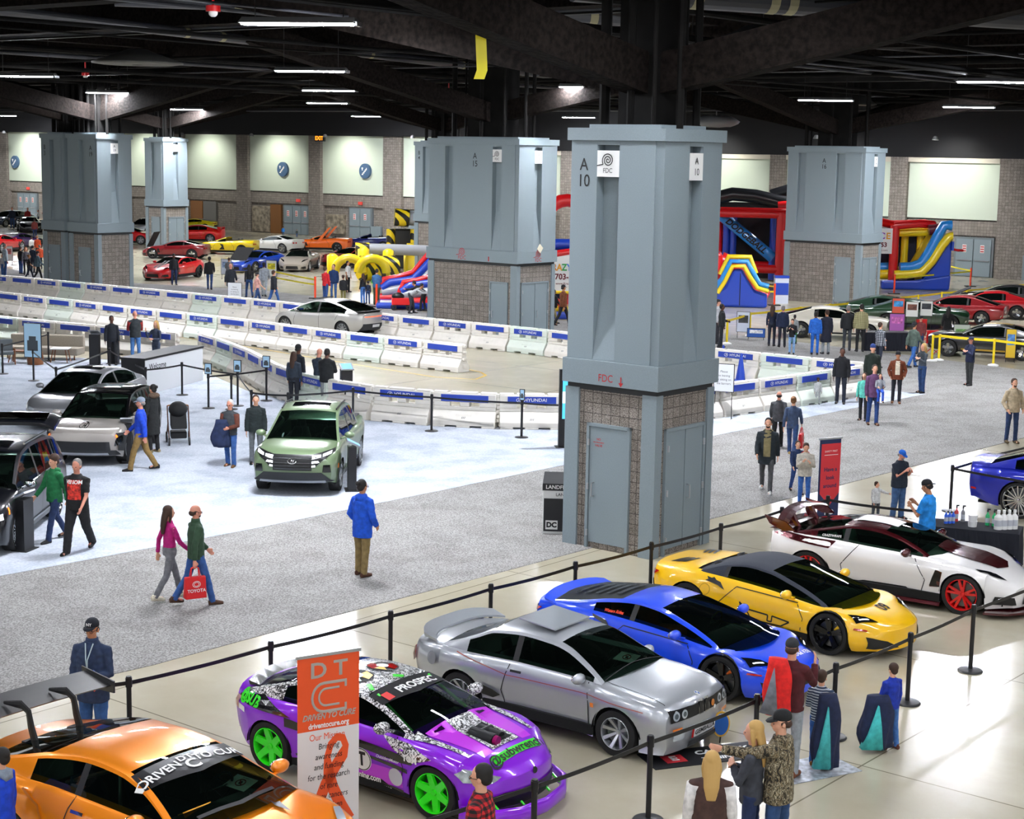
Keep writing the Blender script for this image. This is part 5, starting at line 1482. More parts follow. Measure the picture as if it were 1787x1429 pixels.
# ---------------------------------------------------------------- stanchions and belts
STBLK = mat('stanchion_black', '111114', .4)
def stanchion_proto():
 e = empty('stanchion', (0, 0, 0), 0, 'x', 'stanchion')
 mb = MB(); mb.lathe([(.0, 0), (.18, 0), (.185, .012), (.17, .03), (.05, .045), (.0, .045)], 28); mb.build('base', STBLK, e, auto=40)
 mb = MB(); mb.cyl((0, 0), .032, .04, .98, 16); mb.build('post', STBLK, e, auto=40)
 mb = MB(); mb.cyl((0, 0), .042, .88, 1.0, 16); mb.cyl((0, 0), .034, 1.0, 1.015, 16); mb.build('belt_head', STBLK, e, auto=40)
 return e
SP = stanchion_proto(); first_st = [True]
def stanchion(px, label, group=None, z=0.0, h=1.0):
 o = SP if first_st[0] else copy_tree(SP)
 first_st[0] = False
 p = gp(*px); o.location = (p.x, p.y, z); o.scale = (1, 1, h); o['label'] = label
 if group: o['group'] = group
 elif 'group' in o: del o['group']
 return p
def belt(a, b, label, name='barrier_belt', z=.93, m=None, w=.05, sag=.02, group=None):
 a = V((a.x, a.y, z)); b = V((b.x, b.y, z)); d = (b - a).normalized(); n = V((-d.y, d.x, 0)) * .003
 vs = []; fs = []; N = 8
 mb = MB(); R = []
 for i in range(N + 1):
  t = i / N; p = a.lerp(b, t) - V((0, 0, sag * 4 * t * (1 - t)))
  R.append([p - n - V((0, 0, w / 2)), p + n - V((0, 0, w / 2)), p + n + V((0, 0, w / 2)), p - n + V((0, 0, w / 2))])
 mb.loft(R)
 o = mb.build(name, m or STBLK); tag(o, label, 'belt', group)
 return o
def line_of(pxs, where, group, tail=True, labels=None, beltgroup=True, z=.93):
 P = []
 for i, p in enumerate(pxs):
  P.append(stanchion(p, labels[i] if labels else 'black belt stanchion %s' % where, None if labels else group))
 for i in range(len(P) - 1):
  belt(P[i], P[i + 1], 'black belt stretched between stanchions %s' % where, group='belts ' + where, z=z)
 return P
# behind the show cars, from the left edge to the wing of the white car
def foot(x, ytop):
 """foot pixel of a 1.0 m stanchion whose head shows at (x, ytop)"""
 lo, hi = ytop + 5, ytop + 260
 for _ in range(30):
  m = (lo + hi) / 2
  if hgt(x, m, ytop) > 1.0: hi = m
  else: lo = m
 return (x, lo)
back = [(-120, 1218), (227, 1182), (473, 1120), (681, 1067), (855, 1020), (1002, 981), (1134, 947), (1255, 914), (1361, 885)]
line_of([foot(*p) for p in back], 'behind the row of show cars', 'stanchions behind the show cars')
P = line_of([foot(1361, 885), foot(1441, 866)][1:], 'x', 'x', labels=['black belt stanchion beside the red and navy feather banner'])
Q = line_of([foot(1658, 812)], 'x', 'x', labels=['black belt stanchion left of the deep blue coupe'])
R_ = line_of([foot(1722, 791)], 'x', 'x', labels=['black belt stanchion behind the deep blue coupe'])
p136 = gp(*foot(1361, 885))
belt(p136, P[0], 'black belt behind the maroon wing, ending at the feather banner')
e1 = gp(1590, 940); belt(P[0], gp(*foot(1600, 886)), 'black belt from the feather banner past the boy in white')
belt(Q[0], R_[0], 'black belt behind the boot of the deep blue coupe'); belt(R_[0], gp(*foot(1900, 745)), 'black belt running off the right edge above the blue coupe')
belt(Q[0], gp(*foot(1880, 850)), 'black belt in front of the deep blue coupe')
# in front of the show cars
fr = [(930, 1362), (1131, 1285), (1316, 1213), (1453, 1158), (1583, 1105), (1696, 1056), (1900, 975)]
ff = [foot(*p) for p in fr]; ff[4] = (1583, 1227); ff[5] = (1693, 1171)
line_of(ff, 'in front of the show cars', 'x', labels=['black belt stanchion before the purple coupe, left of the man in red plaid' if i == 0 else t for i, t in enumerate(['', 'black belt stanchion before the silver coupe at the lower edge', 'black belt stanchion behind the woman with blonde hair', 'black belt stanchion by the boy in a striped sweater', 'black belt stanchion beside the boy in the royal blue sweater', 'black belt stanchion before the red wheel of the white sports car', 'black belt stanchion beyond the right edge'])])
belt(gp(*foot(600, 1460)), gp(*foot(930, 1362)), 'black belt across the nose of the purple coupe')
# display zone
line_of([(404, 715), (412, 700)][:1], 'x', 'x', labels=['black stanchion topped with a small car sign, in front of the pushchair'])
disp = [(5, 653, 592), (59, 665, 595), (99, 700, 625), (85, 630, 596), (255, 700, 622), (318, 690, 638), (364, 713, 634), (415, 709, 650), (439, 745, 690), (503, 750, 690), (465, 700, 642), (753, 753, 692), (910, 764, 700), (616, 740, 672), (192, 662, 620)]
DN = ['by the lounge chair at the far left', 'carrying a car poster in front of the bench', 'behind the grey saloon', 'behind the lounge table', 'at the left corner of the welcome desk', 'right of the welcome desk', 'in front of the two walkers in the display zone', 'with a picture sign beside the pushchair', 'left of the group at the tablet', 'behind the green pickup cab', 'with a picture sign, left of the four people', 'alone on the pale carpet right of the pickup', 'with a small sign right of the lone stanchion', 'behind the black kiosk by the pickup', 'between the kiosks and the saloon']
DP = []
for (x, y, yt), nm in zip(disp, DN): DP.append(stanchion((x, y), 'black belt stanchion ' + nm))
for i, j, nm in ((0, 3, 'behind the lounge'), (1, 2, 'before the lounge'), (2, 14, 'behind the saloon'), (14, 4, 'left of the welcome desk'), (4, 5, 'before the welcome desk'), (5, 7, 'right of the welcome desk'), (6, 10, 'between the two picture signs'), (7, 8, 'behind the walkers'), (8, 9, 'left of the pickup'), (9, 13, 'behind the people at the tablet'), (13, 11, 'right of the kiosk'), (11, 12, 'over the pale carpet')):
 belt(DP[i], DP[j], 'black belt ' + nm)
belt(DP[12], gp(990, 768), 'black belt ending at the big column')
def picture_sign(p, z, w, h, label, face=None):
 e = empty('picture_sign', (p.x, p.y, z), math.radians(-15), label, 'sign')
 mb = MB(); mb.box(-w / 2, w / 2, -.015, .015, 0, h); mb.build('sign_frame', BLACK, e)
 mb = MB(); mb.box(-w / 2 + .02, w / 2 - .02, -.02, -.014, .02, h - .02); q = mb.build('sign_picture', mat('picture_sky', '9fc3dc', .4, emit=.35), e)
 mb = MB(); mb.box(-w * .3, w * .3, -.026, -.019, h * .2, h * .5); mb.box(-w * .2, w * .2, -.026, -.019, h * .5, h * .62); mb.build('pictured_car', mat('picture_grey', '4a5258', .5), q)
 return e
picture_sign(DP[7], 1.0, .24, .36, 'small picture sign of a car on a stanchion beside the pushchair')
picture_sign(DP[10], 1.0, .24, .36, 'small picture sign of a car on a stanchion left of the four people')
picture_sign(DP[6], 1.0, .22, .32, 'small picture sign of a car above the belts right of the desk')
picture_sign(DP[12], 1.0, .14, .3, 'small narrow dark sign on the stanchion over the pale carpet')
e = picture_sign(DP[1], .75, .62, 1.1, 'tall poster sign with two cars in front of the lounge bench')
# ---------------------------------------------------------------- people
_PM = {}
def remesh(mb, vox, sm=3):
 me = bpy.data.meshes.new('body_shape'); me.from_pydata(mb.v, [], mb.f)
 o = bpy.data.objects.new('shape_work', me); WORK.collection.objects.link(o)
 r = o.modifiers.new('r', 'REMESH'); r.mode = 'VOXEL'; r.voxel_size = vox; r.use_smooth_shade = True
 s = o.modifiers.new('s', 'SMOOTH'); s.factor = .5; s.iterations = sm
 vl = WORK.view_layers[0]; vl.update(); dg = vl.depsgraph
 m2 = bpy.data.meshes.new_from_object(o.evaluated_get(dg))
 bpy.data.objects.remove(o); bpy.data.meshes.remove(me)
 m2.materials.clear(); m2.materials.append(None)
 return m2
def rx(v, a): c, s = math.cos(a), math.sin(a); return V((v.x, v.y * c - v.z * s, v.y * s + v.z * c))
def rz_(v, a): c, s = math.cos(a), math.sin(a); return V((v.x * c - v.y * s, v.x * s + v.y * c, v.z))
POSES = {
 # thigh, knee (left / right); arms: pitch forward, outwards, elbow, turn-in; lean; head yaw
 'stand': dict(L=(2, 3), R=(-2, 3), la=(2, 10, 12, 8), ra=(0, 10, 10, 8)),
 'stand_look': dict(L=(4, 6), R=(-4, 3), la=(6, 12, 20, 10), ra=(-4, 12, 14, 10), yaw=35),
 'walk': dict(L=(21, 8), R=(-15, 18), la=(-22, 9, 18, 5), ra=(22, 9, 26, 8)),
 'walk_b': dict(L=(-16, 20), R=(20, 6), la=(20, 9, 24, 8), ra=(-20, 9, 18, 5)),
 'phone': dict(L=(2, 3), R=(-3, 4), la=(22, 8, 100, 38), ra=(24, 8, 105, 38), pitch=18),
 'crossed': dict(L=(2, 3), R=(-3, 4), la=(24, 10, 92, 70), ra=(20, 10, 95, 70)),
 'pocket': dict(L=(3, 4), R=(-3, 4), la=(-6, 22, 48, 30), ra=(-6, 22, 48, 30)),
 'bent': dict(L=(16, 12), R=(8, 20), la=(70, 8, 20, 8), ra=(62, 8, 30, 8), lean=58, pitch=-5),
 'point': dict(L=(3, 4), R=(-3, 4), la=(78, 18, 14, 0), ra=(8, 10, 20, 10), yaw=40),
 'hold': dict(L=(3, 4), R=(-4, 6), la=(10, 10, 70, 40), ra=(2, 10, 12, 8)),
 'face': dict(L=(3, 4), R=(-3, 4), la=(10, 10, 85, 40), ra=(40, 12, 120, 20)),
 'sit': dict(L=(84, 84), R=(80, 84), la=(30, 8, 60, 20), ra=(30, 8, 60, 20)),
}
def skel(p):
 J = {}
 R = math.radians
 up = {}
 lean = R(p.get('lean', 0))
 hipz = .92
 for s, k in ((-1, 'L'), (1, 'R')):
  a, kn = R(p[k][0]), R(p[k][1])
  hip = V((s * .092, 0, hipz)); d1 = V((s * .03, math.sin(a), -math.cos(a))).normalized()
  knee = hip + d1 * .43; b = a - kn
  d2 = V((s * .01, math.sin(b), -math.cos(b))).normalized()
  ank = knee + d2 * .41
  J[k + 'hip'], J[k + 'knee'], J[k + 'ank'] = hip, knee, ank
  J[k + 'fd'] = b
 low = min(J['Lank'].z, J['Rank'].z)
 dz = .085 - low
 for k in J:
  if isinstance(J[k], V): J[k] = J[k] + V((0, 0, dz))
 pel = V((0, 0, hipz + dz))
 T = lambda z, y=0, x=0: pel + rx(V((x, y, z)), -lean)
 J['pel'] = pel; J['T'] = T; J['lean'] = lean
 J['neck'] = T(.575, -.005); J['chest'] = T(.40)
 yaw, pit = R(p.get('yaw', 0)), R(p.get('pitch', 0)); hl = lean * .55 + pit
 J['hd'] = lambda v: J['neck'] + V((0, .0, 0)) + rx(rz_(v, yaw), -hl)
 for s, k, arm in ((-1, 'L', 'la'), (1, 'R', 'ra')):
  sh = T(.462, 0, s * .178)
  pt, ab, el, inn = [R(q) for q in p[arm]]
  pt += lean * (0 if p.get('lean') else 1)
  def dirv(pitch, ab_, turn):
   v = V((0, 0, -1)); v = rx(v, pitch)          # forward = +y
   v = V((v.x + s * math.sin(ab_), v.y, v.z)).normalized()
   return rz_(v, turn * s)
  u = dirv(pt, ab, 0); f = dirv(pt + el, ab * .3, inn)
  J[k + 'sh'] = sh; J[k + 'el'] = sh + u * .29; J[k + 'wr'] = sh + u * .29 + f * .25; J[k + 'f'] = f
 return J
def hand(mb, w, f, s, fine):
 """palm, four curled fingers of different length, thumb on the inner side"""
 f = f.normalized(); side = V((s, 0, 0)) - f * f.x * s
 side = side.normalized() if side.length > .1 else V((0, 1, 0))
 n = f.cross(side).normalized() * s      # roughly forward of palm
 n = -n if n.y < 0 else n
 c = w + f * .045
 mb.tube([w - f * .01, w + f * .03, w + f * .085], [(.018, .026), (.016, .038), (.013, .036)], 8, side=side)
 for i, L in enumerate((.068, .078, .074, .058)):
  b = w + f * .08 + n * ((i - 1.5) * -.019)
  k1 = b + f * L * .5 - side * .004; k2 = k1 + (f * .7 - side * .55).normalized() * L * .5
  mb.tube([b - f * .012, b, k1, k2], [.0095, .0095, .0088, .0075], 6)
 t0 = w + f * .03 + n * .028; mb.tube([t0, t0 + (f * .6 + n * .7).normalized() * .035, t0 + (f + n * .45).normalized() * .065], [.012, .011, .009], 6)
def skin_layer(p, fine):
 J = skel(p); mb = MB(); T = J['T']; hd = J['hd']
 mb.tube([T(.0), T(.2), T(.42), T(.50)], [(.12, .09), (.11, .08), (.14, .09), (.10, .07)], 12, side=(1, 0, 0))
 mb.tube([T(.45), J['neck'], hd(V((0, .012, .09)))], [.062, .056, .056], 12)
 R = Matrix.Rotation(-(J['lean'] * .55 + math.radians(p.get('pitch', 0))), 3, 'X') @ Matrix.Rotation(math.radians(p.get('yaw', 0)), 3, 'Z')
 e = lambda c, a, b, d: mb.ell(hd(V(c)), a, b, d, 14, 10, R=R)
 e((0, .0, .165), .076, .094, .095)          # cranium
 e((0, .030, .115), .060, .066, .075)        # face
 e((0, .058, .066), .034, .032, .026)        # chin
 e((0, .104, .118), .012, .018, .022)        # nose
 e((0, .093, .143), .042, .012, .010)        # brow
 e((0, .090, .086), .024, .012, .010)        # lips
 for s in (-1, 1): e((s * .078, .0, .125), .012, .02, .032)
 for k, s in (('L', -1), ('R', 1)):
  mb.tube([T(.47, 0, s * .10), J[k + 'sh'], J[k + 'el'], J[k + 'wr']], [.05, .052, .038, .025], 10)
  hand(mb, J[k + 'wr'], J[k + 'f'], s, fine)
  mb.tube([J[k + 'hip'] + V((0, 0, .04)), J[k + 'knee'], J[k + 'ank']], [.075, .05, .036], 10)
  b = J[k + 'ank']; mb.tube([b, b + V((0, .05, -.035)), b + V((0, .15, -.05))], [.035, .035, .028], 8)
 return remesh(mb, .009 if fine else .016, 2)
def top_layer(p, fine, bulk, hem, sleeve):
 J = skel(p); mb = MB(); T = J['T']; b = bulk
 rings = [(-.02 - hem, .168, .125), (.06, .165, .125), (.18, .158, .118), (.32, .168, .122), (.42, .160, .115), (.49, .125, .095), (.535, .085, .075), (.575, .068, .065)]
 if hem > .3: rings[0] = (-.02 - hem, .2, .16); rings.insert(1, (-.1, .18, .14))
 P = [T(z, 0 if z > -.2 else .0) for z, a, c in rings]
 if J['lean'] > .3: P[0] = T(-.02);
 mb.tube(P, [(a * b, c * b) for z, a, c in rings], 20, side=(1, 0, 0))
 for k, s in (('L', -1), ('R', 1)):
  w = J[k + 'sh'].lerp(J[k + 'el'], .8) if sleeve == 'short' else None
  r0 = .062 * b
  if w is not None: mb.tube([T(.485, 0, s * .07), J[k + 'sh'], w], [.055 * b, r0 + .004, .06], 12)
  else:
   el, wr = J[k + 'el'], J[k + 'wr']
   mb.tube([T(.49, 0, s * .07), J[k + 'sh'], J[k + 'sh'].lerp(el, .5), el, el.lerp(wr, .5), wr - J[k + 'f'] * .005], [.05 * b, r0 + .002, .056 * b, .051 * b, .047 * b, .041 * b], 12)
 m = remesh(mb, .013 if fine else .02, 2)
 wrinkle(m, .006 * b, 13)
 return m
def wrinkle(m, amt, sc):
 n = len(m.vertices); co = [0.0] * (3 * n); no = [0.0] * (3 * n)
 m.vertices.foreach_get('co', co); m.vertex_normals.foreach_get('vector', no)
 for i in range(0, 3 * n, 3):
  q = amt * noise.noise(V((co[i] * sc, co[i + 1] * sc, co[i + 2] * sc * 1.7)))
  co[i] += no[i] * q; co[i + 1] += no[i + 1] * q; co[i + 2] += no[i + 2] * q
 m.vertices.foreach_set('co', co); m.update()
def bottom_layer(p, fine, wide, short=False):
 J = skel(p); mb = MB(); w = wide
 mb.tube([J['pel'] + V((0, 0, .10)), J['pel'] + V((0, 0, .02)), J['pel'] + V((0, 0, -.06))], [(.150, .112), (.165, .125), (.155, .12)], 16, side=(1, 0, 0))
 for k in 'LR':
  h, kn, an = J[k + 'hip'], J[k + 'knee'], J[k + 'ank']
  if short: mb.tube([h + V((0, 0, .03)), h.lerp(kn, .5), h.lerp(kn, .95)], [.09 * w, .085 * w, .08 * w], 12)
  else: mb.tube([h + V((0, 0, .03)), h.lerp(kn, .5), kn, kn.lerp(an, .45), an + V((0, 0, -.03))], [.09 * w, .08 * w, .064 * w, .060 * w, .056 * w], 12)
 m = remesh(mb, .013 if fine else .02, 2); wrinkle(m, .006, 11)
 return m
def shoe_layer(p, fine):
 J = skel(p); mb = MB()
 for k, s in (('L', -1), ('R', 1)):
  a = J[k + 'ank']; z = a.z - .085; tilt = 0
  q = max(0.0, (z) * 2.2)
  c = lambda y, h: V((a.x + s * y * .12, a.y + y, z + h - (q * y if y > 0 else q * y)))
  mb.tube([c(-.07, .045), c(-.02, .05), c(.06, .045), c(.13, .035), c(.18, .03)], [(.036, .045), (.042, .05), (.045, .045), (.045, .035), (.028, .026)], 12, side=(1, 0, 0))
  mb.tube([a + V((0, -.005, .03)), a + V((0, -.005, -.04))], [.048, .045], 10)
 return remesh(mb, .01 if fine else .016, 1)
def hair_layer(p, style, fine):
 J = skel(p); mb = MB(); hd = J['hd']
 R = Matrix.Rotation(-(J['lean'] * .55 + math.radians(p.get('pitch', 0))), 3, 'X') @ Matrix.Rotation(math.radians(p.get('yaw', 0)), 3, 'Z')
 e = lambda c, a, b, d: mb.ell(hd(V(c)), a, b, d, 16, 10, R=R)
 if style in ('short', 'long', 'bun', 'pony', 'curly'):
  e((0, -.020, .190), .084, .094, .090)
  e((0, -.048, .135), .076, .062, .075)
  for s in (-1, 1): e((s * .062, -.012, .165), .022, .05, .055)
 if style == 'curly': e((0, -.015, .205), .097, .105, .095)
 if style in ('long',):
  mb.tube([hd(V((0, -.05, .17))), hd(V((0, -.085, .05))), hd(V((0, -.115, -.10))), hd(V((0, -.125, -.24)))], [(.085, .055), (.092, .05), (.085, .04), (.05, .02)], 14, side=(1, 0, 0))
  for s in (-1, 1): mb.tube([hd(V((s * .07, .01, .18))), hd(V((s * .085, .0, .08))), hd(V((s * .08, -.02, -.03)))], [.025, .028, .018], 8)
 if style == 'bun': e((0, -.12, .21), .045, .045, .045)
 if style == 'pony': mb.tube([hd(V((0, -.09, .18))), hd(V((0, -.14, .12))), hd(V((0, -.12, -.05)))], [.03, .035, .012], 8)
 if style == 'ring':
  e((0, -.058, .125), .076, .052, .05)
  for s in (-1, 1): e((s * .066, -.01, .14), .018, .045, .035)
 if style == 'beanie':
  e((0, -.006, .205), .086, .102, .088); mb.tube([hd(V((0, -.008, .165))), hd(V((0, -.006, .20)))], [(.088, .104)] * 2, 18, side=R @ V((1, 0, 0)))
 if style in ('cap', 'capback'):
  e((0, -.006, .205), .084, .100, .076)
  mb.tube([hd(V((0, -.006, .175))), hd(V((0, -.006, .21)))], [(.085, .101), (.084, .100)], 18, side=R @ V((1, 0, 0)))
 return remesh(mb, .009 if fine else .014, 2)
def extra_mesh(p, kind):
 J = skel(p); mb = MB(); hd = J['hd']
 yaw = math.radians(p.get('yaw', 0))
 if kind in ('brim', 'brimback'):
  s = 1 if kind == 'brim' else -1
  pts = [(-.075, .07), (-.06, .13), (-.025, .165), (.025, .165), (.06, .13), (.075, .07)]
  A = [hd(V((x, y * s, .182 - (y - .07) * .25))) for x, y in pts]; B = [q - V((0, 0, .008)) for q in A]
  if s < 0: A, B = B, A
  mb.loft([B, A])
 if kind == 'eyes':
  for s in (-1, 1): mb.ell(hd(V((s * .030, .094, .132))), .011, .006, .007, 8, 6)
 if kind == 'glasses':
  for s in (-1, 1):
   P = [hd(V((s * .032 + .024 * math.cos(t), .106, .130 + .017 * math.sin(t)))) for t in [2 * math.pi * i / 12 for i in range(13)]]
   mb.tube(P, .003, 5, cap=False); mb.tube([hd(V((s * .056, .104, .135))), hd(V((s * .079, .0, .138)))], .003, 5)
 if kind == 'beard':
  mb.ell(hd(V((0, .055, .072))), .046, .042, .034, 12, 8)
 if kind == 'hood':
  T = J['T']; mb.tube([T(.56, .02), T(.53, -.07), T(.46, -.11)], [(.10, .05), (.12, .06), (.07, .03)], 14, side=(1, 0, 0))
 if kind == 'furhood':
  T = J['T']; mb.ell(T(.56, -.05), .16, .13, .08, 14, 8)
 if kind == 'collar':
  T = J['T']; mb.tube([T(.54), T(.61)], [(.085, .08), (.075, .07)], 14, side=(1, 0, 0))
 if kind == 'vest': pass
 me = bpy.data.meshes.new(kind); me.from_pydata(mb.v, [], mb.f)
 me.polygons.foreach_set('use_smooth', [True] * len(me.polygons)); me.materials.append(None)
 return me
def cached(key, fn):
 if key not in _PM: _PM[key] = fn()
 return _PM[key]
SK = {'l': mat('skin_light', 'd9a184', .55), 'm': mat('skin_tan', 'b97f5c', .55), 'd': mat('skin_dark', '5b3524', .55), 'o': mat('skin_pink', 'd38f78', .55)}
HAIRC = {'bk': '15110f', 'br': '3b2518', 'lb': '7a5230', 'bl': 'c09a5a', 'gy': '77736f', 'wh': 'b9b5b0', 'rd': 'b4541c'}
EYEM = mat('eye_dark', '1a1210', .3)
def person(px, foot_y, top_y, face, pose, top, bot, hair='short', hc='br', skin='l', label='', h=None, fine=False, bulk=1.0, hem=.05, sleeve='long', wide=1.0,
     shoes='2a2a2c', capc=None, ex=(), group=None, cat='person', z=0.0, shorts=False, excol=None, loc=None):
 if foot_y is None:
  lo, hi = top_y + 3, top_y + 500
  for _ in range(34):
   m = (lo + hi) / 2
   if hgt(px, m, top_y) > h: hi = m
   else: lo = m
  foot_y = lo; H = h
 else: H = h or hgt(px, foot_y, top_y)
 p = loc or gp(px, foot_y)
 P = POSES[pose]; e = empty('person', (p.x, p.y, z), math.radians(face), label, cat, group)
 k = H / 1.77
 if pose in ('bent', 'sit'): k = (h or 1.72) / 1.77
 e.scale = (k, k, k)
 def put(nm, me, m, par=e):
  o = bpy.data.objects.new(nm, me); col.objects.link(o); o.parent = par
  o.material_slots[0].link = 'OBJECT'; o.material_slots[0].material = m
  return o
 F = fine
 M = lambda c: c if not isinstance(c, str) else cloth(c)
 put('body', cached(('s', pose, F), lambda: skin_layer(P, F)), SK[skin])
 t = put('jacket' if hem > .03 else 'shirt', cached(('t', pose, F, bulk, hem, sleeve), lambda: top_layer(P, F, bulk, hem, sleeve)), M(top))
 put('shorts' if shorts else 'trousers', cached(('b', pose, F, wide, shorts), lambda: bottom_layer(P, F, wide, shorts)), M(bot))
 put('shoes', cached(('sh', pose, F), lambda: shoe_layer(P, F)), M(shoes))
 hm = mat('hair_' + hc, HAIRC[hc], .7)
 if hair in ('cap', 'capback', 'beanie'):
  put('hair', cached(('h', pose, 'ring', F), lambda: hair_layer(P, 'ring', F)), hm)
  c = put('cap' if hair != 'beanie' else 'beanie', cached(('h', pose, hair, F), lambda: hair_layer(P, hair, F)), M(capc or '1b1d22'))
  if hair != 'beanie': put('brim', cached(('x', pose, hair), lambda: extra_mesh(P, 'brim' if hair == 'cap' else 'brimback')), M(capc or '1b1d22'), c)
 elif hair != 'bald': put('hair', cached(('h', pose, hair, F), lambda: hair_layer(P, hair, F)), hm)
 if F: put('eyes', cached(('x', pose, 'eyes'), lambda: extra_mesh(P, 'eyes')), EYEM)
 for x in ex:
  m = {'glasses': BLACK, 'beard': hm, 'hood': M(excol or top), 'furhood': mat('fur_brown', '5c4a3c', .95, noise_amt=.4, noise_scale=60), 'collar': M(excol or top)}[x]
  put({'glasses': 'glasses', 'beard': 'beard', 'hood': 'hood', 'furhood': 'fur_hood', 'collar': 'collar'}[x], cached(('x', pose, x), lambda: extra_mesh(P, x)), m)
 e['_k'] = k
 return e
def sleeves(e, pose, c, b=1.15):
 J = skel(POSES[pose])
 for k in 'LR':
  mb = MB(); el, wr = J[k + 'el'], J[k + 'wr']
  mb.tube([J[k + 'sh'] + V((0, 0, .01)), J[k + 'sh'].lerp(el, .5), el, el.lerp(wr, .5), wr], [.071 * b, .066 * b, .058 * b, .053 * b, .046 * b], 14)
  mb.build('sleeve', cloth(c), e, smooth=True)
def joint(e, pose, name):
 """world position of a joint of a placed person"""
 J = skel(POSES[pose]); k = e.scale[0]
 v = J[name] * k; v = rz_(v, e.rotation_euler.z)
 return V(e.location) + v
def pattern(name, kind, cols, scale=10):
 def fn(nt, L, b):
  tc = nt.nodes.new('ShaderNodeTexCoord'); O = tc.outputs['Object']
  if kind == 'camo':
   n = nt.nodes.new('ShaderNodeTexNoise'); n.inputs['Scale'].default_value = scale; n.inputs['Detail'].default_value = 6; n.inputs['Distortion'].default_value = 1.5
   mp = nt.nodes.new('ShaderNodeMapping'); mp.inputs['Scale'].default_value = (1.6, 1.6, .6); L(O, mp.inputs[0]); L(mp.outputs[0], n.inputs['Vector'])
   k = len(cols); r = ramp(nt, [(.36 + .28 * i / k, c) for i, c in enumerate(cols)], 'CONSTANT'); L(n.outputs[0], r.inputs[0]); L(r.outputs[0], b.inputs['Base Color'])
  elif kind == 'stripe':
   w = nt.nodes.new('ShaderNodeTexWave'); w.bands_direction = 'Z'; w.inputs['Scale'].default_value = scale; L(O, w.inputs['Vector'])
   r = ramp(nt, [(i / len(cols), c) for i, c in enumerate(cols)], 'CONSTANT'); L(w.outputs[1], r.inputs[0]); L(r.outputs[0], b.inputs['Base Color'])
  elif kind == 'plaid':
   fs = []
   for d in 'XZ':
    w = nt.nodes.new('ShaderNodeTexWave'); w.bands_direction = d; w.inputs['Scale'].default_value = scale; L(O, w.inputs['Vector'])
    r = ramp(nt, [(0, '000000'), (.5, 'ffffff')], 'CONSTANT'); L(w.outputs[1], r.inputs[0]); fs.append(r)
   a = nt.nodes.new('ShaderNodeMath'); a.operation = 'ADD'; L(fs[0].outputs[0], a.inputs[0]); L(fs[1].outputs[0], a.inputs[1])
   h = nt.nodes.new('ShaderNodeMath'); h.operation = 'MULTIPLY'; h.inputs[1].default_value = .5; L(a.outputs[0], h.inputs[0])
   r = ramp(nt, [(0, cols[0]), (.3, cols[1]), (.8, cols[2])], 'CONSTANT'); L(h.outputs[0], r.inputs[0]); L(r.outputs[0], b.inputs['Base Color'])
 return nodemat(name, fn, .85)
# ---- people near the camera
JEANS = '2f5590'
NAVY = '1c2a4a'
CAMO = pattern('camouflage_cloth', 'camo', ['1d1a14', '4b4231', '8b7b5c', '2c2b1e', 'b3a88c', '37301f'], 14)
PLAIDR = pattern('red_black_plaid', 'plaid', ['141214', '6a1218', 'c41f24'], 5)
STRIPES = pattern('striped_knit', 'stripe', ['1f2c45', 'c9cdd0', '3f6f99', 'e4e1d8', '24344f'], 3.2)
PLAIDG = pattern('grey_navy_plaid', 'plaid', ['14161c', '4d535e', 'b8bcc2'], 5)
PATT = pattern('olive_geometric_knit', 'plaid', ['3c3a24', '8a8458', 'c2bd96'], 6)
def bag(e, pose, hand_, c, label, size=(.34, .38, .12), nm='shopping_bag', txt=None, drop=.0):
 w = joint(e, pose, hand_ + 'wr') + V((0, 0, -.1))
 s = e.scale[0]; z = w.z - .16
 o = empty(nm, (w.x, w.y, z), e.rotation_euler.z + math.pi / 2, label, 'bag')
 a, b, t = size; m = mat('bag_' + c, c, .5)
 mb = MB(); mb.hull8([(-a / 2, -t / 2, -b), (a / 2, -t / 2, -b), (a / 2, t / 2, -b), (-a / 2, t / 2, -b)], [(-a * .48, -t * .3, 0), (a * .48, -t * .3, 0), (a * .48, t * .3, 0), (-a * .48, t * .3, 0)])
 mb.build('bag_body', m, o, bevel=.015)
 for sg in (-1, 1):
  mb = MB(); mb.tube([(-.08, sg * t * .28, -.01), (-.06, sg * t * .1, .14), (0, 0, .17), (.06, sg * t * .1, .14), (.08, sg * t * .28, -.01)], .008, 6); mb.build('bag_handle', m, o)
 if txt:
  for sg in (-1, 1):
   mb = MB(); put_text(mb, txt, .075, (0, sg * (t / 2 + .012), -b * .62), (-sg, 0, 0), (0, 0, 1), bold=.02)
   for r in (.05, .032):
    P = [V((0, sg * (t / 2 + .01), -b * .32)) + V((r * 1.3 * math.cos(q), 0, r * math.sin(q))) for q in [2 * math.pi * i / 20 for i in range(21)]]
    mb.tube(P, .004, 4, cap=False)
   mb.build('bag_print', WHITE, o)
 return o
n1 = person(165, None, 1079, 172, 'hold', '22324f', '2a5288', 'cap', 'bk', 'm', 'man in a navy cap and denim jacket holding a brochure behind the orange car', h=1.78, fine=True, bulk=1.22, hem=.16, wide=1.15, capc='10141f', ex=('glasses', 'collar'))
w = joint(n1, 'hold', 'Lwr')
mb = MB(); mb.box(-.09, .09, -.004, .004, -.04, .16); o = mb.build('brochure', [mat('brochure_print', '3050a8', .5)], loc=w + V((.02, -.1, .0)), rz=math.radians(-8)); o.rotation_euler.y = .7
tag(o, 'blue and red brochure held by the man in the denim jacket', 'brochure')
mb = MB(); mb.box(-.092, .092, -.006, .006, -.04, .03); mb.build('brochure_cover_band', mat('brochure_red', 'd8452a', .5), o)
mb = MB(); J = skel(POSES['hold']); T = J['T']
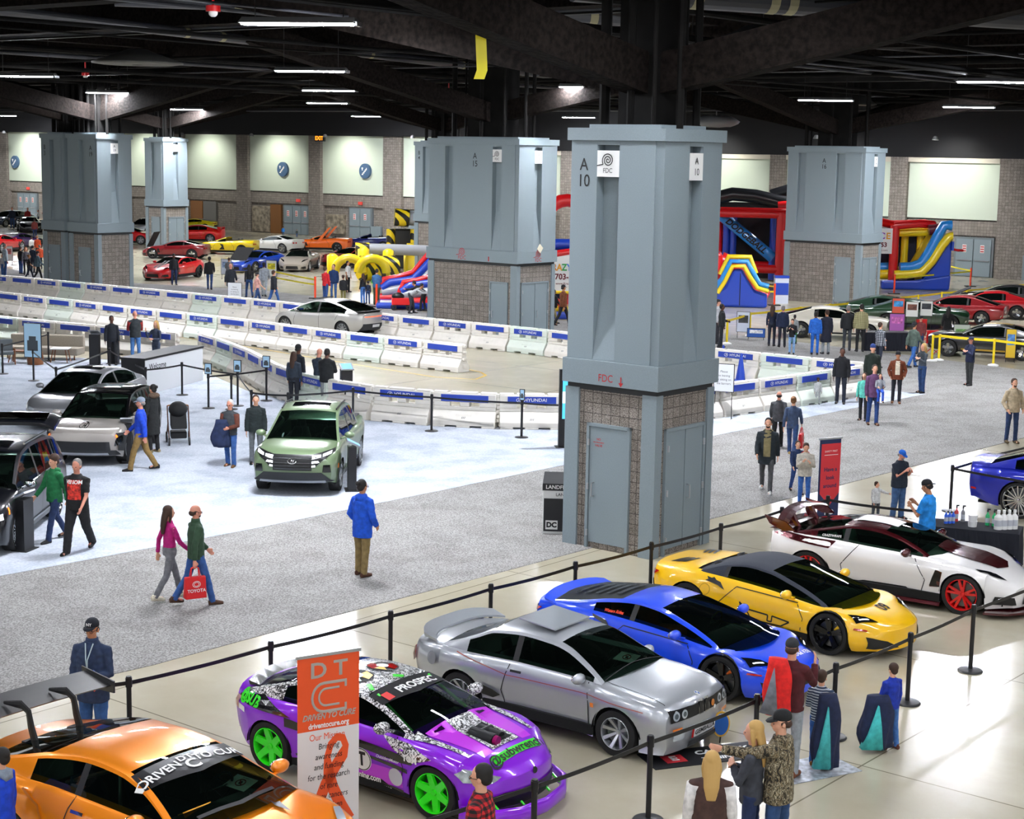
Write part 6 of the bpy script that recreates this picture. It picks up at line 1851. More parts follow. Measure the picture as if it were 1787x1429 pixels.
mb.tube([T(.56, .09, -.05), T(.38, .185, -.01), T(.25, .175, 0)], .008, 5); mb.tube([T(.56, .09, .05), T(.38, .185, .01), T(.25, .175, 0)], .008, 5); mb.box(-.05, .05, .165, .175, T(.25).z - .13, T(.25).z)
mb.build('lanyard', mat('badge_pale', 'a8bcc4', .5), n1)
mb = MB(); put_text(mb, 'NY', .05, J['hd'](V((0, .103, .215))), (-1, 0, 0), (0, 0, 1), bold=.03); mb.build('cap_emblem', WHITE, n1)
person(8, None, 1304, 75, 'stand', '0f3fc0', NAVY, 'short', 'bk', 'l', 'boy in a blue hooded jacket at the lower left corner', h=1.5, fine=True, bulk=1.1, hem=.12, ex=('hood',), excol='7d8794')
person(297, 1046, 878, -55, 'walk', 'b31a72', '6f7074', 'long', 'br', 'l', 'woman in a magenta top and grey trousers walking on the grey carpet', fine=True, bulk=.88, hem=.02, wide=.95, shoes='c9c3ae')
n4 = person(343, 1056, 876, -60, 'walk_b', '2f4a35', JEANS, 'ring', 'br', 'o', 'balding man in a green fleece carrying a red bag', fine=True, bulk=1.1, shoes='4a3324', ex=('glasses', 'beard', 'collar'))
bag(n4, 'walk_b', 'R', 'd3171c', 'red printed shopping bag carried by the man in the green fleece', txt='TOYOTA', size=(.36, .36, .14))
person(632, 1005, 836, -38, 'pocket', '1250c4', '7d6a42', 'bun', 'bk', 'm', 'person in a bright blue jacket and khaki trousers seen from behind', fine=True, bulk=1.2, hem=.18, wide=1.1, shoes='4a2c1c', ex=('hood', 'glasses'))
person(97, 944, 790, 140, 'walk', '14683a', '24365c', 'curly', 'br', 'l', 'man in a green hooded sweatshirt beside the black suv', fine=True, bulk=1.12, hem=.06, ex=('hood',))
n7 = person(137, 964, 797, 168, 'walk_b', '111113', '16171b', 'short', 'gy', 'o', 'man in a black printed t-shirt and black trousers', fine=True, bulk=1.28, hem=.07, wide=1.3, sleeve='short', shoes='0d0d0e')
def chest_print(e, pose, bulk, parts, nm='shirt_print', zr=(.1, .5), back=False):
 """parts: list of (kind, material, x, z, w, h | text) laid on the chest by ray"""
 t = next(c for c in e.children if c.name.startswith(('jacket', 'shirt')))
 me = t.data; tree = BVHTree.FromPolygons([v.co for v in me.vertices], [tuple(p.vertices) for p in me.polygons])
 z0 = skel(POSES[pose])['pel'].z
 sg = -1 if back else 1
 for kind, m, x, z, a, b in parts:
  mb = MB()
  if kind == 'text': vs, fs = text_mesh(a, b, 'CENTER', 0, .03); vs = [(-sg * (vx) + x, vz + z) for vx, vz in vs]
  else: n = 6; vs = [(x - a / 2 + a * i / n, z - b / 2 + b * j / n) for j in range(n + 1) for i in range(n + 1)]; fs = [(j * 7 + i, j * 7 + i + 1, j * 7 + i + 8, j * 7 + i + 7) for j in range(n) for i in range(n)]
  out = []
  for vx, vz in vs:
   h, nn, i, d = tree.ray_cast(V((vx, sg * 1.0, z0 + vz)), V((0, -sg, 0)))
   out.append((h + V((0, sg * (.006 if kind != 'text' else .009), 0))) if h else V((vx, sg * .13, z0 + vz)))
  mb.add(out, fs); mb.build(nm, m, e)
chest_print(n7, 'walk_b', 1.28, [('box', mat('print_red', 'c03024', .8, noise_amt=.7, noise_scale=18), 0, .30, .26, .36), ('text', WHITE, 0, .44, 'VENOM', .09)])
person(247, 822, 690, 95, 'walk', '1442bd', '7b6236', 'cap', 'gy', 'o', 'man in a blue sweater, khaki trousers and blue and grey cap', fine=True, bulk=1.15, capc='7f8a99', wide=1.12, shoes='161617')
person(268, 790, 684, 60, 'stand', '191b1c', '151517', 'bun', 'bk', 'l', 'woman in a long black coat with a fur hood by the beige suv', h=1.7, fine=True, bulk=1.0, hem=.42, ex=('furhood',), shoes='8a7c5e')
n10 = person(402, 815, 697, 165, 'hold', '35393d', JEANS, 'short', 'wh', 'o', 'older man in a dark vest with a navy coat over his arm', fine=True, bulk=1.15, ex=('glasses',), wide=1.1, shoes='6a4a2a')
person(447, 811, 689, 190, 'stand', '1a2425', '63676b', 'short', 'br', 'l', 'man in a dark hooded jacket and grey trousers left of the pickup', fine=True, bulk=1.12, hem=.06, ex=('hood',), shoes='101012')
# group at the tablet behind the pickup
person(521, 706, 603, -40, 'stand', '1d232c', '232a38', 'beanie', 'bk', 'd', 'man in a dark jacket and black knitted hat at the tablet stand', h=1.78, capc='15171b')
person(513, 714, 619, -20, 'stand', '2a3440', '1a1d26', 'long', 'br', 'm', 'woman with long dark hair and a slate jacket at the tablet stand', h=1.68, bulk=.95)
person(556, 712, 618, -30, 'phone', '2f3a48', '24262b', 'bald', 'br', 'o', 'bald man bending over the tablet stand', h=1.76)
person(570, 718, 624, -15, 'phone', '15181b', '7a7e80', 'short', 'bk', 'd', 'broad man in a black leather jacket at the tablet stand', h=1.82, bulk=1.25, hem=.08, wide=1.1)
person(196, 637, 555, 200, 'stand', '141922', '12141a', 'bun', 'bk', 'd', 'woman in black with a white lanyard between the kiosks', h=1.7)
nv = person(237, 632, 551, 20, 'phone', '262c30', '4b7ab5', 'bald', 'gy', 'o', 'bald man in a black vest over red sleeves at the welcome desk', h=1.8, bulk=1.15)
person(273, 645, 581, 150, 'face', '323b4e', '323b4e', 'long', 'bl', 'l', 'blonde woman in dark blue behind the welcome desk', h=1.66, bulk=.9)
# right aisle
n15 = person(1336, 859, 726, 168, 'walk', '1d262c', '4a4b4d', 'short', 'bk', 'l', 'bearded man in a dark parka over an olive hoodie', fine=True, bulk=1.22, hem=.2, ex=('beard', 'hood'), excol='7d7350', shoes='d9d9d6', wide=.95)
chest_print(n15, 'walk', 1.2, [('box', cloth('7d7350'), 0, .27, .16, .6)], nm='hoodie_front')
person(1356, 782, 680, -10, 'walk_b', '46484c', '141416', 'ring', 'bk', 'o', 'man in a dark grey sweater walking away', fine=True, bulk=1.1)
n = person(1381, 795, 689, -20, 'walk', '3a4a66', '2b4674', 'bun', 'lb', 'l', 'woman in a blue grey sweater with a red bag walking away', fine=True, bulk=1.0, hem=.06, shoes='b59a62')
bag(n, 'walk', 'R', 'dc1a20', 'red printed shopping bag carried by the woman in blue grey', size=(.34, .36, .12), txt='TOYOTA')
person(1389, 860, 767, 185, 'walk', '1b2c52', '2a4a86', 'short', 'br', 'l', 'boy in a navy and yellow jacket behind the boy in cream', fine=True, bulk=1.1)
n = person(1402, 881, 772, 178, 'phone', 'b8b2a6', '2f5fa8', 'short', 'br', 'l', 'boy in a cream and black puffer jacket with a red hood', fine=True, bulk=1.2, hem=.08, ex=('hood',), excol='b81c20')
person(1426, 706, 659, 185, 'stand', 'b3b5b4', '9ea0a0', 'curly', 'bk', 'd', 'toddler in a pale grey tracksuit beside the barriers', fine=True, bulk=1.15)
person(1466, 705, 607, 165, 'stand', '111218', '1c2130', 'short', 'bk', 'd', 'man in a black hooded sweatshirt before the barriers', fine=True, bulk=1.08, ex=('hood',))
person(1505, 734, 650, 150, 'stand', '55b3a4', '171a1f', 'long', 'br', 'l', 'girl in a teal top beside the adult in purple', fine=True, bulk=1.0)
n = person(1522, 742, 636, 185, 'hold', '59385c', '26437a', 'short', 'br', 'l', 'adult in a purple jacket and jeans carrying a child', fine=True, bulk=1.15, hem=.08, shoes='4c3322')
person(1527, None, 632, 175, 'sit', '8b8f96', '2450b8', 'short', 'br', 'l', 'small child in a grey hoodie held on the arm of the adult in purple', h=1.0, fine=True, loc=joint(n, 'hold', 'neck') + V((.1, -.3, -.4)), z=joint(n, 'hold', 'neck').z - .75)
person(1519, 700, 601, 190, 'stand', '1f2a22', '22252c', 'beanie', 'br', 'l', 'man in a black printed hoodie and blue knitted hat', h=1.78, bulk=1.15, capc='27407e')
n = person(1563, 704, 613, 170, 'pocket', '6b3218', '1c2029', 'beanie', 'bk', 'm', 'man in a rust brown corduroy jacket and black knitted hat', fine=True, bulk=1.2, hem=.08, shoes='6a4326')
chest_print(n, 'pocket', 1.2, [('box', cloth('d8cdb8'), 0, .3, .15, .46)], nm='inner_shirt')
person(1607, 686, 599, 120, 'crossed', '3c434c', '24426f', 'long', 'bl', 'l', 'blonde woman in dark grey with arms folded on the grey carpet', fine=True, bulk=.95)
person(1690, 673, 587, 115, 'crossed', '16203f', '3b3e3e', 'cap', 'br', 'o', 'man in a navy hoodie and cap with arms folded on the carpet', fine=True, bulk=1.15, hem=.05, capc='17203c', wide=1.1)
person(1764, 773, 660, 190, 'pocket', 'b7a68a', '1f3358', 'short', 'br', 'l', 'man in a beige hoodie and dark jeans near the right edge', fine=True, bulk=1.15, ex=('hood', 'beard'), shoes='50422c')
n = person(1566, 906, 784, 215, 'phone', '16202f', '35557f', 'cap', 'gy', 'o', 'heavy man in a navy t-shirt and bright blue cap with a phone', fine=True, bulk=1.4, hem=.08, sleeve='short', wide=1.3, capc='1763c9', ex=('beard',))
person(1527, 912, 840, 200, 'point', 'c2c3c4', '3a4048', 'short', 'br', 'l', 'boy in a white sweatshirt leaning on the belt', fine=True, bulk=1.1)
n = person(1613, None, 836, 55, 'phone', '1c86d8', '24324c', 'capback', 'bk', 'm', 'man in a bright blue polo shirt behind the table of bottles', h=1.78, fine=True, bulk=1.15, sleeve='short', capc='1b1b1e')
# lower edge
n = person(835, None, 1332, 75, 'hold', PLAIDR, '1c2230', 'short', 'bk', 'l', 'man in a red and black plaid shirt and glasses in front of the purple coupe', h=1.78, fine=True, bulk=1.15, ex=('glasses',))
person(1373, 1352, 1113, -25, 'face', '4a1218', '8c9297', 'cap', 'br', 'l', 'man in a maroon sweater with a red and grey jacket over his shoulder', fine=True, bulk=1.08, shoes='6a3c22', wide=1.0, capc='2a2c30')
person(1427, 1337, 1170, -20, 'hold', STRIPES, '2c5a9c', 'curly', 'br', 'l', 'boy in a striped sweater carrying a navy coat', fine=True, bulk=1.05, shoes='8a5a22')
person(1551, 1306, 1158, 30, 'hold', '14309a', '3c68a4', 'curly', 'br', 'l', 'boy in a royal blue sweater trailing a navy and turquoise coat', fine=True, bulk=1.08, shoes='5a2f22')
person(1352, None, 1238, 60, 'point', CAMO, '2c4a74', 'cap', 'br', 'l', 'young man in a camouflage hoodie and black cap reaching out his arm', h=1.8, fine=True, bulk=1.2, hem=.1, ex=('hood',), capc='121315')
person(1305, None, 1257, 75, 'crossed', '3a3d45', '1d2c50', 'long', 'bl', 'l', 'blonde woman in a dark grey jacket beside the camouflage hoodie', h=1.68, fine=True, bulk=1.05, hem=.06)
n = person(1233, None, 1309, -5, 'stand', '46302a', '24262c', 'long', 'bl', 'l', 'woman in a brown quilted vest seen from behind at the lower edge', h=1.66, fine=True, bulk=1.12, hem=.05)
sleeves(n, 'stand', 'd9d6d2'); sleeves(n10, 'hold', '5a2c1e'); sleeves(nv, 'phone', '8e2420')
def draped(name, px, foot_y, zs, c, label, face, w=.4, off=(0, 0), folds=5, c2=None):
 """a coat hanging in folds: zs = (top z, bottom z)"""
 p = gp(px, foot_y); e = empty(name, (p.x + off[0], p.y + off[1], 0), math.radians(face), label, 'coat')
 mb = MB(); rings = []; n = 28
 for i in range(9):
  t = i / 8; z = lerp(zs[0], zs[1], t); ring = []
  for j in range(n):
   a = 2 * math.pi * j / n
   r = 1 + .18 * math.sin(a * folds + t * 2) * t
   wx = w * (.62 + .38 * math.sin(t * 2.6)) * .5 * (1 + .12 * math.sin(7 * t + a)); wy = w * .2 * (.8 + .4 * t)
   ring.append((wx * r * math.cos(a), wy * r * math.sin(a), z))
  rings.append(ring)
 mb.loft(rings); mb.build('coat_shell', cloth(c), e, smooth=True)
 if c2:
  zt, zb = zs; h_ = zt - zb
  mb = MB(); mb.prism([(-w * .5, zb + .02), (w * .12, zb), (w * .05, zb + h_ * .45), (-w * .05, zb + h_ * .85), (-w * .32, zb + h_ * .3)], -w * .27, -w * .05); mb.build('coat_lining', cloth(c2), e, smooth=True)
 return e
draped('coat', 1436, 1338, (.98, .04), '17203f', 'navy padded coat trailing from the striped boy to the floor', 10, .36, (.0, -.12), c2='3fa8a6')
draped('coat', 1538, 1306, (.74, .05), '182242', 'navy coat with turquoise lining trailing from the boy in royal blue', 10, .46, (-.1, -.1), c2='3fb5b2')
draped('jacket', 1360, 1352, (1.52, .82), 'd81f1c', 'red and grey jacket slung over the maroon sweater', -25, .36, (-.1, -.14), 3, c2='6d7078')
draped('coat', 388, 815, (1.15, .5), '1a2748', 'navy coat hung over the arm of the older man in the vest', 0, .42, (0, -.1), 4)
# ---------------------------------------------------------------- display zone cars
def place_mid(pL, pR, spec, dh=0):
 """front axle seen head-on: the two front wheel contacts (left, right in the photo)"""
 a = gp(*pL); b = gp(*pR); m = (a + b) / 2; d = b - a; ang = math.atan2(d.y, d.x) - math.pi / 2 + math.radians(dh)
 return m - V((math.cos(ang), math.sin(ang), 0)) * spec['wb'] / 2, ang
def q_(c, e, nm, m, view, polys, off=.008):
 mb = MB()
 for P in polys: c.quad(mb, P, view, off)
 if mb.f: return mb.build(nm, m, e, smooth=True)
def mirror2(polys): return polys + [[(-a, b) for a, b in P] for P in polys]
# green pickup
S = spec_suv('7f9470', wb=3.0, fo=.92, ro=1.06, W=1.9, wheel=RIMS['alloy5'])
S['hw'] = [(-2.56, .86), (-2.3, .9), (-1.5, .95), (-.6, .92), (.6, .92), (1.5, .95), (2.0, .93), (2.42, .84)]
S['deck'] = [(-2.56, 1.1), (-1.1, 1.12), (.5, 1.08), (1.0, 1.10), (1.7, 1.06), (2.25, .98), (2.42, .86)]
S['sh'] = [(-2.56, 1.06), (-1.1, 1.06), (.5, 1.0), (1.5, .99), (2.1, .92), (2.42, .78)]
S['bot'] = [(-2.56, .42), (-1.9, .3), (0, .25), (1.9, .26), (2.42, .34)]
S['roof'] = [(1.25, 1.1), (.9, 1.30), (.5, 1.54), (.25, 1.64), (-.3, 1.70), (-.9, 1.66), (-1.15, 1.5), (-1.35, 1.14)]
S['gh'] = dict(wb=1.25, wt=.36, rt=-.95, rb=-1.35, dlo0=-1.15, dlo1=1.05, bp=-.2, tum=.3, bow=.1, camber=.06)
S['mirror'] = (.85, 1.08, .17)
S['feat'] = [('headlight_housing', MESHBLK, 'F', [[(.40, .92), (.78, 1.0), (.90, 1.02), (.86, .96), (.62, .80), (.48, .66), (.40, .66)]]),
    ('running_light', DRL, 'F', [[(.42, .84), (.60, .87), (.60, .92), (.42, .90)], [(.64, .88), (.80, .93), (.80, .98), (.64, .93)], [(.42, .75), (.58, .77), (.55, .81), (.42, .80)], [(.42, .67), (.50, .68), (.49, .72), (.42, .71)]]),
    ('_grille', MESHBLK, 'F', [[(-.42, .60), (.42, .60), (.42, .92), (-.42, .92)]]),
    ('fog_light', LAMPDK, 'F', [[(.64, .56), (.82, .56), (.80, .72), (.66, .72)]]),
    ('_lower_intake', MESHBLK, 'F', [[(-.46, .38), (.46, .38), (.42, .52), (-.42, .52)]]),
    ('_bumper_cladding', BUMP, 'F', [[(-.86, .36), (.86, .36), (.62, .56), (-.62, .56)]]),
    ('_skid_plate', SILVER, 'F', [[(-.72, .34), (.72, .34), (.70, .39), (-.70, .39)]]),
    ('side_cladding', BUMP, 'LR', [[(-1.1, .25), (1.1, .25), (1.08, .40), (-1.08, .40)]]),
    ('side_marker', AMBER, 'LR', [[(2.0, .62), (2.06, .62), (2.04, .72), (1.99, .72)]])]
def m_sc(c, e):
 q_(c, e, 'sunroof', mat('sunroof_black', '0a0c0e', .05, coat=1), 'T', [[(-.25, -.42), (.12, -.42), (.12, .42), (-.25, .42)]], .01)
 mb = MB(); P = circ(0, .80, .09, 20, .055); c.line(mb, P + [P[0]], 'F', .007, .04); c.text(mb, 'H', .1, (0, .80), 'F', off=.042, shear=.3); mb.build('badge', CHROME, e)
 mb = MB()
 for z in (.64, .70, .76, .86): c.line(mb, [(-.4, z), (.4, z)], 'F', .005, .03)
 mb.build('grille_bars', mat('dark_chrome', '6a6d70', .2, .9), e)
 mb = MB(); mb.box(-2.5, -1.3, -.72, .72, .8, 1.11)
 mb.build('cargo_bed_liner', BUMP, e)
 for sg in (-1, 1):
  mb = MB(); mb.tube([(.3, .62 * sg, 1.63), (-.3, .64 * sg, 1.69), (-.9, .62 * sg, 1.66)], .018, 8); mb.build('roof_rail', BLACK, e)
loc, hd = place_mid((455, 850), (592, 858), S, 8)
c_, e = build_car(S, loc, hd, 'sage green pickup facing the camera on the pale carpet', marks=m_sc, name='pickup_truck')
# beige-grey suv
S = spec_suv('a7a19a', roofm=mat('gloss_black_roof', '0a0a0c', .1, coat=1), gh=dict(wb=1.2, wt=.3, rt=-1.62, rb=-2.12, dlo0=-1.72, dlo1=1.0, bp=-.25, tum=.3, bow=.1, camber=.06))
S['mirror'] = (.85, 1.02, .17)
S['feat'] = [('_light_bar', DRL, 'F', [[(-.80, .885), (.80, .885), (.80, .90), (-.80, .90)]]),
    ('_grille', MESHBLK, 'F', [[(-.66, .40), (.66, .40), (.60, .62), (-.60, .62)]]),
    ('_bumper_cladding', BUMP, 'F', [[(-.84, .30), (.84, .30), (.78, .42), (-.78, .42)]]),
    ('_skid_plate', SILVER, 'F', [[(-.62, .31), (.62, .31), (.60, .36), (-.60, .36)]]),
    ('bumper_insert', BUMP, 'F', [[(.56, .43), (.66, .43), (.64, .62), (.57, .62)]]),
    ('headlight', LAMPDK, 'F', [[(.74, .52), (.88, .56), (.88, .76), (.78, .70)]]),
    ('indicator', mat('amber_lit', 'ff7a1a', .3, emit=2.5), 'LR', [[(1.98, .70), (2.04, .70), (2.03, .76), (1.97, .76)]]),
    ('wheel_arch_trim', BUMP, 'LR', [[(-.98, .24), (.98, .24), (.96, .38), (-.96, .38)], [(1.72, .35), (2.0, .42), (2.0, .80), (1.6, .80), (1.72, .6)], [(.92, .35), (.98, .35), (1.05, .72), (.98, .74)]])]
def m_kona(c, e):
 mb = MB(); c.text(mb, 'H', .11, (0, .95), 'F', off=.012, shear=.3); P = circ(0, .95, .10, 20, .05); c.line(mb, P + [P[0]], 'F', .006, .012)
 if mb.f: mb.build('badge', CHROME, e)
loc, hd = place_mid((108, 802), (214, 808), S, 9)
c_, e = build_car(S, loc, hd, 'beige-grey suv with black roof and thin light bar facing the camera', marks=m_kona)
KONA = e
# grey saloon behind it
S = spec_sedan('8d8f93')
def m_el(c, e): q_(c, e, 'sunroof', mat('sunroof_black', '0a0c0e', .05, coat=1), 'T', [[(-.45, -.40), (-.05, -.40), (-.05, .40), (-.45, .40)]], .01)
p = gp(152, 732)
build_car(S, p, math.radians(-101), 'grey saloon with sunroof parked behind the beige-grey suv', marks=m_el)
# black suv with raised tailgate
S = spec_suv('0b0d14', wb=2.9, fo=.95, ro=1.12, W=1.97, r=.385, r2=.385, wheel=RIMS['multi'])
for kk, f1, f2 in (('hw', 1.13, 1.07), ('deck', 1.13, 1.08), ('sh', 1.13, 1.08), ('roof', 1.13, 1.12)): S[kk] = [(x * f1, v * f2) for x, v in S[kk]]
S['bot'] = [(x * 1.13, v) for x, v in S['bot']]
S['gh'] = {k_: (v * 1.13 if k_ in ('wb', 'wt', 'rt', 'rb', 'dlo0', 'dlo1', 'bp') else v) for k_, v in S['gh'].items()}
S['doors'] = [[(.95, .3), (1.0, .7), (.9, 1.0)], [(-.25, .3), (-.25, 1.0)], [(-1.2, .6), (-1.35, 1.05)]]
S['mirror'] = (.95, 1.1, .18); S['mirrorm'] = CHROME
S['feat'] = [('indicator', mat('amber_lit', 'ff7a1a', .3, emit=2.5), 'LR', [[(1.98, .80), (2.03, .80), (2.0, .92), (1.96, .92)]]),
    ('headlight', DRL, 'F', [[(.62, .66), (.90, .74), (.88, .84), (.66, .78)]]),
    ('_grille', MESHBLK, 'F', [[(-.6, .4), (.6, .4), (.6, .85), (-.6, .85)]]),
    ('lower_trim', CHROME, 'LR', [[(-1.0, .33), (1.05, .33), (1.05, .37), (-1.0, .37)]]),
    ('window_trim', CHROME, 'LR', [[(-1.9, 1.09), (1.0, 1.045), (1.0, 1.06), (-1.9, 1.105)]])]
def m_pal(c, e):
 # tailgate swung up behind the roof
 xr = -2.0; zr = 1.72
 mb = MB(); R = []
 for t in [i / 8 for i in range(9)]:
  x = xr - .95 * t; z = zr + .12 + .10 * math.sin(t * 2.2)
  R.append([(x, y * (1 - .12 * t * t), z - .10 * (abs(y) / .75) ** 4) for y in [-.75 + .15 * k for k in range(11)]] + [(x, y * (1 - .12 * t * t), z - .07 - .10 * (abs(y) / .75) ** 4) for y in [.75 - .15 * k for k in range(11)]])
 mb.loft(R); mb.build('tailgate', c.s['paint'], e, auto=40)
 mb = MB(); mb.hull8([(xr - .12, -.58, zr + .17), (xr - .55, -.52, zr + .22), (xr - .55, .52, zr + .22), (xr - .12, .58, zr + .17)], [(xr - .12, -.58, zr + .185), (xr - .55, -.52, zr + .235), (xr - .55, .52, zr + .235), (xr - .12, .58, zr + .185)]); mb.build('tailgate_window', glass(), e)
 for sg in (-1, 1):
  mb = MB(); mb.tube([(-1.5, .7 * sg, 1.74), (.1, .72 * sg, 1.77)], .022, 8); mb.build('roof_rail', CHROME, e)
 q_(c, e, 'sunroof', mat('sunroof_black', '0a0c0e', .05, coat=1), 'T', [[(-.5, -.42), (.1, -.42), (.1, .42), (-.5, .42)]], .01)
a = gp(25, 960); b = gp(93, 904); d = a - b; hd = math.atan2(d.y, d.x); d.normalize(); n = V((-d.y, d.x, 0))
loc = a - d * 1.45 - n * .87
build_car(S, loc, hd, 'black suv with its tailgate raised at the left edge of the pale carpet', marks=m_pal, name='suv')
# silver streamlined saloon on the track
S = spec_sedan('c2c0bb', wb=2.95, fo=.86, ro=1.05, wheel=RIMS['alloy10'])
S['roof'] = [(1.45, .92), (.95, 1.13), (.4, 1.36), (.0, 1.45), (-.5, 1.46), (-1.1, 1.36), (-1.7, 1.2), (-2.15, 1.06)]
S['gh'] = dict(wb=1.45, wt=.4, rt=-.95, rb=-2.15, dlo0=-1.7, dlo1=1.25, bp=-.2, tum=.45, bow=.16, camber=.06)
S['hw'] = [(-2.52, .74), (-2.3, .84), (-1.47, .93), (0, .91), (1.47, .92), (1.9, .87), (2.33, .7)]
S['sh'] = [(-2.52, .9), (-1.47, .97), (0, .90), (1.47, .86), (1.95, .74), (2.33, .55)]
S['feat'] = [('_light_bar', mat('tail_lit', 'ff5a26', .3, emit=2.0), 'B', [[(-.62, .86), (.62, .86), (.62, .89), (-.62, .89)]]),
    ('_rear_lower', BUMP, 'B', [[(-.75, .34), (.75, .34), (.7, .6), (-.7, .6)]]),
    ('_licence_plate', PLATEM, 'B', [[(-.22, .45), (.22, .45), (.22, .56), (-.22, .56)]])]
def m_io(c, e):
 mb = MB(); mb.loft([[(-2.25 + .1 * t * t, t * .7, 1.02), (-2.05 + .1 * t * t, t * .7, 1.07), (-2.4 + .1 * t * t, t * .7, 1.09)] for t in (-1, -.5, 0, .5, 1)]); mb.build('tail_lip', BLACK, e)
 mb = MB(); mb.hull8([(.0, -.42, 1.465), (.4, -.42, 1.40), (.4, .42, 1.40), (.0, .42, 1.465)], [(.0, -.42, 1.50), (.4, -.42, 1.42), (.4, .42, 1.42), (.0, .42, 1.50)]); mb.build('sunroof', mat('sunroof_black', '0a0c0e', .05, coat=1), e)
loc, hd = place_front((500, 580), 147, S, 1)
build_car(S, loc, hd, 'silver streamlined saloon with a red light bar driving between the barrier rows', marks=m_io, name='sedan')
# ---------------------------------------------------------------- display furniture
def kiosk(px, py, rz, label, h=1.05, w=.34, screen='6fa8dc'):
 p = gp(px, py); e = empty('kiosk', p, math.radians(rz), label, 'kiosk')
 mb = MB(); mb.box(-w / 2, w / 2, -.09, .09, .03, h); mb.box(-w / 2 - .05, w / 2 + .05, -.16, .16, 0, .03); mb.build('kiosk_column', mat('kiosk_black', '16171a', .4), e)
 mb = MB(); mb.hull8([(-w / 2 - .02, -.17, h - .02), (w / 2 + .02, -.17, h - .02), (w / 2 + .02, .13, h + .13), (-w / 2 - .02, .13, h + .13)], [(-w / 2 - .02, -.185, h + .01), (w / 2 + .02, -.185, h + .01), (w / 2 + .02, .115, h + .16), (-w / 2 - .02, .115, h + .16)])
 t = mb.build('tablet', mat('tablet_grey', 'a9adb2', .3, .6), e)
 mb = MB(); mb.add([(-w / 2 + .02, -.165, h + .025), (w / 2 - .02, -.165, h + .025), (w / 2 - .02, .095, h + .155), (-w / 2 + .02, .095, h + .155)], [(0, 1, 2, 3)]); mb.build('screen', mat('screen_' + screen, screen, .3, emit=.9), t)
 return e
kiosk(44, 960, 255, 'black tablet kiosk beside the black suv', w=.34, h=.98)
kiosk(614, 856, 100, 'black tablet kiosk at the right side of the green pickup', w=.34, h=1.0)
kiosk(222, 808, 190, 'black tablet kiosk between the beige-grey suv and the man in blue', w=.24, h=.95)
kiosk(166, 637, 170, 'left tablet kiosk before the barrier row')
kiosk(199, 635, 170, 'tablet kiosk beside the woman with a lanyard')
kiosk(604, 716, 20, 'tall black kiosk with tilted tablet behind the pickup', h=1.2)
# tall lit display beside the big column
p = gp(985, 780); e = empty('display_totem', p + V((.25, .0, 0)), math.radians(6), 'tall black totem with a lit blue screen left of the big column', 'display')
mb = MB(); mb.box(-.42, .42, -.08, .08, .02, 2.02); mb.box(-.5, .5, -.2, .2, 0, .02); mb.build('totem_case', BLACK, e)
mb = MB(); mb.box(-.34, .34, -.085, -.079, .75, 1.92)
sc = mb.build('screen', mat('screen_sky', '4db4e8', .3, emit=1.3), e)
mb = MB(); mb.box(-.34, .34, -.09, -.084, 1.15, 1.45); mb.build('screen_lower', mat('screen_white', 'd9ecf7', .3, emit=1.2), sc)
mb = MB(); mb.box(-.25, -.02, -.093, -.09, 1.42, 1.5); mb.box(.02, .2, -.093, -.09, 1.36, 1.42); mb.build('pictured_car', mat('picture_blue', '1e4f8c', .3), sc)
mb = MB()
for z in (1.84, 1.79, 1.74): mb.box(-.3, .12, -.093, -.09, z, z + .025)
mb.build('screen_text_lines', mat('screen_line', 'eaf6ff', .3, emit=1.5), sc)
# welcome desk
a = gp(253, 690); b = gp(354, 664); d = (b - a); L = d.length; ang = math.atan2(d.y, d.x)
e = empty('welcome_desk', a, ang, 'long black and white welcome desk behind the grey saloon', 'desk')
mb = MB(); mb.box(0, L, 0, .8, 0, 1.08); mb.box(-.03, L + .03, -.03, .83, 1.06, 1.12); mb.build('desk_body', mat('desk_black', '141518', .5), e)
mb = MB(); mb.box(.02, L - .02, -.02, -.001, .02, 1.05); f_ = mb.build('front_panel', mat('desk_white', 'dcdfe2', .5), e)
mb = MB(); put_text(mb, 'Welcome', .26, (.75, -.022, .82), (1, 0, 0), (0, 0, 1), bold=.012); mb.build('lettering', INK, f_)
# lounge
WOODM = mat('walnut_wood', '7a4a28', .5, noise_amt=.2, noise_scale=6); FABR = mat('oatmeal_fabric', 'a39a8b', .9, noise_amt=.15, noise_scale=40)
p = gp(70, 628); e = empty('sofa', p, math.radians(-6), 'long oatmeal fabric sofa in front of the barrier row', 'sofa')
mb = MB(); mb.box(-1.3, 1.35, 0, .75, .18, .44); mb.build('seat', FABR, e, bevel=.04)
mb = MB(); mb.box(-1.3, 1.35, .6, .8, .3, .82); mb.build('backrest', FABR, e, bevel=.04)
for x in (-1.2, 0, 1.2):
 mb = MB(); mb.tube([(x, .1, 0), (x, .1, .2)], .025, 8); mb.build('leg', WOODM, e)
def table(px, py, w, d_, h, m, label, rz=0, nm='side_table'):
 p = gp(px, py); e = empty(nm, p, math.radians(rz), label, 'table')
 mb = MB(); mb.box(-w / 2, w / 2, -d_ / 2, d_ / 2, h - .04, h); mb.build('table_top', m, e, bevel=.01)
 for sx in (-1, 1):
  for sy in (-1, 1):
   mb = MB(); mb.tube([(sx * (w / 2 - .02), sy * (d_ / 2 - .02), 0), (sx * (w / 2 - .1), sy * (d_ / 2 - .08), h - .03)], .02, 8); mb.build('leg', WOODM, e)
table(106, 632, .62, .5, .5, WHITE, 'small white-topped side table at the right end of the sofa')
table(36, 632, .75, .5, .42, WOODM, 'wooden coffee table between the lounge chair and the sofa')
p = gp(62, 636); e = empty('stool', p, 0, 'round wooden drum stool before the sofa', 'stool')
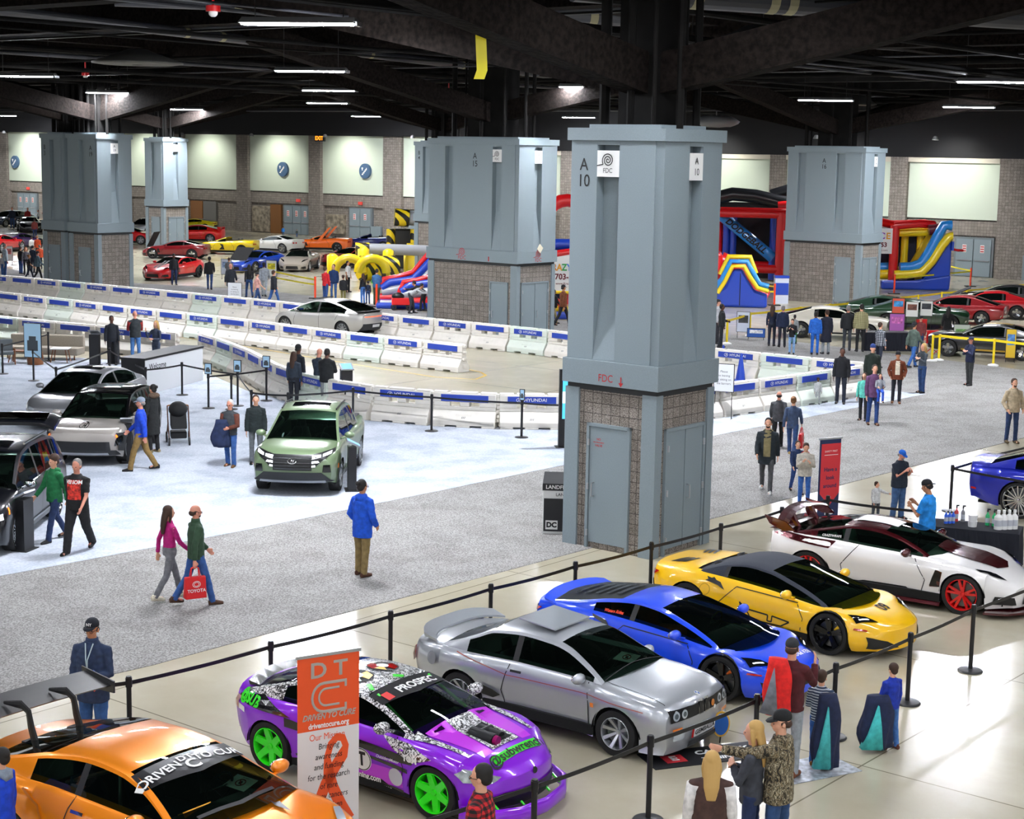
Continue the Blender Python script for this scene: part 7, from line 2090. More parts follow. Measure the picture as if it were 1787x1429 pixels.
mb = MB(); mb.lathe([(.0, 0), (.26, 0), (.28, .2), (.24, .42), (0, .42)], 24); mb.build('drum', WOODM, e, auto=40)
p = gp(8, 635); e = empty('lounge_chair', p, math.radians(20), 'wooden lounge chair with grey cushion at the left edge', 'chair')
mb = MB(); mb.box(-.3, .3, -.3, .3, .34, .44); mb.build('seat', mat('cushion_grey', '5d6468', .9), e, bevel=.02)
mb = MB(); mb.hull8([(-.3, .2, .4), (.3, .2, .4), (.3, .3, .4), (-.3, .3, .4)], [(-.3, .4, .8), (.3, .4, .8), (.3, .48, .8), (-.3, .48, .8)]); mb.build('backrest', mat('cushion_grey', '5d6468', .9), e)
for sx in (-1, 1):
 mb = MB(); mb.tube([(sx * .33, -.36, 0), (sx * .33, -.3, .55), (sx * .33, .35, .5), (sx * .33, .42, 0)], .022, 8); mb.build('side_frame', WOODM, e)
# litter bin beside the column
a = gp(948, 932); p = a + V((.42, .30, 0)); e = empty('litter_bin', p, math.radians(-4), 'black and white landfill bin left of the big column', 'bin')
mb = MB(); mb.box(-.42, .42, -.3, .3, 0, 1.0); mb.build('bin_body', mat('bin_white', 'e2e2df', .5), e, bevel=.01)
mb = MB(); mb.box(-.40, .42, -.315, -.30, .06, .72); pn = mb.build('front_panel', mat('bin_black', '17181b', .45), e)
mb = MB(); mb.hull8([(-.43, -.32, .88), (.43, -.32, .88), (.43, .31, .88), (-.43, .31, .88)], [(-.43, -.32, 1.02), (.43, -.32, 1.02), (.43, .31, 1.14), (-.43, .31, 1.14)]); ld = mb.build('lid', mat('bin_black', '17181b', .45), e)
mb = MB(); put_text(mb, 'LANDFILL ONLY', .105, (.02, -.326, .95), (1, 0, 0), (0, 0, 1), bold=.02); mb.build('lid_lettering', WHITE, ld)
mb = MB(); put_text(mb, 'LANDFILL', .085, (.02, -.318, .80), (1, 0, 0), (0, 0, 1), bold=.01); mb.build('lettering', INK, e)
mb = MB(); mb.box(-.36, -.12, -.325, -.316, .1, .28); w_ = mb.build('logo_panel', WHITE, pn)
mb = MB(); put_text(mb, 'DC', .14, (-.24, -.33, .19), (1, 0, 0), (0, 0, 1), bold=.05); mb.build('logo_lettering', INK, w_)
mb = MB()
for k in range(3):
 a0 = math.pi / 2 + k * 2 * math.pi / 3
 P = [V((.25 + .11 * math.cos(a0 + t), -.32, .45 + .11 * math.sin(a0 + t))) for t in (-.7, -.35, 0, .35, .7)]
 mb.tube(P, .012, 6)
mb.build('recycling_mark', WHITE, pn)
# roll-up banners
def banner(px, base_y, w, h, rz, label, nm='roll_up_banner'):
 p = gp(px, base_y); e = empty(nm, p, math.radians(rz), label, 'banner')
 mb = MB(); mb.box(-w / 2 - .03, w / 2 + .03, -.12, .12, 0, .09); mb.build('base', SILVER, e, bevel=.01)
 mb = MB(); mb.box(-w / 2 - .02, w / 2 + .02, -.018, .018, h, h + .035); mb.build('top_rail', SILVER, e)
 mb = MB(); mb.tube([(0, .02, .05), (0, .02, h)], .012, 6); mb.build('pole', SILVER, e)
 return e
ORANGE = mat('banner_orange', 'e8531c', .55); OFFW = mat('banner_white', 'dedad8', .55)
W_ = .86; H_ = 2.1
# foot of the banner below the frame: find it from its top edge
lo, hi = 1200, 1800
for _ in range(30):
 m_ = (lo + hi) / 2
 if hgt(573, m_, 1143) > H_: hi = m_
 else: lo = m_
e = banner(573, lo, W_, H_, -1.5 + 32, 'orange and white charity roll-up banner between the orange and purple cars')
e.scale.x = .84
mb = MB(); mb.box(-W_ / 2, W_ / 2, -.004, .004, 1.28, H_); top_ = mb.build('banner_orange_field', ORANGE, e)
mb = MB(); mb.box(-W_ / 2, W_ / 2, -.004, .004, .08, 1.28); low_ = mb.build('banner_white_field', OFFW, e)
u = (1, 0, 0); up = (0, 0, 1)
mb = MB(); y = -.008
put_text(mb, 'D T', .24, (0, y, 1.94), u, up, bold=.02, sx=1.35, shear=0)
for r_, t_ in ((.22, .018), (.13, .014)):
 P = [V((r_ * 1.15, y, 1.64 + r_ * .72)), V((-r_ * .3, y, 1.64 + r_ * .72))] + [V((-r_ * .3 - r_ * .75 * math.sin(q), y, 1.64 + r_ * .72 * math.cos(q))) for q in [math.pi * i / 10 for i in range(1, 10)]] + [V((-r_ * .3, y, 1.64 - r_ * .72)), V((r_ * 1.15, y, 1.64 - r_ * .72))]
 mb.tube(P, [(t_ * .2, t_)] * len(P), 6, side=(0, 1, 0))
for sg in (1, -1): mb.box(.22 * 1.15 - .03, .22 * 1.15, y - .002, y + .002, 1.64 + sg * .09, 1.64 + sg * .16)
put_text(mb, 'DRIVEN TO CURE', .092, (0, y, 1.43), u, up, bold=.03, sx=1.0, shear=.3)
mb.build('silver_lettering', mat('brushed_print', 'b9b4ae', .35, .5), top_)
mb = MB(); put_text(mb, 'driventocure.org', .085, (0, y, 1.33), u, up, bold=.03, sx=.98); mb.build('white_lettering', WHITE, top_)
# awareness ribbon
mb = MB()
def ribbon(P, w):
 for i in range(len(P) - 1):
  a, b = V((P[i][0], -.006, P[i][1])), V((P[i + 1][0], -.006, P[i + 1][1]));
  t = ((b - a).normalized());
  t0 = (V((P[i][0], 0, P[i][1])) - V((P[max(0, i - 1)][0], 0, P[max(0, i - 1)][1]))); t0 = (t0.normalized() if t0.length else t) + t
  t1 = (V((P[min(i + 2, len(P) - 1)][0], 0, P[min(i + 2, len(P) - 1)][1])) - V((P[i + 1][0], 0, P[i + 1][1]))); t1 = (t1.normalized() if t1.length else t) + t
  n0 = V((-t0.z, 0, t0.x)).normalized() * w(i / (len(P) - 1)); n1 = V((-t1.z, 0, t1.x)).normalized() * w((i + 1) / (len(P) - 1))
  mb.add([a - n0, b - n1, b + n1, a + n0], [(0, 1, 2, 3)])
ribbon([(-.26, .18), (-.16, .42), (-.04, .66), (.08, .82), (.2, .96), (.24, 1.06), (.2, 1.15), (.12, 1.17), (.03, 1.1), (-.02, .96), (.0, .78), (.06, .6), (.18, .38), (.30, .2)], lambda t: .075 if t < .35 or t > .72 else .045)
mb.build('ribbon_print', ORANGE, low_)
mb = MB(); put_text(mb, 'Our Mission', .105, (-.02, y, 1.2), u, up, sx=.95); mb.build('orange_lettering', ORANGE, low_)
mb = MB()
for i, t_ in enumerate(['Bringing', 'awareness', 'and funding', 'for the research', 'of rare', 'kidney cancers', 'in children', 'and', 'adults.']): put_text(mb, t_, .095, (.0 + (.08 if i == 8 else 0), y - .002, 1.09 - i * .113), u, up, shear=.12, sx=.95)
mb.build('black_lettering', INK, low_)
# feather banner by the white car
e = banner(1443, 912, .55, 1.75, 28, 'red and navy feather banner beside the maroon rear wing')
RB = mat('banner_red', 'cf2f38', .55); NB = mat('banner_navy', '1c2a52', .55)
mb = MB(); mb.box(-.27, .27, -.004, .004, .08, 1.75); nb = mb.build('banner_navy_field', NB, e)
mb = MB(); mb.add([(-.23, -.007, 1.66), (.27, -.007, 1.66), (.27, -.007, .62), (0.03, -.007, .36), (-.23, -.007, .62)], [(0, 4, 3, 2, 1)]); rb = mb.build('banner_red_field', RB, e)
mb = MB()
for i, t_ in enumerate(['Have a', 'look', 'around']): put_text(mb, t_, .12, (.02, -.012, 1.12 - i * .17), u, up, bold=.02)
mb.build('navy_lettering', NB, rb)
mb = MB(); put_text(mb, 'SAFETY FIRST', .055, (.02, -.012, 1.5), u, up); mb.box(-.15, .2, -.012, -.01, 1.42, 1.43); put_text(mb, 'V', .12, (.02, -.012, .5), u, up, bold=.02); put_text(mb, 'nSD', .14, (.03, -.012, .22), u, up, bold=.03); mb.build('white_lettering', WHITE, rb)
# table with cleaning bottles
a = gp(1655, 1005); p = gp(1690, 985)
e = empty('table', p, math.radians(-22), 'table under a black cloth with cleaning bottles behind the white car', 'table')
mb = MB(); mb.box(-.9, .9, -.38, .38, .70, .74); mb.build('table_top', WHITE, e)
mb = MB(); R = []
for z, k_ in ((.745, 1.0), (.74, 1.012), (.4, 1.02), (.03, 1.04)):
 ring = []
 N = 96
 for j in range(N):
  t = j / N * 4; s_ = int(t); f__ = t - s_
  cx, cy = [(-.9 + 1.8 * f__, -.38), (.9, -.38 + .76 * f__), (.9 - 1.8 * f__, .38), (-.9, .38 - .76 * f__)][s_]
  w_ = .02 * math.sin(j * 1.3) * (1 if z < .5 else 0)
  ring.append((cx * k_ + (w_ if s_ in (1, 3) else 0), cy * k_ + (w_ if s_ in (0, 2) else 0), z))
 R.append(ring)
mb.loft(R, cap=False); mb.add(R[0], [tuple(range(96))]); o = mb.build('tablecloth', mat('black_cloth', '141722', .9)); o.matrix_world = e.matrix_world
o.location = p; o.rotation_euler.z = math.radians(-22); tag(o, 'black cloth draped over the table of cleaning bottles', 'tablecloth')
u0 = V((math.cos(math.radians(-22)), math.sin(math.radians(-22)), 0)); v0 = V((-u0.y, u0.x, 0))
def bottle(x, yy, r, h, c, cap, label, spray=False, grp=None):
 q = p + u0 * x + v0 * yy
 e = empty('bottle', (q.x, q.y, .75), 0, label, 'bottle', grp)
 mb = MB(); mb.lathe([(0, 0), (r, 0), (r, h * .72), (r * .5, h * .85), (r * .35, h * .88), (r * .35, h)], 16); mb.build('bottle_body', mat('plastic_' + c, c, .3), e, auto=40)
 mb = MB(); mb.cyl((0, 0), r * .42, h * .98, h * 1.12, 12)
 if spray: mb.box(-r * .3, r * 1.1, -r * .3, r * .3, h * 1.1, h * 1.22)
 mb.build('nozzle' if spray else 'cap', mat('plastic_' + cap, cap, .4), e)
 mb = MB(); mb.cyl((0, 0), r * 1.02, h * .2, h * .55, 16); mb.build('bottle_label', mat('label_' + c, 'b8bcc4', .5), e)
for i, (x, yy) in enumerate([(-.80, .12), (-.72, .18)]): bottle(x, yy, .04, .26, '1c3fae', 'e8e8e8', 'dark blue spray bottle at the left end of the table', True, 'dark blue spray bottles')
for i, (x, yy) in enumerate([(-.45, -.05), (-.39, -.0), (-.33, .04)]): bottle(x, yy, .035, .22, '2f63d8', 'e8e8e8', 'blue spray bottle in the cluster of three', True, 'cluster of blue spray bottles')
for x, c in ((-.30, 'c23a3a'), (-.18, '7f7f82')): bottle(x, .25, .04, .26, c, '17171a', '%s spray bottle with black trigger behind the blue cluster' % ('red-labelled' if c[0] == 'c' else 'grey'), True)
for x, yy in ((.28, .14), (.40, .13)): bottle(x, yy, .04, .26, '27b36c', '17171a', 'green spray bottle with black trigger, one of a pair', True, 'green spray bottles')
for i in range(4): bottle(.50 + i * .09, -.12 + i * .06, .075 - .004 * i, .32, 'e4e4e1', 'f2f2f0', 'white plastic jug in the row at the right end of the table', False, 'white plastic jugs')
for z_, l_ in ((.75, 'lower'), (.86, 'upper')):
 q = p + u0 * .04 + v0 * -.1
 mb = MB(); mb.lathe([(0, 0), (.075, 0), (.085, .1), (.088, .1), (.088, .11), (0, .11)], 20); o = mb.build('tub', mat('plastic_e8e8e6', 'e8e8e6', .4), loc=(q.x, q.y, z_)); tag(o, l_ + ' white tub of the stack on the black table', 'tub')
# floor banner and award sign by the silver coupe
a = gp(1165, 1330); b = gp(1345, 1308)
p = gp(1235, 1318); e = empty('floor_mat', (p.x, p.y, .0), math.radians(20), 'black printed floor banner in front of the silver coupe', 'mat')
mb = MB(); mb.box(-.85, .85, -.28, .28, .002, .012); mb.build('mat_sheet', mat('mat_black', '15161a', .6), e)
mb = MB(); mb.box(-.62, -.34, -.14, .1, .012, .016); mb.build('mat_red_block', RB, e)
mb = MB(); put_text(mb, 'E', .2, (-.48, -.02, .018), (1, 0, 0), (0, 1, 0), bold=.05); put_text(mb, 'CAMMING', .17, (.25, .08, .016), (1, 0, 0), (0, 1, 0), bold=.04, shear=.2); put_text(mb, 'TUNING', .13, (.1, -.14, .016), (1, 0, 0), (0, 1, 0), bold=.04, shear=.2); mb.build('mat_lettering', WHITE, e)
p = gp(1257, 1297); e = empty('award_sign', p, math.radians(15), 'round blue and gold award sign at the corner of the silver coupe', 'sign')
mb = MB(); mb.tube([(0, .02, 0), (0, 0, .12)], .01, 6); mb.build('stand', BLACK, e)
mb = MB(); mb.prism([(x, z) for x, z in circ(0, .26, .12, 28, .17)], -.008, .008); mb.build('gold_disc', mat('gold_print', 'd8a63a', .5), e)
mb = MB(); mb.prism([(x, z) for x, z in circ(0, .26, .1, 28, .145)], -.012, -.008); mb.build('blue_disc', mat('award_blue', '1f5fb0', .5), e)
p = gp(1410, 1345); e = empty('floor_mat', (p.x, p.y, 0), math.radians(28), 'silver foil floor mat under the striped boy', 'mat')
mb = MB(); mb.box(-.5, .6, -.3, .35, .002, .01); mb.build('mat_sheet', mat('foil_grey', 'a8aeb6', .3, .3, noise_amt=.4, noise_scale=12), e)
# cards on the dashboards
def dash_card(px, py, z, label, rz=-36):
 p = gp(px, py, z); e = empty('notice_card', p, math.radians(rz), label, 'card')
 mb = MB(); mb.M = Matrix.Rotation(.25, 4, 'X'); mb.box(-.15, .15, -.11, .11, 0, .003); mb.build('card_sheet', WHITE, e)
 mb = MB(); mb.M = Matrix.Rotation(.25, 4, 'X')
 P = [V((.055 * math.cos(t), .055 * math.sin(t), .005)) for t in [2 * math.pi * i / 20 for i in range(21)]]
 mb.tube(P, .006, 5, cap=False); mb.tube([(-.04, .04, .006), (.04, -.04, .006)], .006, 5); mb.build('prohibition_ring', TAILR, e)
 mb = MB(); mb.M = Matrix.Rotation(.25, 4, 'X'); mb.ell((0, 0, .004), .022, .03, .002, 8, 4); put_text(mb, 'PLEASE', .03, (0, .085, .005), (1, 0, 0), (0, 1, 0)); mb.build('card_print', INK, e)
for x, y, z, nm in ((420, 1366, .95, 'orange coupe'), (1094, 1147, .9, 'silver coupe'), (1305, 1096, .66, 'blue sports car'), (1470, 1034, .66, 'yellow roadster'), (1612, 970, .82, 'white sports car')):
 dash_card(x, y, z, 'white do-not-touch card behind the windshield of the %s' % nm)
# pushchair
p = gp(312, 775); e = empty('pushchair', p, math.radians(15), 'black pushchair with copper handle standing on the pale carpet', 'pushchair')
for x, y, r in ((-.25, -.25, .11), (.25, -.25, .11), (-.28, .32, .14), (.28, .32, .14)):
 mb = MB(); mb.lathe([(r * .7, -.02), (r, -.02), (r, .02), (r * .7, .02), (r * .7, -.02)], 20, axis='x', c=(x, y, r)); mb.lathe([(.0, -.012), (r * .35, -.012), (r * .35, .012), (0, .012)], 12, axis='x', c=(x, y, r))
 for k in range(5): a_ = k * 1.257; mb.tube([(x, y, r), (x, y + r * .75 * math.cos(a_), r + r * .75 * math.sin(a_))], .01, 4)
 mb.build('wheel', BLACK, e, auto=40)
mb = MB()
for s_ in (-1, 1): mb.tube([(s_ * .25, -.25, .15), (s_ * .26, 0, .5), (s_ * .26, .25, .95)], .016, 8); mb.tube([(s_ * .28, .32, .15), (s_ * .26, 0, .55)], .016, 8)
mb.build('frame', mat('copper_frame', '6b4a3c', .3, .8), e)
mb = MB(); mb.tube([(-.26, .25, .95), (0, .3, 1.0), (.26, .25, .95)], .018, 8); mb.build('handle', mat('tan_grip', '9a6238', .6), e)
mb = MB(); mb.hull8([(-.2, -.25, .42), (.2, -.25, .42), (.2, .15, .45), (-.2, .15, .45)], [(-.2, -.2, .5), (.2, -.2, .5), (.2, .2, .95), (-.2, .2, .95)]); mb.build('seat', mat('pram_black', '121315', .8), e, bevel=.03)
mb = MB(); mb.ell((0, .12, .88), .24, .26, .2, 16, 10); mb.build('canopy', mat('pram_black', '121315', .8), e, smooth=True)
mb = MB(); mb.box(-.2, .2, -.12, .25, .16, .34); mb.build('basket', mat('pram_black', '121315', .8), e, bevel=.03)
# ---------------------------------------------------------------- cars in the back of the hall
WH5 = dict(RIMS['alloy5'])
def bgcar(spec, label, front=None, rear=None, hd=None, side=1, mid=None, marks=None):
 if rear is not None and hd is not None:
  a = gp(*rear); h = math.radians(hd); d = V((math.cos(h), math.sin(h), 0)); n = V((-d.y, d.x, 0)) * side
  loc = a + d * spec['wb'] / 2 - n * (spec['W'] / 2 - .12)
 elif front is not None and hd is not None: loc, h = place_front(front, hd, spec, side)
 elif mid is not None: loc, h = place_mid(mid[0], mid[1], spec, mid[2] if len(mid) > 2 else 0)
 return build_car(spec, loc, h, label, detail=1, marks=marks)[1]
def opentop(s):
 """open roadster: windshield only"""
 g = dict(s['gh']); x0 = g['wt'] - .02
 g.update(rb=x0, rt=-9, rg0=0, dlo0=x0 + .01, bp=-9); s['gh'] = g
 return s
def m_open(c, e):
 g = c.s['gh']; x = g['rb']; z = c.sh(x)
 mb = MB(); c.quad(mb, [(x - .1, -.55), (x - .1, .55), (x - 1.0, .55), (x - 1.0, -.55)], 'T', .015); mb.build('open_cockpit', LINER, e)
 for sg in (-1, 1):
  mb = MB(); mb.tube([(x - .75, .36 * sg, z - .1), (x - .82, .36 * sg, z + .12), (x - .84, .36 * sg, z + .24)], [(.22, .08), (.2, .07), (.1, .05)], 10, side=(0, 1, 0)); mb.build('seat', LEATHER, e, smooth=True)
 mb = MB(); mb.box(x - .02, x + .02, -.5, .5, z + .28, z + .31)
def hood_up(c, e, x0=.9, ln=1.1, ang=62, col_=None):
 mb = MB(); a = math.radians(ang); z = c.deck(c.xf - .5) + .05; x = c.xf - .45
 P = [(x - ln * math.cos(a) * t, z + ln * math.sin(a) * t) for t in (0, 1)]
 dx, dz = .03 * math.sin(a), .03 * math.cos(a)
 mb.prism([P[0], P[1], (P[1][0] + dx, P[1][1] + dz), (P[0][0] + dx, P[0][1] + dz)], -.6, .6); mb.build('raised_bonnet', LINER, e)
bgcar(spec_vette('7c1018', wheel=RIMS['steel']), 'dark red classic sports car with its bonnet raised', rear=(335, 453), hd=172, marks=hood_up)
def m_stripe(c, e):
 mb = MB()
 for y in (-.16, .05): c.quad(mb, [(c.xf - .4, y), (c.xf - .4, y + .12), (.6, y + .14), (.6, y)], 'T', .012)
 if mb.f: mb.build('bonnet_stripe', INK, e)
bgcar(spec_vette('c41218', wheel=RIMS['dark5']), 'bright red sports car with black stripes facing the camera', mid=((253, 487), (308, 489), -6), marks=m_stripe)
def m_yel2(c, e):
 m_open(c, e); mb = MB(); c.quad(mb, [(.9, .45), (1.2, .45), (1.2, .62), (.9, .62)], 'L', .012)
 if mb.f: n_ = mb.build('number_panel', mat('panel_green', '2f9a4e', .5), e); mb = MB(); c.text(mb, '063', .14, (1.05, .53), 'L', off=.018, bold=.03); mb.build('number', WHITE, n_)
 mb = MB(); c.quad(mb, [(-.1, .35), (.0, .7), (.25, .75), (.1, .55), (.3, .35)], 'L', .012); mb.build('side_graphic', INK, e)
bgcar(opentop(spec_vette('e8c80a', wheel=RIMS['black5'])), 'yellow open sports car with a number panel on its door', rear=(422, 445), hd=170, marks=m_yel2)
bgcar(spec_vette('c9c8c2'), 'pale silver sports car behind the yellow open car', rear=(493, 442), hd=152)
def m_orange(c, e):
 m_open(c, e)
 for sg in (-1, 1):
  mb = MB(); y = .86 * sg; mb.hull8([(.15, y - .03, .75), (-.15, y - .03, .8), (-.15, y + .03, .8), (.15, y + .03, .75)], [(-.75, y - .03 + .1 * sg, 1.75), (-.95, y - .03 + .1 * sg, 1.8), (-.95, y + .03 + .1 * sg, 1.8), (-.75, y + .03 + .1 * sg, 1.75)]); mb.build('raised_door', c.s['paint'], e)
bgcar(opentop(spec_vette('ee6a10', wheel=RIMS['black5'])), 'orange open sports car with its doors swung up', rear=(588, 440), hd=172, marks=m_orange)
bgcar(opentop(spec_vette('10206e')), 'dark blue open sports car by the far wall', rear=(669, 438), hd=172, marks=m_open)
bgcar(opentop(spec_vette('9a9184')), 'beige open sports car facing the camera', mid=((493, 473), (536, 474)), marks=m_open)
bgcar(spec_vette('7a0d16', wheel=RIMS['dark5']), 'dark red sports car between the yellow inflatable and the beige car', mid=((566, 466), (604, 468), -14))
bgcar(spec_vette('123a9c', wheel=RIMS['steel']), 'blue classic sports car facing the camera', mid=((406, 474), (441, 476)), marks=lambda c, e: hood_up(c, e, ang=40))
GT = dict(wheel=RIMS['alloy5'])
def m_wing(c, e):
 mb = MB(); x = c.xr + .2; mb.box(x - .1, x + .25, -.8, .8, 1.2, 1.24); mb.box(x - .05, x + .2, -.84, -.78, .85, 1.24); mb.box(x - .05, x + .2, .78, .84, .85, 1.24); mb.build('rear_wing', c.s['paint'], e)
bgcar(spec_gtr('d8130f', **GT), 'red sports coupe with a squared rear wing right of the distant column', rear=(367, 424), hd=178, marks=m_wing)
bgcar(spec_huracan('e3d010'), 'bright yellow sports car partly behind the red winged coupe', rear=(358, 405), hd=178)
bgcar(spec_gtr('c8161a', **GT), 'red sports coupe half hidden behind column A19', front=(246, 427), hd=-5, side=-1)
bgcar(spec_sedan('dfe3e6'), 'white car between the two left columns', mid=((229, 410), (253, 411)))
bgcar(spec_vette('b01218'), 'red sports car seen from behind at the far left', mid=((2, 437), (33, 438), 180))
bgcar(spec_huracan('2a1340', wheel=RIMS['dark5']), 'dark purple and black wedge-shaped car behind the crowd at the left', mid=((38, 432), (66, 433), 176))
bgcar(spec_vette('15171b'), 'black sports car behind the man in plaid at the far left', mid=((38, 405), (70, 405), 0))
bgcar(spec_sedan('23314a'), 'dark blue car at the left edge by the far wall', mid=((-12, 395), (8, 396)))
# classic cars on the right
bgcar(spec_muscle('e7e0cf', seatm=RIMS['red5']['m']), 'cream classic fastback behind the crowd', rear=(1397, 589), hd=-14, side=-1)
bgcar(spec_muscle('16361f'), 'dark green classic fastback facing right', front=(1658, 577), hd=-10, side=-1, marks=m_stripe)
bgcar(spec_muscle('14311d'), 'dark green classic coupe behind the cream fastback', rear=(1500, 566), hd=-16, side=-1)
bgcar(spec_muscle('a3121a'), 'red classic fastback with side louvres, its bonnet raised', rear=(1773, 558), hd=168, side=1, marks=lambda c, e: hood_up(c, e, ang=25))
bgcar(spec_muscle('8e0f18'), 'deep red classic car with chrome bumper in front of the red fastback', rear=(1712, 568), hd=156, side=1)
bgcar(spec_muscle('111214'), 'black classic car in the far right corner', rear=(1800, 545), hd=165, side=1)
def m_gold(c, e):
 mb = MB(); c.quad(mb, [(-1.0, .30), (1.0, .30), (1.0, .36), (-1.0, .36)], 'L', .01); c.quad(mb, [(-.9, -.25), (-.9, -.05), (.1, -.05), (.1, -.25)], 'T', .012); c.quad(mb, [(-.9, .25), (-.9, .05), (.1, .05), (.1, .25)], 'T', .012)
 mb.build('gold_stripe', mat('gold_paint', 'b8963a', .4, .3), e)
bgcar(spec_muscle('0d0e10'), 'black classic fastback with gold stripes behind the yellow rail', rear=(1783, 630), hd=157, side=1, marks=m_gold)
# ---------------------------------------------------------------- inflatables
BR = mat('vinyl_red', 'd8161a', .35, coat=.4); BB = mat('vinyl_blue', '1740b0', .35, coat=.4); BS = mat('vinyl_sky', '1f86d8', .35, coat=.4)
BY = mat('vinyl_yellow', 'f2d21a', .35, coat=.4); BK_ = mat('vinyl_black', '1a1b1e', .35, coat=.4); BG = mat('vinyl_grey', '9a9ca0', .4, coat=.3)
def infl(px, py, deg, label):
 p = gp(px, py); return empty('inflatable', p, math.radians(deg), label, 'inflatable')
def fat(e, nm, pts, r, m, n=14):
 mb = MB(); mb.tube(pts, r, n); return mb.build(nm, m, e, auto=60)
def slab(e, nm, poly, y0, y1, m, bev=.12):
 mb = MB(); mb.prism(poly, y0, y1); o = mb.build(nm, m, e, bevel=bev); return o
# blue slide with yellow and sky bands, in front of the red frame
e = infl(1290, 536, -6, 'blue inflatable slide with yellow and light blue bands right of the big column')
slab(e, 'slide_side', [(-1.35, 0), (1.35, 0), (1.35, .7), (.75, .85), (.35, 1.4), (.1, 1.9), (-.35, 1.9), (-.75, 1.0), (-1.35, .6)], -.2, .2, BB)
for sgn in (-.32,):
 fat(e, 'yellow_band', [(1.4, sgn, .85), (.85, sgn, 1.0), (.45, sgn, 1.55), (.15, sgn, 2.05), (-.4, sgn, 2.05), (-.75, sgn, 1.3), (-1.1, sgn, .7)], .11, BY)
 fat(e, 'sky_band', [(1.4, sgn + .1, 1.08), (.95, sgn + .1, 1.2), (.6, sgn + .1, 1.75), (.3, sgn + .1, 2.28), (-.5, sgn + .1, 2.28), (-.9, sgn + .1, 1.4), (-1.35, sgn + .1, .8)], .13, BS)
 fat(e, 'outer_yellow_band', [(.75, sgn + .3, 1.7), (.45, sgn + .3, 2.5), (-.6, sgn + .3, 2.5), (-1.0, sgn + .3, 1.6)], .13, BY)
slab(e, 'slide_back', [(-1.5, 0), (-.9, 0), (-.9, 2.6), (-1.3, 2.7), (-1.6, 2.2)], .3, 2.2, BR)
fat(e, 'slide_lane', [(1.3, .9, .3), (.6, .9, .7), (-.2, .9, 1.9), (-1.0, .9, 2.2)], .5, BR)
mb = MB(); mb.box(-.02, .02, -.23, -.2, .1, 1.7); mb.build('zip_seam', INK, e)
# red frame cage
e = infl(1300, 502, -12, 'large red inflatable frame with blue posts beside the blue slide')
for x in (-1.9, 1.9, 3.6):
 for y in (0, 3): fat(e, 'corner_post', [(x, y, 0), (x, y, 4.3)], .27, BR)
for z in (4.2, 1.1):
 for y in (0, 3): fat(e, 'cross_tube', [(-1.9, y, z), (3.6, y, z)], .25, BR)
fat(e, 'cross_tube', [(1.9, 0, 2.8), (3.6, 0, 2.8)], .2, BR)
for x in (-1.9, 1.9): fat(e, 'side_tube', [(x, 0, 4.2), (x, 3, 4.2)], .25, BR)
for x in (-1.4, -1.0, 1.3): fat(e, 'blue_post', [(x, 2.8, .3), (x, 2.8, 4.0)], .2, BB)
mb = MB(); mb.box(-1.6, 3.5, 3.3, 3.35, .4, 4.0); mb.build('net_wall', mat('net_black', '17181c', .8), e)
fat(e, 'diagonal_tube', [(-1.7, 2.2, 4.0), (1.4, 2.2, 1.6)], .32, BS)
mb = MB(); u_ = V((.79, 0, -.61)); put_text(mb, 'DODGEBALL', .5, (-.2, 1.86, 2.85), u_, V((.61, 0, .79)), bold=.03, shear=.2); mb.build('tube_lettering', INK, e)
# black and blue arena behind
e = infl(1330, 486, -10, 'black and blue inflatable arena with humped roof behind the red frame')
fat(e, 'roof_hump', [(-3.4, 0, 4.7), (-2, 0, 5.1), (-.6, 0, 5.0), (.8, 0, 4.7), (2.6, 0, 4.4)], .42, BK_)
fat(e, 'rear_roof_tube', [(.3, 2, 5.0), (2.4, 2, 5.7), (4.6, 2, 5.4)], .4, BK_)
fat(e, 'red_roof_tube', [(.8, -.3, 4.4), (3, -.3, 4.6), (5, -.3, 4.7)], .35, BR)
fat(e, 'blue_wall_tube', [(-3.4, 0, 4.2), (-1.0, 0, 2.6)], .4, BS); fat(e, 'red_wall_tube', [(-3.4, 0, 2.0), (-1.8, 0, 3.0)], .3, BR)
mb = MB(); mb.box(-3.4, 5, .3, .6, 0, 4.6); mb.build('net_wall', mat('net_black', '17181c', .8), e)
mb = MB(); put_text(mb, 'JOUST', .5, (3.2, -.67, 4.62), (1, 0, 0), (0, 0, 1), bold=.04); mb.build('tube_lettering', INK, e)
# bouncer with slide right of A16
e = infl(1600, 505, -3, 'bounce house with a light blue and yellow slide right of column A16')
slab(e, 'slide_base', [(-2.1, 0), (1.75, 0), (1.8, .9), (-.2, .55), (-2.1, .5)], -.5, .2, BB)
slab(e, 'slide_support', [(.2, .6), (1.8, .6), (1.8, 2.9), (1.5, 2.9), (.9, 1.6)], -.3, .2, BB)
fat(e, 'yellow_band', [(-1.4, -.5, .85), (-.6, -.5, .9), (.1, -.5, 1.0), (.7, -.5, 1.7), (1.2, -.5, 2.6), (1.6, -.5, 3.1), (1.75, -.5, 3.1)], .26, BY)
fat(e, 'sky_band', [(-1.1, -.35, 1.25), (-.4, -.35, 1.3), (.1, -.35, 1.5), (.5, -.35, 2.1), (.9, -.35, 3.0), (1.25, -.35, 3.7), (1.7, -.35, 3.7)], .3, BS)
fat(e, 'second_rail', [(-2.2, 1.2, 1.1), (-1.2, 1.2, 1.2)], .3, BS); fat(e, 'yellow_foot', [(-2.3, .8, .75), (-1.4, .8, .8)], .28, BY)
fat(e, 'slide_lane', [(-.9, .8, .8), (.0, .8, 1.2), (.6, .8, 2.3), (1.0, .8, 3.0)], .45, mat('vinyl_ochre', 'b59a1c', .4))
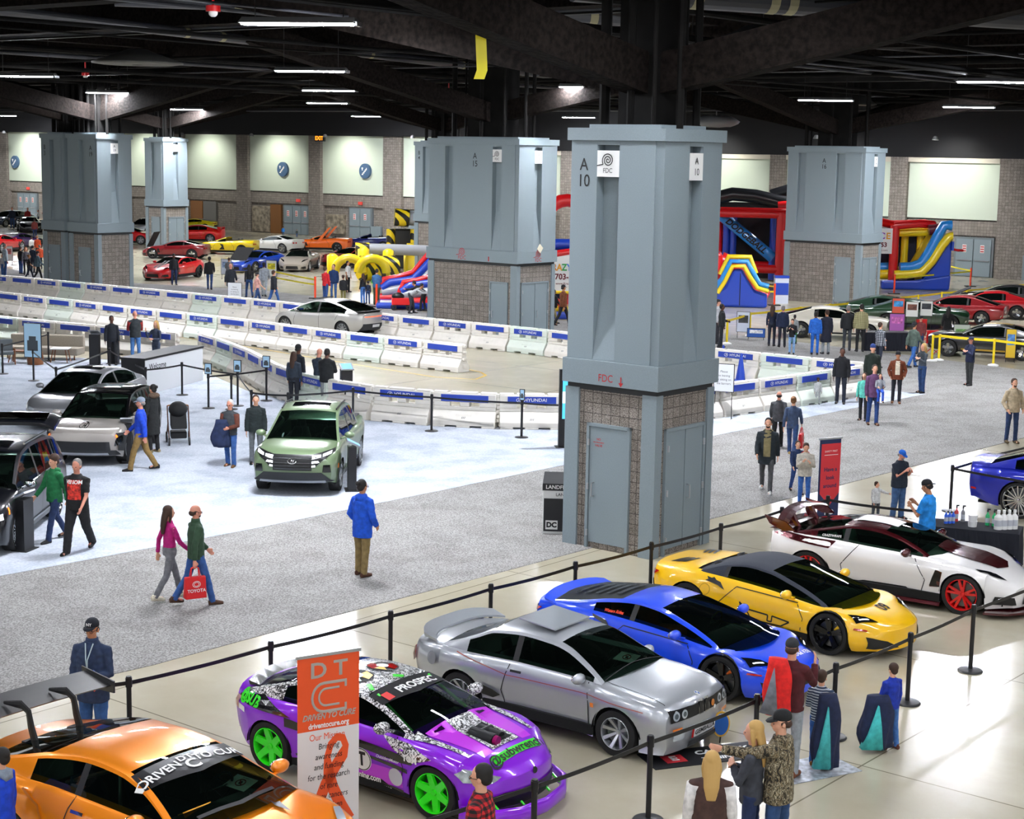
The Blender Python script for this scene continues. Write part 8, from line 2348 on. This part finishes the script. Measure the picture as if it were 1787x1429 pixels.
for x, c in ((-1.2, BR), (-.55, BY), (.35, BY)): fat(e, 'corner_post', [(x, 1.6, 0), (x, 1.6, 3.5)], .22, c)
fat(e, 'red_post', [(-1.35, .4, 0), (-1.35, .4, 3.6)], .26, BR)
fat(e, 'roof_ring', [(-1.4, .4, 3.6), (-.1, .3, 3.75), (.8, .6, 3.7), (.7, 2.2, 3.7), (-1.3, 2.2, 3.6), (-2.6, 1, 3.9)], .24, BR)
fat(e, 'yellow_lintel', [(-1.1, .9, 3.2), (.6, .9, 3.25)], .24, BY); fat(e, 'maroon_tube', [(.5, .1, 3.4), (1.2, .1, 3.5)], .3, mat('vinyl_maroon', '5a1020', .4))
mb = MB(); mb.box(-2.9, 1.4, 2.0, 2.1, .4, 3.4); mb.build('net_wall', mat('net_dark_blue', '1a2038', .8), e)
mb = MB(); mb.box(-2.9, -1.5, .2, .26, 2.0, 3.45); bn = mb.build('banner', WHITE, e)
for i, (ch, c) in enumerate(zip('NCE', ('2a9a4a', '8a3fb8', 'e8a01c'))):
 mb = MB(); put_text(mb, ch, .5, (-2.45 + i * .35, .18, 3.0), (1, 0, 0), (0, 0, 1), bold=.03); mb.build('banner_letter', mat('print_' + c, c, .5), bn)
mb = MB(); put_text(mb, '1253', .36, (-2.15, .18, 2.5), (1, 0, 0), (0, 0, 1), bold=.03); put_text(mb, 'Bounce.com', .16, (-2.15, .18, 2.2), (1, 0, 0), (0, 0, 1)); mb.build('banner_lettering', mat('print_maroon', '6a1420', .5), bn)
fat(e, 'hoop', [(1.9, -.3, 2.35), (2.15, -.5, 2.3), (2.4, -.3, 2.3), (2.15, -.1, 2.3), (1.9, -.3, 2.35)], .07, BR)
mb = MB(); mb.box(1.75, 1.85, -.6, 0, 2.3, 2.8); mb.build('backboard', BB, e)
# bouncy house between the two columns
e = infl(985, 556, 4, 'tall bounce house with red arch and white banner between the two middle columns')
P = [(-1.0 + 1.15 - 1.15 * math.cos(t), 0, 4.35 + 1.0 * math.sin(t)) for t in [math.pi * i / 12 for i in range(13)]]
fat(e, 'red_arch', [(-.85, 1, 3.5)] + [(.1 - .95 * math.cos(t), 1, 4.35 + .95 * math.sin(t)) for t in [math.pi * i / 10 for i in range(11)]] + [(1.05, 1, 3.5)], .3, BR)
fat(e, 'blue_tube', [(-1.3, .9, 3.3), (1.6, .9, 3.3)], .26, BB); fat(e, 'blue_post', [(-1.2, 1.2, 0), (-1.2, 1.2, 4.6)], .2, BB)
fat(e, 'red_eave', [(-1.4, .3, 2.75), (.5, .3, 3.05), (1.8, .3, 2.8)], .16, BR)
mb = MB(); mb.prism([(-1.3, 1.25), (1.8, 1.2), (1.8, 2.7), (.5, 2.95), (-1.3, 2.6)], .12, .2); bn = mb.build('banner', WHITE, e)
for i, (ch, c) in enumerate(zip('KRAZY BOUNCE', ('c22', 'd80', 'e8a01c', '2a9a4a', '2a6ac8', '000', '8a3fb8', 'c22', '2a9a4a', 'e8a01c', '2a6ac8', 'c22'))):
 if ch == ' ': continue
 c = {'c22': 'cc2222', 'd80': 'dd8800', '000': '000000'}.get(c, c)
 mb = MB(); put_text(mb, ch, .42, (-.72 + i * .225, .1, 2.3), (1, 0, 0), (0, 0, 1), bold=.03, sx=.85); mb.build('banner_letter', mat('print_' + c, c, .5), bn)
mb = MB(); put_text(mb, '703-338-1253', .36, (.5, .1, 1.88), (1, 0, 0), (0, 0, 1), bold=.03, sx=.95); put_text(mb, 'www.KrazyBounce.com', .15, (.3, .1, 1.58), (1, 0, 0), (0, 0, 1), bold=.01); mb.build('banner_lettering', mat('print_maroon', '6a1420', .5), bn)
fat(e, 'yellow_trim', [(-1.3, .1, 1.2), (1.8, .1, 1.15)], .07, BY)
mb = MB(); mb.box(-1.1, 1.8, 1.0, 1.1, .3, 3.2); mb.build('net_wall', mat('net_dark_blue', '1a2038', .8), e)
for x, c in ((-.55, BB), (.25, BR), (1.3, BB)): fat(e, 'wall_column', [(x, .6, .3), (x, .6, 2.6)], .16, c)
fat(e, 'entry_arch', [(-.5 - .3 * math.cos(t), -.3, .45 + .45 * math.sin(t)) for t in [math.pi * i / 8 for i in range(9)]], .1, BR)
slab(e, 'blue_base', [(-1.4, 0), (1.8, 0), (1.8, .35), (-1.4, .35)], -.4, 1.6, BB); fat(e, 'yellow_base', [(-1.4, -.1, .45), (1.8, -.1, .45)], .14, BY); fat(e, 'yellow_post', [(.9, -.4, .2), (.9, -.4, .9)], .25, BY)
def _chev(nt, L, b):
 tc = nt.nodes.new('ShaderNodeTexCoord'); w = nt.nodes.new('ShaderNodeTexWave'); w.bands_direction = 'DIAGONAL'; w.inputs['Scale'].default_value = .75
 L(tc.outputs['Object'], w.inputs['Vector']); r = ramp(nt, [(0, '151515'), (.5, 'f2d21a')], 'CONSTANT'); L(w.outputs[1], r.inputs[0]); L(r.outputs[0], b.inputs['Base Color'])
HAZ = nodemat('hazard_stripe_vinyl', _chev, .35, coat=.4)
# yellow and black obstacle course
e = infl(640, 492, 8, 'yellow and black inflatable obstacle tunnel behind the crowd')
for x, y in ((-1.0, 0), (.3, -.3)):
 P = [(x - .8 * math.cos(t), y, .55 + .8 * math.sin(t)) for t in [math.pi * i / 10 for i in range(11)]]
 fat(e, 'tunnel_mouth', P, .26, BY)
fat(e, 'tunnel_body', [(-.3, .3, .75), (1.6, 1.4, .7)], .72, HAZ)
for x, y, z, h in ((-1.9, 1, .5, 1.4), (1.4, 3, .6, 1.6), (2.7, 4, .5, 1.7), (-.1, 2, .5, 1.7)): fat(e, 'yellow_bollard', [(x, y, 0), (x, y, h), (x, y, h + .12)], [.33, .33, .16], BY)
fat(e, 'grey_roller', [(-.2, 3.2, 1.7), (3.9, 3.2, 1.6)], .32, BG); fat(e, 'striped_end', [(-.5, 3.2, 1.7), (.3, 3.2, 1.7)], .34, HAZ)
mb = MB(); mb.box(.2, 1.4, -1.2, -.6, 0, .18); mb.build('green_step', mat('vinyl_green', '4fd02a', .4), e, bevel=.05)
e = infl(735, 470, 8, 'tall grey and yellow inflatable climbing wall left of column A15')
fat(e, 'grey_top_roller', [(-.9, 0, 3.2), (2.2, 0, 3.0)], .45, BG); fat(e, 'striped_cap', [(-1.7, 0, 3.25), (-.8, 0, 3.2)], .55, HAZ)
for x in (-1.9, -.4): fat(e, 'striped_post', [(x, .4, 0), (x, .4, 2.5)], .28, HAZ)
mb = MB(); mb.box(-2.1, 2.2, .5, 1.4, 0, 2.5); mb.build('dark_wall', BK_, e, bevel=.1)
for x in (-.6, .8): fat(e, 'yellow_bag', [(x, -1.2, .2), (x, -1.2, 1.7)], .42, BY); fat(e, 'grey_bag', [(x + .6, -1.0, .2), (x + .6, -1.0, 1.8)], .4, BG)
# red and blue slide
e = infl(712, 537, 2, 'red, blue and grey inflatable slide beside column A15')
for y, dx in ((-.4, .9), (1.4, -.1)):
 fat(e, 'red_rail', [(-1.3 + dx, y, .75), (-1.1 + dx, y, 1.25), (-.5 + dx, y, 1.35), (.3 + dx, y, 1.6), (1.1 + dx, y, 2.6), (1.6 + dx, y, 3.5)], .13, BR)
 fat(e, 'blue_rail', [(-1.2 + dx, y, .8), (-.8 + dx, y, 1.1), (.3 + dx, y, 1.25), (1.2 + dx, y, 2.2), (1.7 + dx, y, 3.1)], .22, BB)
 fat(e, 'grey_rail', [(-1.2 + dx, y, .6), (-.5 + dx, y, .75), (.5 + dx, y, .9), (1.5 + dx, y, 2.0)], .24, BG)
 fat(e, 'red_foot', [(-1.3 + dx, y, .35), (1.4 + dx, y, .35)], .22, BR)
slab(e, 'blue_base', [(-1.5, 0), (1.6, 0), (1.6, .3), (-1.5, .3)], -.8, 1.8, BB)
mb = MB(); mb.box(-1.3, .2, -.7, -.1, .3, .36); mb.build('white_mat', WHITE, e)
# ---------------------------------------------------------------- crowd in the middle and back of the hall
# x, foot, head, facing, pose, top, trousers, hair, hair colour, skin, bulk, label
CROWD = '''22 399 361 190 stand 1b2435 2c4470 short gy o 1.1|man in a dark jacket by the far left doors
49 401 362 170 stand 9c2a22 4a463c short wh o 1.15|white-haired man in a red sweater by the far left belts
67 392 366 110 crossed cfd2d2 26324a short br l 1|person in a white jacket left of column B3
78 394 362 100 crossed 5a1f2c 1d2230 short gy o 1.1|man in a maroon sweater at the edge of column B3
61 418 381 0 stand 8a3f38 24335a short bk d 1|person in a red checked shirt behind the purple car
66 452 411 -10 stand c4471c 33302e short lb l 1.2|tall person in an orange jacket next to column B3
56 446 413 10 stand dcdcd8 2a3448 short br l 1|person in a white shirt left of the orange jacket
10 484 425 -60 stand a9b6bf 2d4c80 short gy o 1.2|grey-haired man in a pale shirt at the left edge
5 484 443 150 stand b9b4b6 3a5f96 long br l .95|girl with long brown hair behind the left barriers
37 478 430 -30 stand 17181c 2b4c86 short br l 1|person in a black top and jeans behind the back barriers
46 480 431 200 stand 6e6c74 20232c long rd l .95|woman with dark red hair in a grey top behind the back barriers
58 476 428 -20 stand 232c3e 1c2030 short bk m 1.1|person in a navy jacket among the left crowd
70 470 427 20 stand c0481f 26282e short gy o 1.1|person in an orange sweater beside column B3
52 489 443 -80 walk 141417 1c2436 bun lb m .9|woman in a black sleeveless top walking behind the back barriers
67 490 437 -60 walk 5f7580 15161a cap br o 1.1|man in a grey blue shirt and blue cap behind the back barriers
304 497 443 200 stand 22242a 22305a curly bk d 1|person in a black jacket beside the bright red sports car
366 506 446 5 walk 17181b 2c4470 short bk d 1.15|man in a black jacket carrying a brown paper bag
400 500 449 0 phone 6b6d72 2a2c33 short br m 1.1|man in a grey printed sweater before the blue classic car
403 523 458 -5 walk 20252d 3a3c3e bald br o 1.25|man in a dark puffer jacket walking towards the blue car
435 520 460 20 walk 15161a 24416e long bk m .9|woman in black with a tan shoulder bag
449 533 474 -60 walk d39c92 25406c cap br l 1|man in a pink t-shirt and blue cap with a backpack
461 518 456 0 walk 8a9097 9aa0a6 short bk d 1.1|person in a grey hooded sweatshirt and grey trousers
478 535 470 -50 walk_b 191c24 2d5490 short br l 1.1|man in a dark jacket and jeans holding a folded coat
494 414 395 0 stand 2f7fd0 3a4c66 short br l 1.1|person in a bright blue jacket by the far wall
518 414 400 180 stand 4a5250 2c4a7c beanie br l 1|person in a striped sweater and pink hat by the far wall
568 530 465 -40 hold b81722 27457c short br l 1|man in a red sweater at the orange marker post
582 524 461 170 stand 16305a 3a5f96 short br l 1.1|man in a navy sweater behind the red sweater
599 531 480 -20 stand 15161a 6a6436 curly br l 1.15|person in a black coat and olive trousers with a stroller
607 510 455 -110 stand e6e6e4 15161a short bk m 1|man in a white t-shirt before the yellow tunnel
633 531 477 60 stand 16171b 3f6ca8 long br l .9|woman with long brown hair in a black top and wide jeans
657 532 469 -10 phone 3a6492 3c4030 short bk m 1.2|person in a denim jacket and dark green trousers
642 530 490 30 stand 24314a 2c4470 short bk m .95|youth between the brown-haired woman and the denim jacket
700 524 472 -10 stand d6d0be 24457c long lb l .95|woman in a cream sweater before the red and blue slide
716 547 505 -100 bent 9a9c9e 2a2c33 short bk m 1|person in grey bending over beside the red wagon
740 543 482 70 bent 17181c 141519 short bk m 1|man in black leaning forward beside column A15
688 512 487 0 stand b0506a 4a4a60 short bl l 1|small blonde child on the slide mat
811 569 523 20 phone 101114 16181e long rd l .95|woman with orange-red hair standing at column A15
966 566 503 -60 walk 16181c 8c8058 short bk d 1.1|man in a black jacket and khaki trousers left of the big column
982 570 495 -60 walk_b 6e3a1a 17191f cap bk m 1.15|man in a brown jacket with pale collar left of the big column
1251 600 522 -100 stand b4b6ba 2a2c33 cap br l 1.1|person in a grey shirt and cap at the right side of the big column
1258 607 530 -90 hold 15181b 1c2028 short bk d 1.15|man in a black hooded jacket at the right side of the big column
1346 604 531 -20 stand 141c34 1c2232 long br m .9|woman with long brown hair in navy behind the barriers
1364 606 533 0 stand 15203c 191d2a short gy o 1.15|man in a navy jacket with hands behind his back
1385 600 549 10 stand 9aa0a0 2a6a3c short bk d 1|person in a pale top behind the man with light jeans
1381 618 556 160 phone 15161b 7fa2cc short br l 1.05|man in a black hoodie and light jeans looking at his phone
1421 619 543 -10 stand 1f5fb8 1f5fb8 short bk d 1|boy in a bright blue tracksuit
1440 618 540 10 stand 161a2c 8a9094 short br m 1.15|person in a long dark navy coat and grey trousers
1477 612 533 -10 stand 17191d 33373c short gy o 1.15|grey-haired man in a black vest beside the cream fastback
1500 614 530 0 stand PATT 15161a short bk l 1.15|man in an olive patterned jacket at the black table
1533 642 562 -60 hold PLAIDG 1c2233 short br l 1.1|man in a black and white plaid shirt at the black table
1592 642 560 -60 walk 4c5a52 2f5c9c beanie bk m 1.15|man in a grey green jacket and jeans by the poster stands
1604 618 551 150 stand 6c2c2c 24365c cap br o 1|person in a pale cap behind the grey green jacket
1652 602 533 -20 walk 101114 101114 long bk d 1|woman in a long black dress between the classic cars
140 717 668 0 stand 14181a 14181a short bk m 1|.'''
for row in CROWD.split('\n')[:-1]:
 a, lab = row.split('|'); x, fy, ty, fc, po, tp, bt, hr, hc, sk, bk = a.split()
 tp = {'PATT': PATT, 'PLAIDG': PLAIDG}.get(tp, tp)
 bk = float(bk); bk = .92 if bk < .97 else (1.02 if bk < 1.07 else 1.15)
 person(int(x), int(fy), int(ty), float(fc), po, tp, bt, hr, hc, sk, lab, bulk=bk, hem=.42 if 'long dark navy coat' in lab or 'dress' in lab else .05,
     h=1.68 if po == 'bent' else None, sleeve='short' if 't-shirt' in lab or 'sleeveless' in lab else 'long')
# ---------------------------------------------------------------- yellow rails, tape, markers
YEL = mat('rail_yellow', 'f0d21c', .4); ORG = mat('marker_orange', 'ff4a1c', .5)
YPOST = []
def ypost(px, fy, label):
 if not YPOST:
  e = empty('rail_post', (0, 0, 0), 0, label, 'post')
  mb = MB(); mb.cyl((0, 0), .045, .05, 1.0, 12); mb.build('post', YEL, e, auto=40)
  mb = MB(); mb.lathe([(0, 0), (.2, 0), (.19, .05), (.06, .09), (0, .09)], 16); mb.build('base', WHITE, e, auto=40); YPOST.append(e)
 else: e = copy_tree(YPOST[0])
 e.location = gp(px, fy); e['label'] = label; return e.location.copy()
def rail(pts, where):
 P = []
 for i, (x, ty) in enumerate(pts):
  f_ = foot(x, ty); P.append(ypost(x, f_[1], 'yellow rail post %s, %s' % (where, 'its leftmost' if i == 0 else 'its rightmost' if i == len(pts) - 1 else 'between its ends')))
  o = col.objects[-1]
 for a, b in zip(P, P[1:]): belt(a, b, 'yellow rail band %s' % where, name='rail_band', z=.94, m=YEL, w=.09, group='rail bands ' + where)
rail([(1268, 557), (1308, 545), (1396, 535), (1447, 530), (1503, 524), (1553, 518), (1601, 514), (1642, 509), (1685, 505), (1730, 500), (1771, 496), (1830, 490)], 'behind the classic cars')
rail([(1626, 584), (1638, 583), (1733, 591), (1830, 601)], 'in front of the black and gold fastback')
for o in list(scene.objects):
 if o.name.startswith('rail_post') and 'between' in o['label']: o['group'] = 'posts ' + o['label'][17:40]
def marker(px, ty, h, label):
 f_ = foot(px, ty) if h == 1 else (px, ty)
 e = empty('marker_post', gp(*f_), 0, label, 'post')
 mb = MB(); mb.cyl((0, 0), .05, .04, 1.1, 12); mb.build('post', ORG, e, auto=40)
 mb = MB(); mb.box(-.3, .3, -.2, .2, 0, .05); mb.build('rubber_base', RUBBER, e); return V(e.location)
m1 = marker(550, 521, 0, 'orange marker post left of the man in the red sweater'); m2 = marker(1351, 533, 0, 'orange marker post beside the blue drop bin')
m3 = marker(1560, 513, 0, 'orange marker post before the bounce house slide'); m4 = marker(1693, 500, 0, 'orange marker post by the right wall door')
m5 = marker(657, 536, 0, 'orange marker post behind the denim jacket')
TAPE = mat('caution_tape', 'efe01c', .4)
for a, b, lb, z in ((gp(478, 505), m1, 'yellow caution tape left of the crowd', .95), (gp(478, 507), m1, 'lower yellow caution tape left of the crowd', .7), (gp(1305, 524), m2, 'yellow caution tape at the blue slide', .95), (gp(1312, 532), m2, 'lower yellow caution tape at the blue slide', .7),
     (m3, m4, 'yellow caution tape before the bounce house', .9), (gp(1658, 492), m4, 'yellow caution tape behind the bounce house', .95)):
 belt(a, b, lb, name='caution_tape', z=z, m=TAPE, w=.08)
# blue cones
for i, (x, y, s_) in enumerate(((1261, 648, 1), (1292, 664, 1), (1313, 660, .95), (1321, 664, .8))):
 e = empty('traffic_cone', gp(x, y), 0, ('leftmost blue cone behind the barrier sign', 'tall blue cone with a square foot', 'blue cone left in the pair at the right', 'smaller blue cone right in the pair')[i], 'cone'); e.scale = (s_,) * 3
 mb = MB(); mb.lathe([(.17, .03), (.03, .92), (0, .93)], 20); mb.build('cone_body', BB, e, auto=40); mb = MB(); mb.box(-.24, .24, -.24, .24, 0, .035); mb.build('base', BB, e)
def easel(px, py, w, h, c, label, lines=None, z0=.25, rz=-10, kind='sign_stand', tilt=0.0, pic=None):
 e = empty(kind, gp(px, py), math.radians(rz), label, 'sign')
 mb = MB(); mb.box(-w / 2, w / 2, -.02, .0, z0, z0 + h); mb.build('sign_frame', BLACK, e)
 mb = MB(); mb.box(-w / 2 + .02, w / 2 - .02, -.028, -.018, z0 + .02, z0 + h - .02); f_ = mb.build('sign_sheet', mat('sheet_' + c, c, .5), e)
 for s_ in (-1, 1):
  mb = MB(); mb.tube([(s_ * w * .4, 0, z0 + .05), (s_ * w * .42, .0, 0)], .012, 6); mb.tube([(s_ * w * .42, -.12, .01), (s_ * w * .42, .12, .01)], .012, 6); mb.build('leg', BLACK, e)
 if lines:
  mb = MB()
  for i, t_ in enumerate(lines): put_text(mb, t_, h / len(lines) * .42, (0, -.032, z0 + h * .72 - i * h * .14), (1, 0, 0), (0, 0, 1))
  mb.build('lettering', INK, f_)
 if pic:
  mb = MB(); mb.box(-w * .36, w * .36, -.034, -.028, z0 + h * .45, z0 + h * .82); mb.build('picture', mat('picture_' + pic, pic, .5, noise_amt=.5, noise_scale=9), f_)
 return e
NL = ['Please', 'no leaning', 'or sitting on', 'the barriers']
easel(1261, 731, .6, .82, 'dfe2e5', 'white barrier notice on thin legs right of the big column', NL, z0=.78, rz=-20)
easel(410, 529, .72, .8, 'dfe2e5', 'white notice on the grey carpet behind the back barriers', NL, z0=.2)
easel(1296, 590, .55, .85, 'cfd6e6', 'white information board with a car picture on the yellow rail', None, pic='3a3c40')
easel(1319, 593, .75, .38, '2458a8', 'low blue board with two sheets beside the information board', None, z0=.1, pic='dfe6ee')
easel(395, 487, .62, .9, 'c8d4e4', 'blue and white car board left of the blue classic car', None, pic='7a92b8')
easel(474, 490, .62, .9, 'dfe3e0', 'white board with a coloured map beside the beige car', None, pic='c8c02a')
easel(15, 462, .6, .9, 'e0dcdc', 'white poster board at the left behind the barriers', None, pic='c06a6a')
easel(1676, 620, .62, 1.0, 'a9b0a0', 'tall picture board before the black and gold fastback', None, z0=.2, pic='5e8a4a')
easel(1762, 632, .38, 1.1, 'd8b32c', 'narrow yellow banner with small car pictures on a black foot', None, z0=.15, pic='4a78b0')
easel(1564, 606, .5, .62, 'd4553a', 'red and blue event poster on the black grid stand', None, z0=1.35, pic='3a8ac0')
easel(1588, 608, .5, .62, 'dcdcd4', 'white poster with a brown picture on the grid stand', None, z0=1.25, pic='6a4030')
easel(1613, 606, .5, .62, 'dcdcd4', 'white poster with a dark car on the grid stand', None, z0=1.25, pic='33363a')
easel(1563, 607, .6, .72, 'a85aa8', 'purple event poster behind the black table', None, z0=.65, pic='c86ab0')
# black table
a = gp(1503, 613); b = gp(1590, 614); d = b - a; L = d.length
e = empty('table', a, math.atan2(d.y, d.x), 'long table with black skirt beside the classic cars', 'table')
mb = MB(); mb.box(0, L, 0, .7, .7, .75); mb.build('table_top', mat('table_dark', '1a1b1f', .6), e)
mb = MB(); mb.loft([[(L * i / 60, -.01 + .015 * math.sin(i * 1.7), z) for i in range(61)] + [(L * (60 - i) / 60, .02, z) for i in range(61)] for z in (.02, .72)]); mb.build('skirt', mat('black_cloth', '141722', .9), e)
# red folding chairs, wagon, drop bin, wall details
for px, py, lb in ((1632, 618, 'red folding camp chair behind the yellow rail'), (1612, 596, 'red folding camp chair beside the poster stands')):
 e = empty('folding_chair', gp(px, py), .3, lb, 'chair')
 mb = MB(); mb.box(-.25, .25, -.2, .25, .42, .46); mb.build('seat', BR, e); mb = MB(); mb.box(-.25, .25, .24, .28, .46, .9); mb.build('backrest', BR, e)
 for p_, q in (((-.28, -.25, 0), (.28, -.22, .45)), ((.28, -.25, 0), (-.28, -.22, .45)), ((-.28, .28, 0), (.28, .28, .45)), ((.28, .28, 0), (-.28, .28, .45))):
  mb = MB(); mb.tube([p_, q], .015, 6); mb.build('leg', BR, e)
e = empty('wagon', gp(700, 541), .1, 'red folding wagon with a dark bundle before the red and blue slide', 'wagon')
mb = MB(); mb.box(-.45, .45, -.25, .25, .25, .58); mb.build('tub', BR, e, bevel=.03); mb = MB(); mb.ell((-.15, 0, .65), .3, .22, .18); mb.build('bundle', BLACK, e, smooth=True)
for x in (-.35, .35):
 for y in (-.26, .26): mb = MB(); mb.lathe([(.05, -.02), (.13, -.02), (.13, .02), (.05, .02)], 16, axis='y', c=(x, y, .13)); mb.build('wheel', RUBBER, e, auto=40)
e = empty('drop_bin', gp(1362, 529), .0, 'blue and white drop bin left of column A16', 'bin')
mb = MB(); mb.box(-.35, .35, -.25, .25, 0, 1.3); mb.build('bin_body', mat('bin_pale', 'cfd8e6', .5), e); mb = MB(); mb.box(-.34, .34, -.27, -.25, .45, 1.05); mb.build('front_panel', BB, e); mb = MB(); mb.box(-.37, .37, -.27, .27, 1.3, 1.42); mb.build('lid', BB, e)
# things hanging from the ceiling
a = gp(840, 0, 10.6); b = gp(836, 138, 10.6)
p = gp(838, 20, 10.4)
mb = MB(); zb = hgt  # strip of tape hanging freely
p = gp(838, 138, 8.67); q = V((p.x, p.y, 0)); top_z = 10.9; bot_z = 8.67
mb.loft([[(q.x - .09 + o_, q.y, z), (q.x + .09 + o_, q.y + .01, z), (q.x + .09 + o_, q.y + .02, z), (q.x - .09 + o_, q.y + .012, z)] for z, o_ in ((bot_z, -.02), (bot_z + .15, .03), (bot_z + .7, .0), (top_z, .05))])
tag(mb.build('caution_tape', TAPE), 'strip of yellow tape hanging straight down from the dark ceiling', 'tape')
p = gp(348, 250, 8.1); e = empty('ceiling_camera', p, 0, 'black dome camera on a long pole under the ceiling', 'camera')
mb = MB(); mb.cyl((0, 0), .06, .2, 4.5, 10); mb.build('pole', BLACK, e); mb = MB(); mb.ell((0, 0, .05), .26, .26, .26, 16, 10); mb.build('dome', BLACK, e, smooth=True)
for x, y, lb in ((372, 20, 'red alarm strobe near the top left lamp'), (149, 132, 'red alarm strobe under the left girder'), (783, 164, 'red alarm strobe left of the hanging tape'), (1366, 108, 'red alarm strobe right of the disc diffuser')):
 p = gp(x, y, 10.3); e = empty('alarm_strobe', p, 0, lb, 'alarm')
 mb = MB(); mb.cyl((0, 0), .16, 0, .12, 16); mb.cyl((0, 0), .03, .1, 2.5, 6); mb.build('housing', BR, e, auto=40); mb = MB(); mb.ell((0, 0, -.03), .1, .1, .09, 12, 8); mb.build('lens', WHITE, e, smooth=True)
# fabric bunched up under the ceiling
for x, y, lb in ((755, 236, 'bundled beige tarpaulin on the ceiling pipes left of column A15'), (1250, 212, 'pale sheet tucked along the girder right of the big column'), (1640, 232, 'brown bundled sheet under the ceiling at the right')):
 p = gp(x, y, 9.4); mb = MB(); mb.ell((0, 0, 0), 1.3, .5, .35, 16, 10)
 for i, v in enumerate(mb.v): mb.v[i] = tuple(V(v) * (1 + .25 * noise.noise(V(v) * 3)))
 mb.tube([(0, 0, .2), (0, 0, 4)], .03, 6)
 tag(mb.build('tarpaulin', mat('tarp_' + str(x), {755: '9a927c', 1250: '8a8d90', 1640: '5a443c'}[x], .8), smooth=True, loc=p), lb, 'tarpaulin')
bpy.data.scenes.remove(WORK)
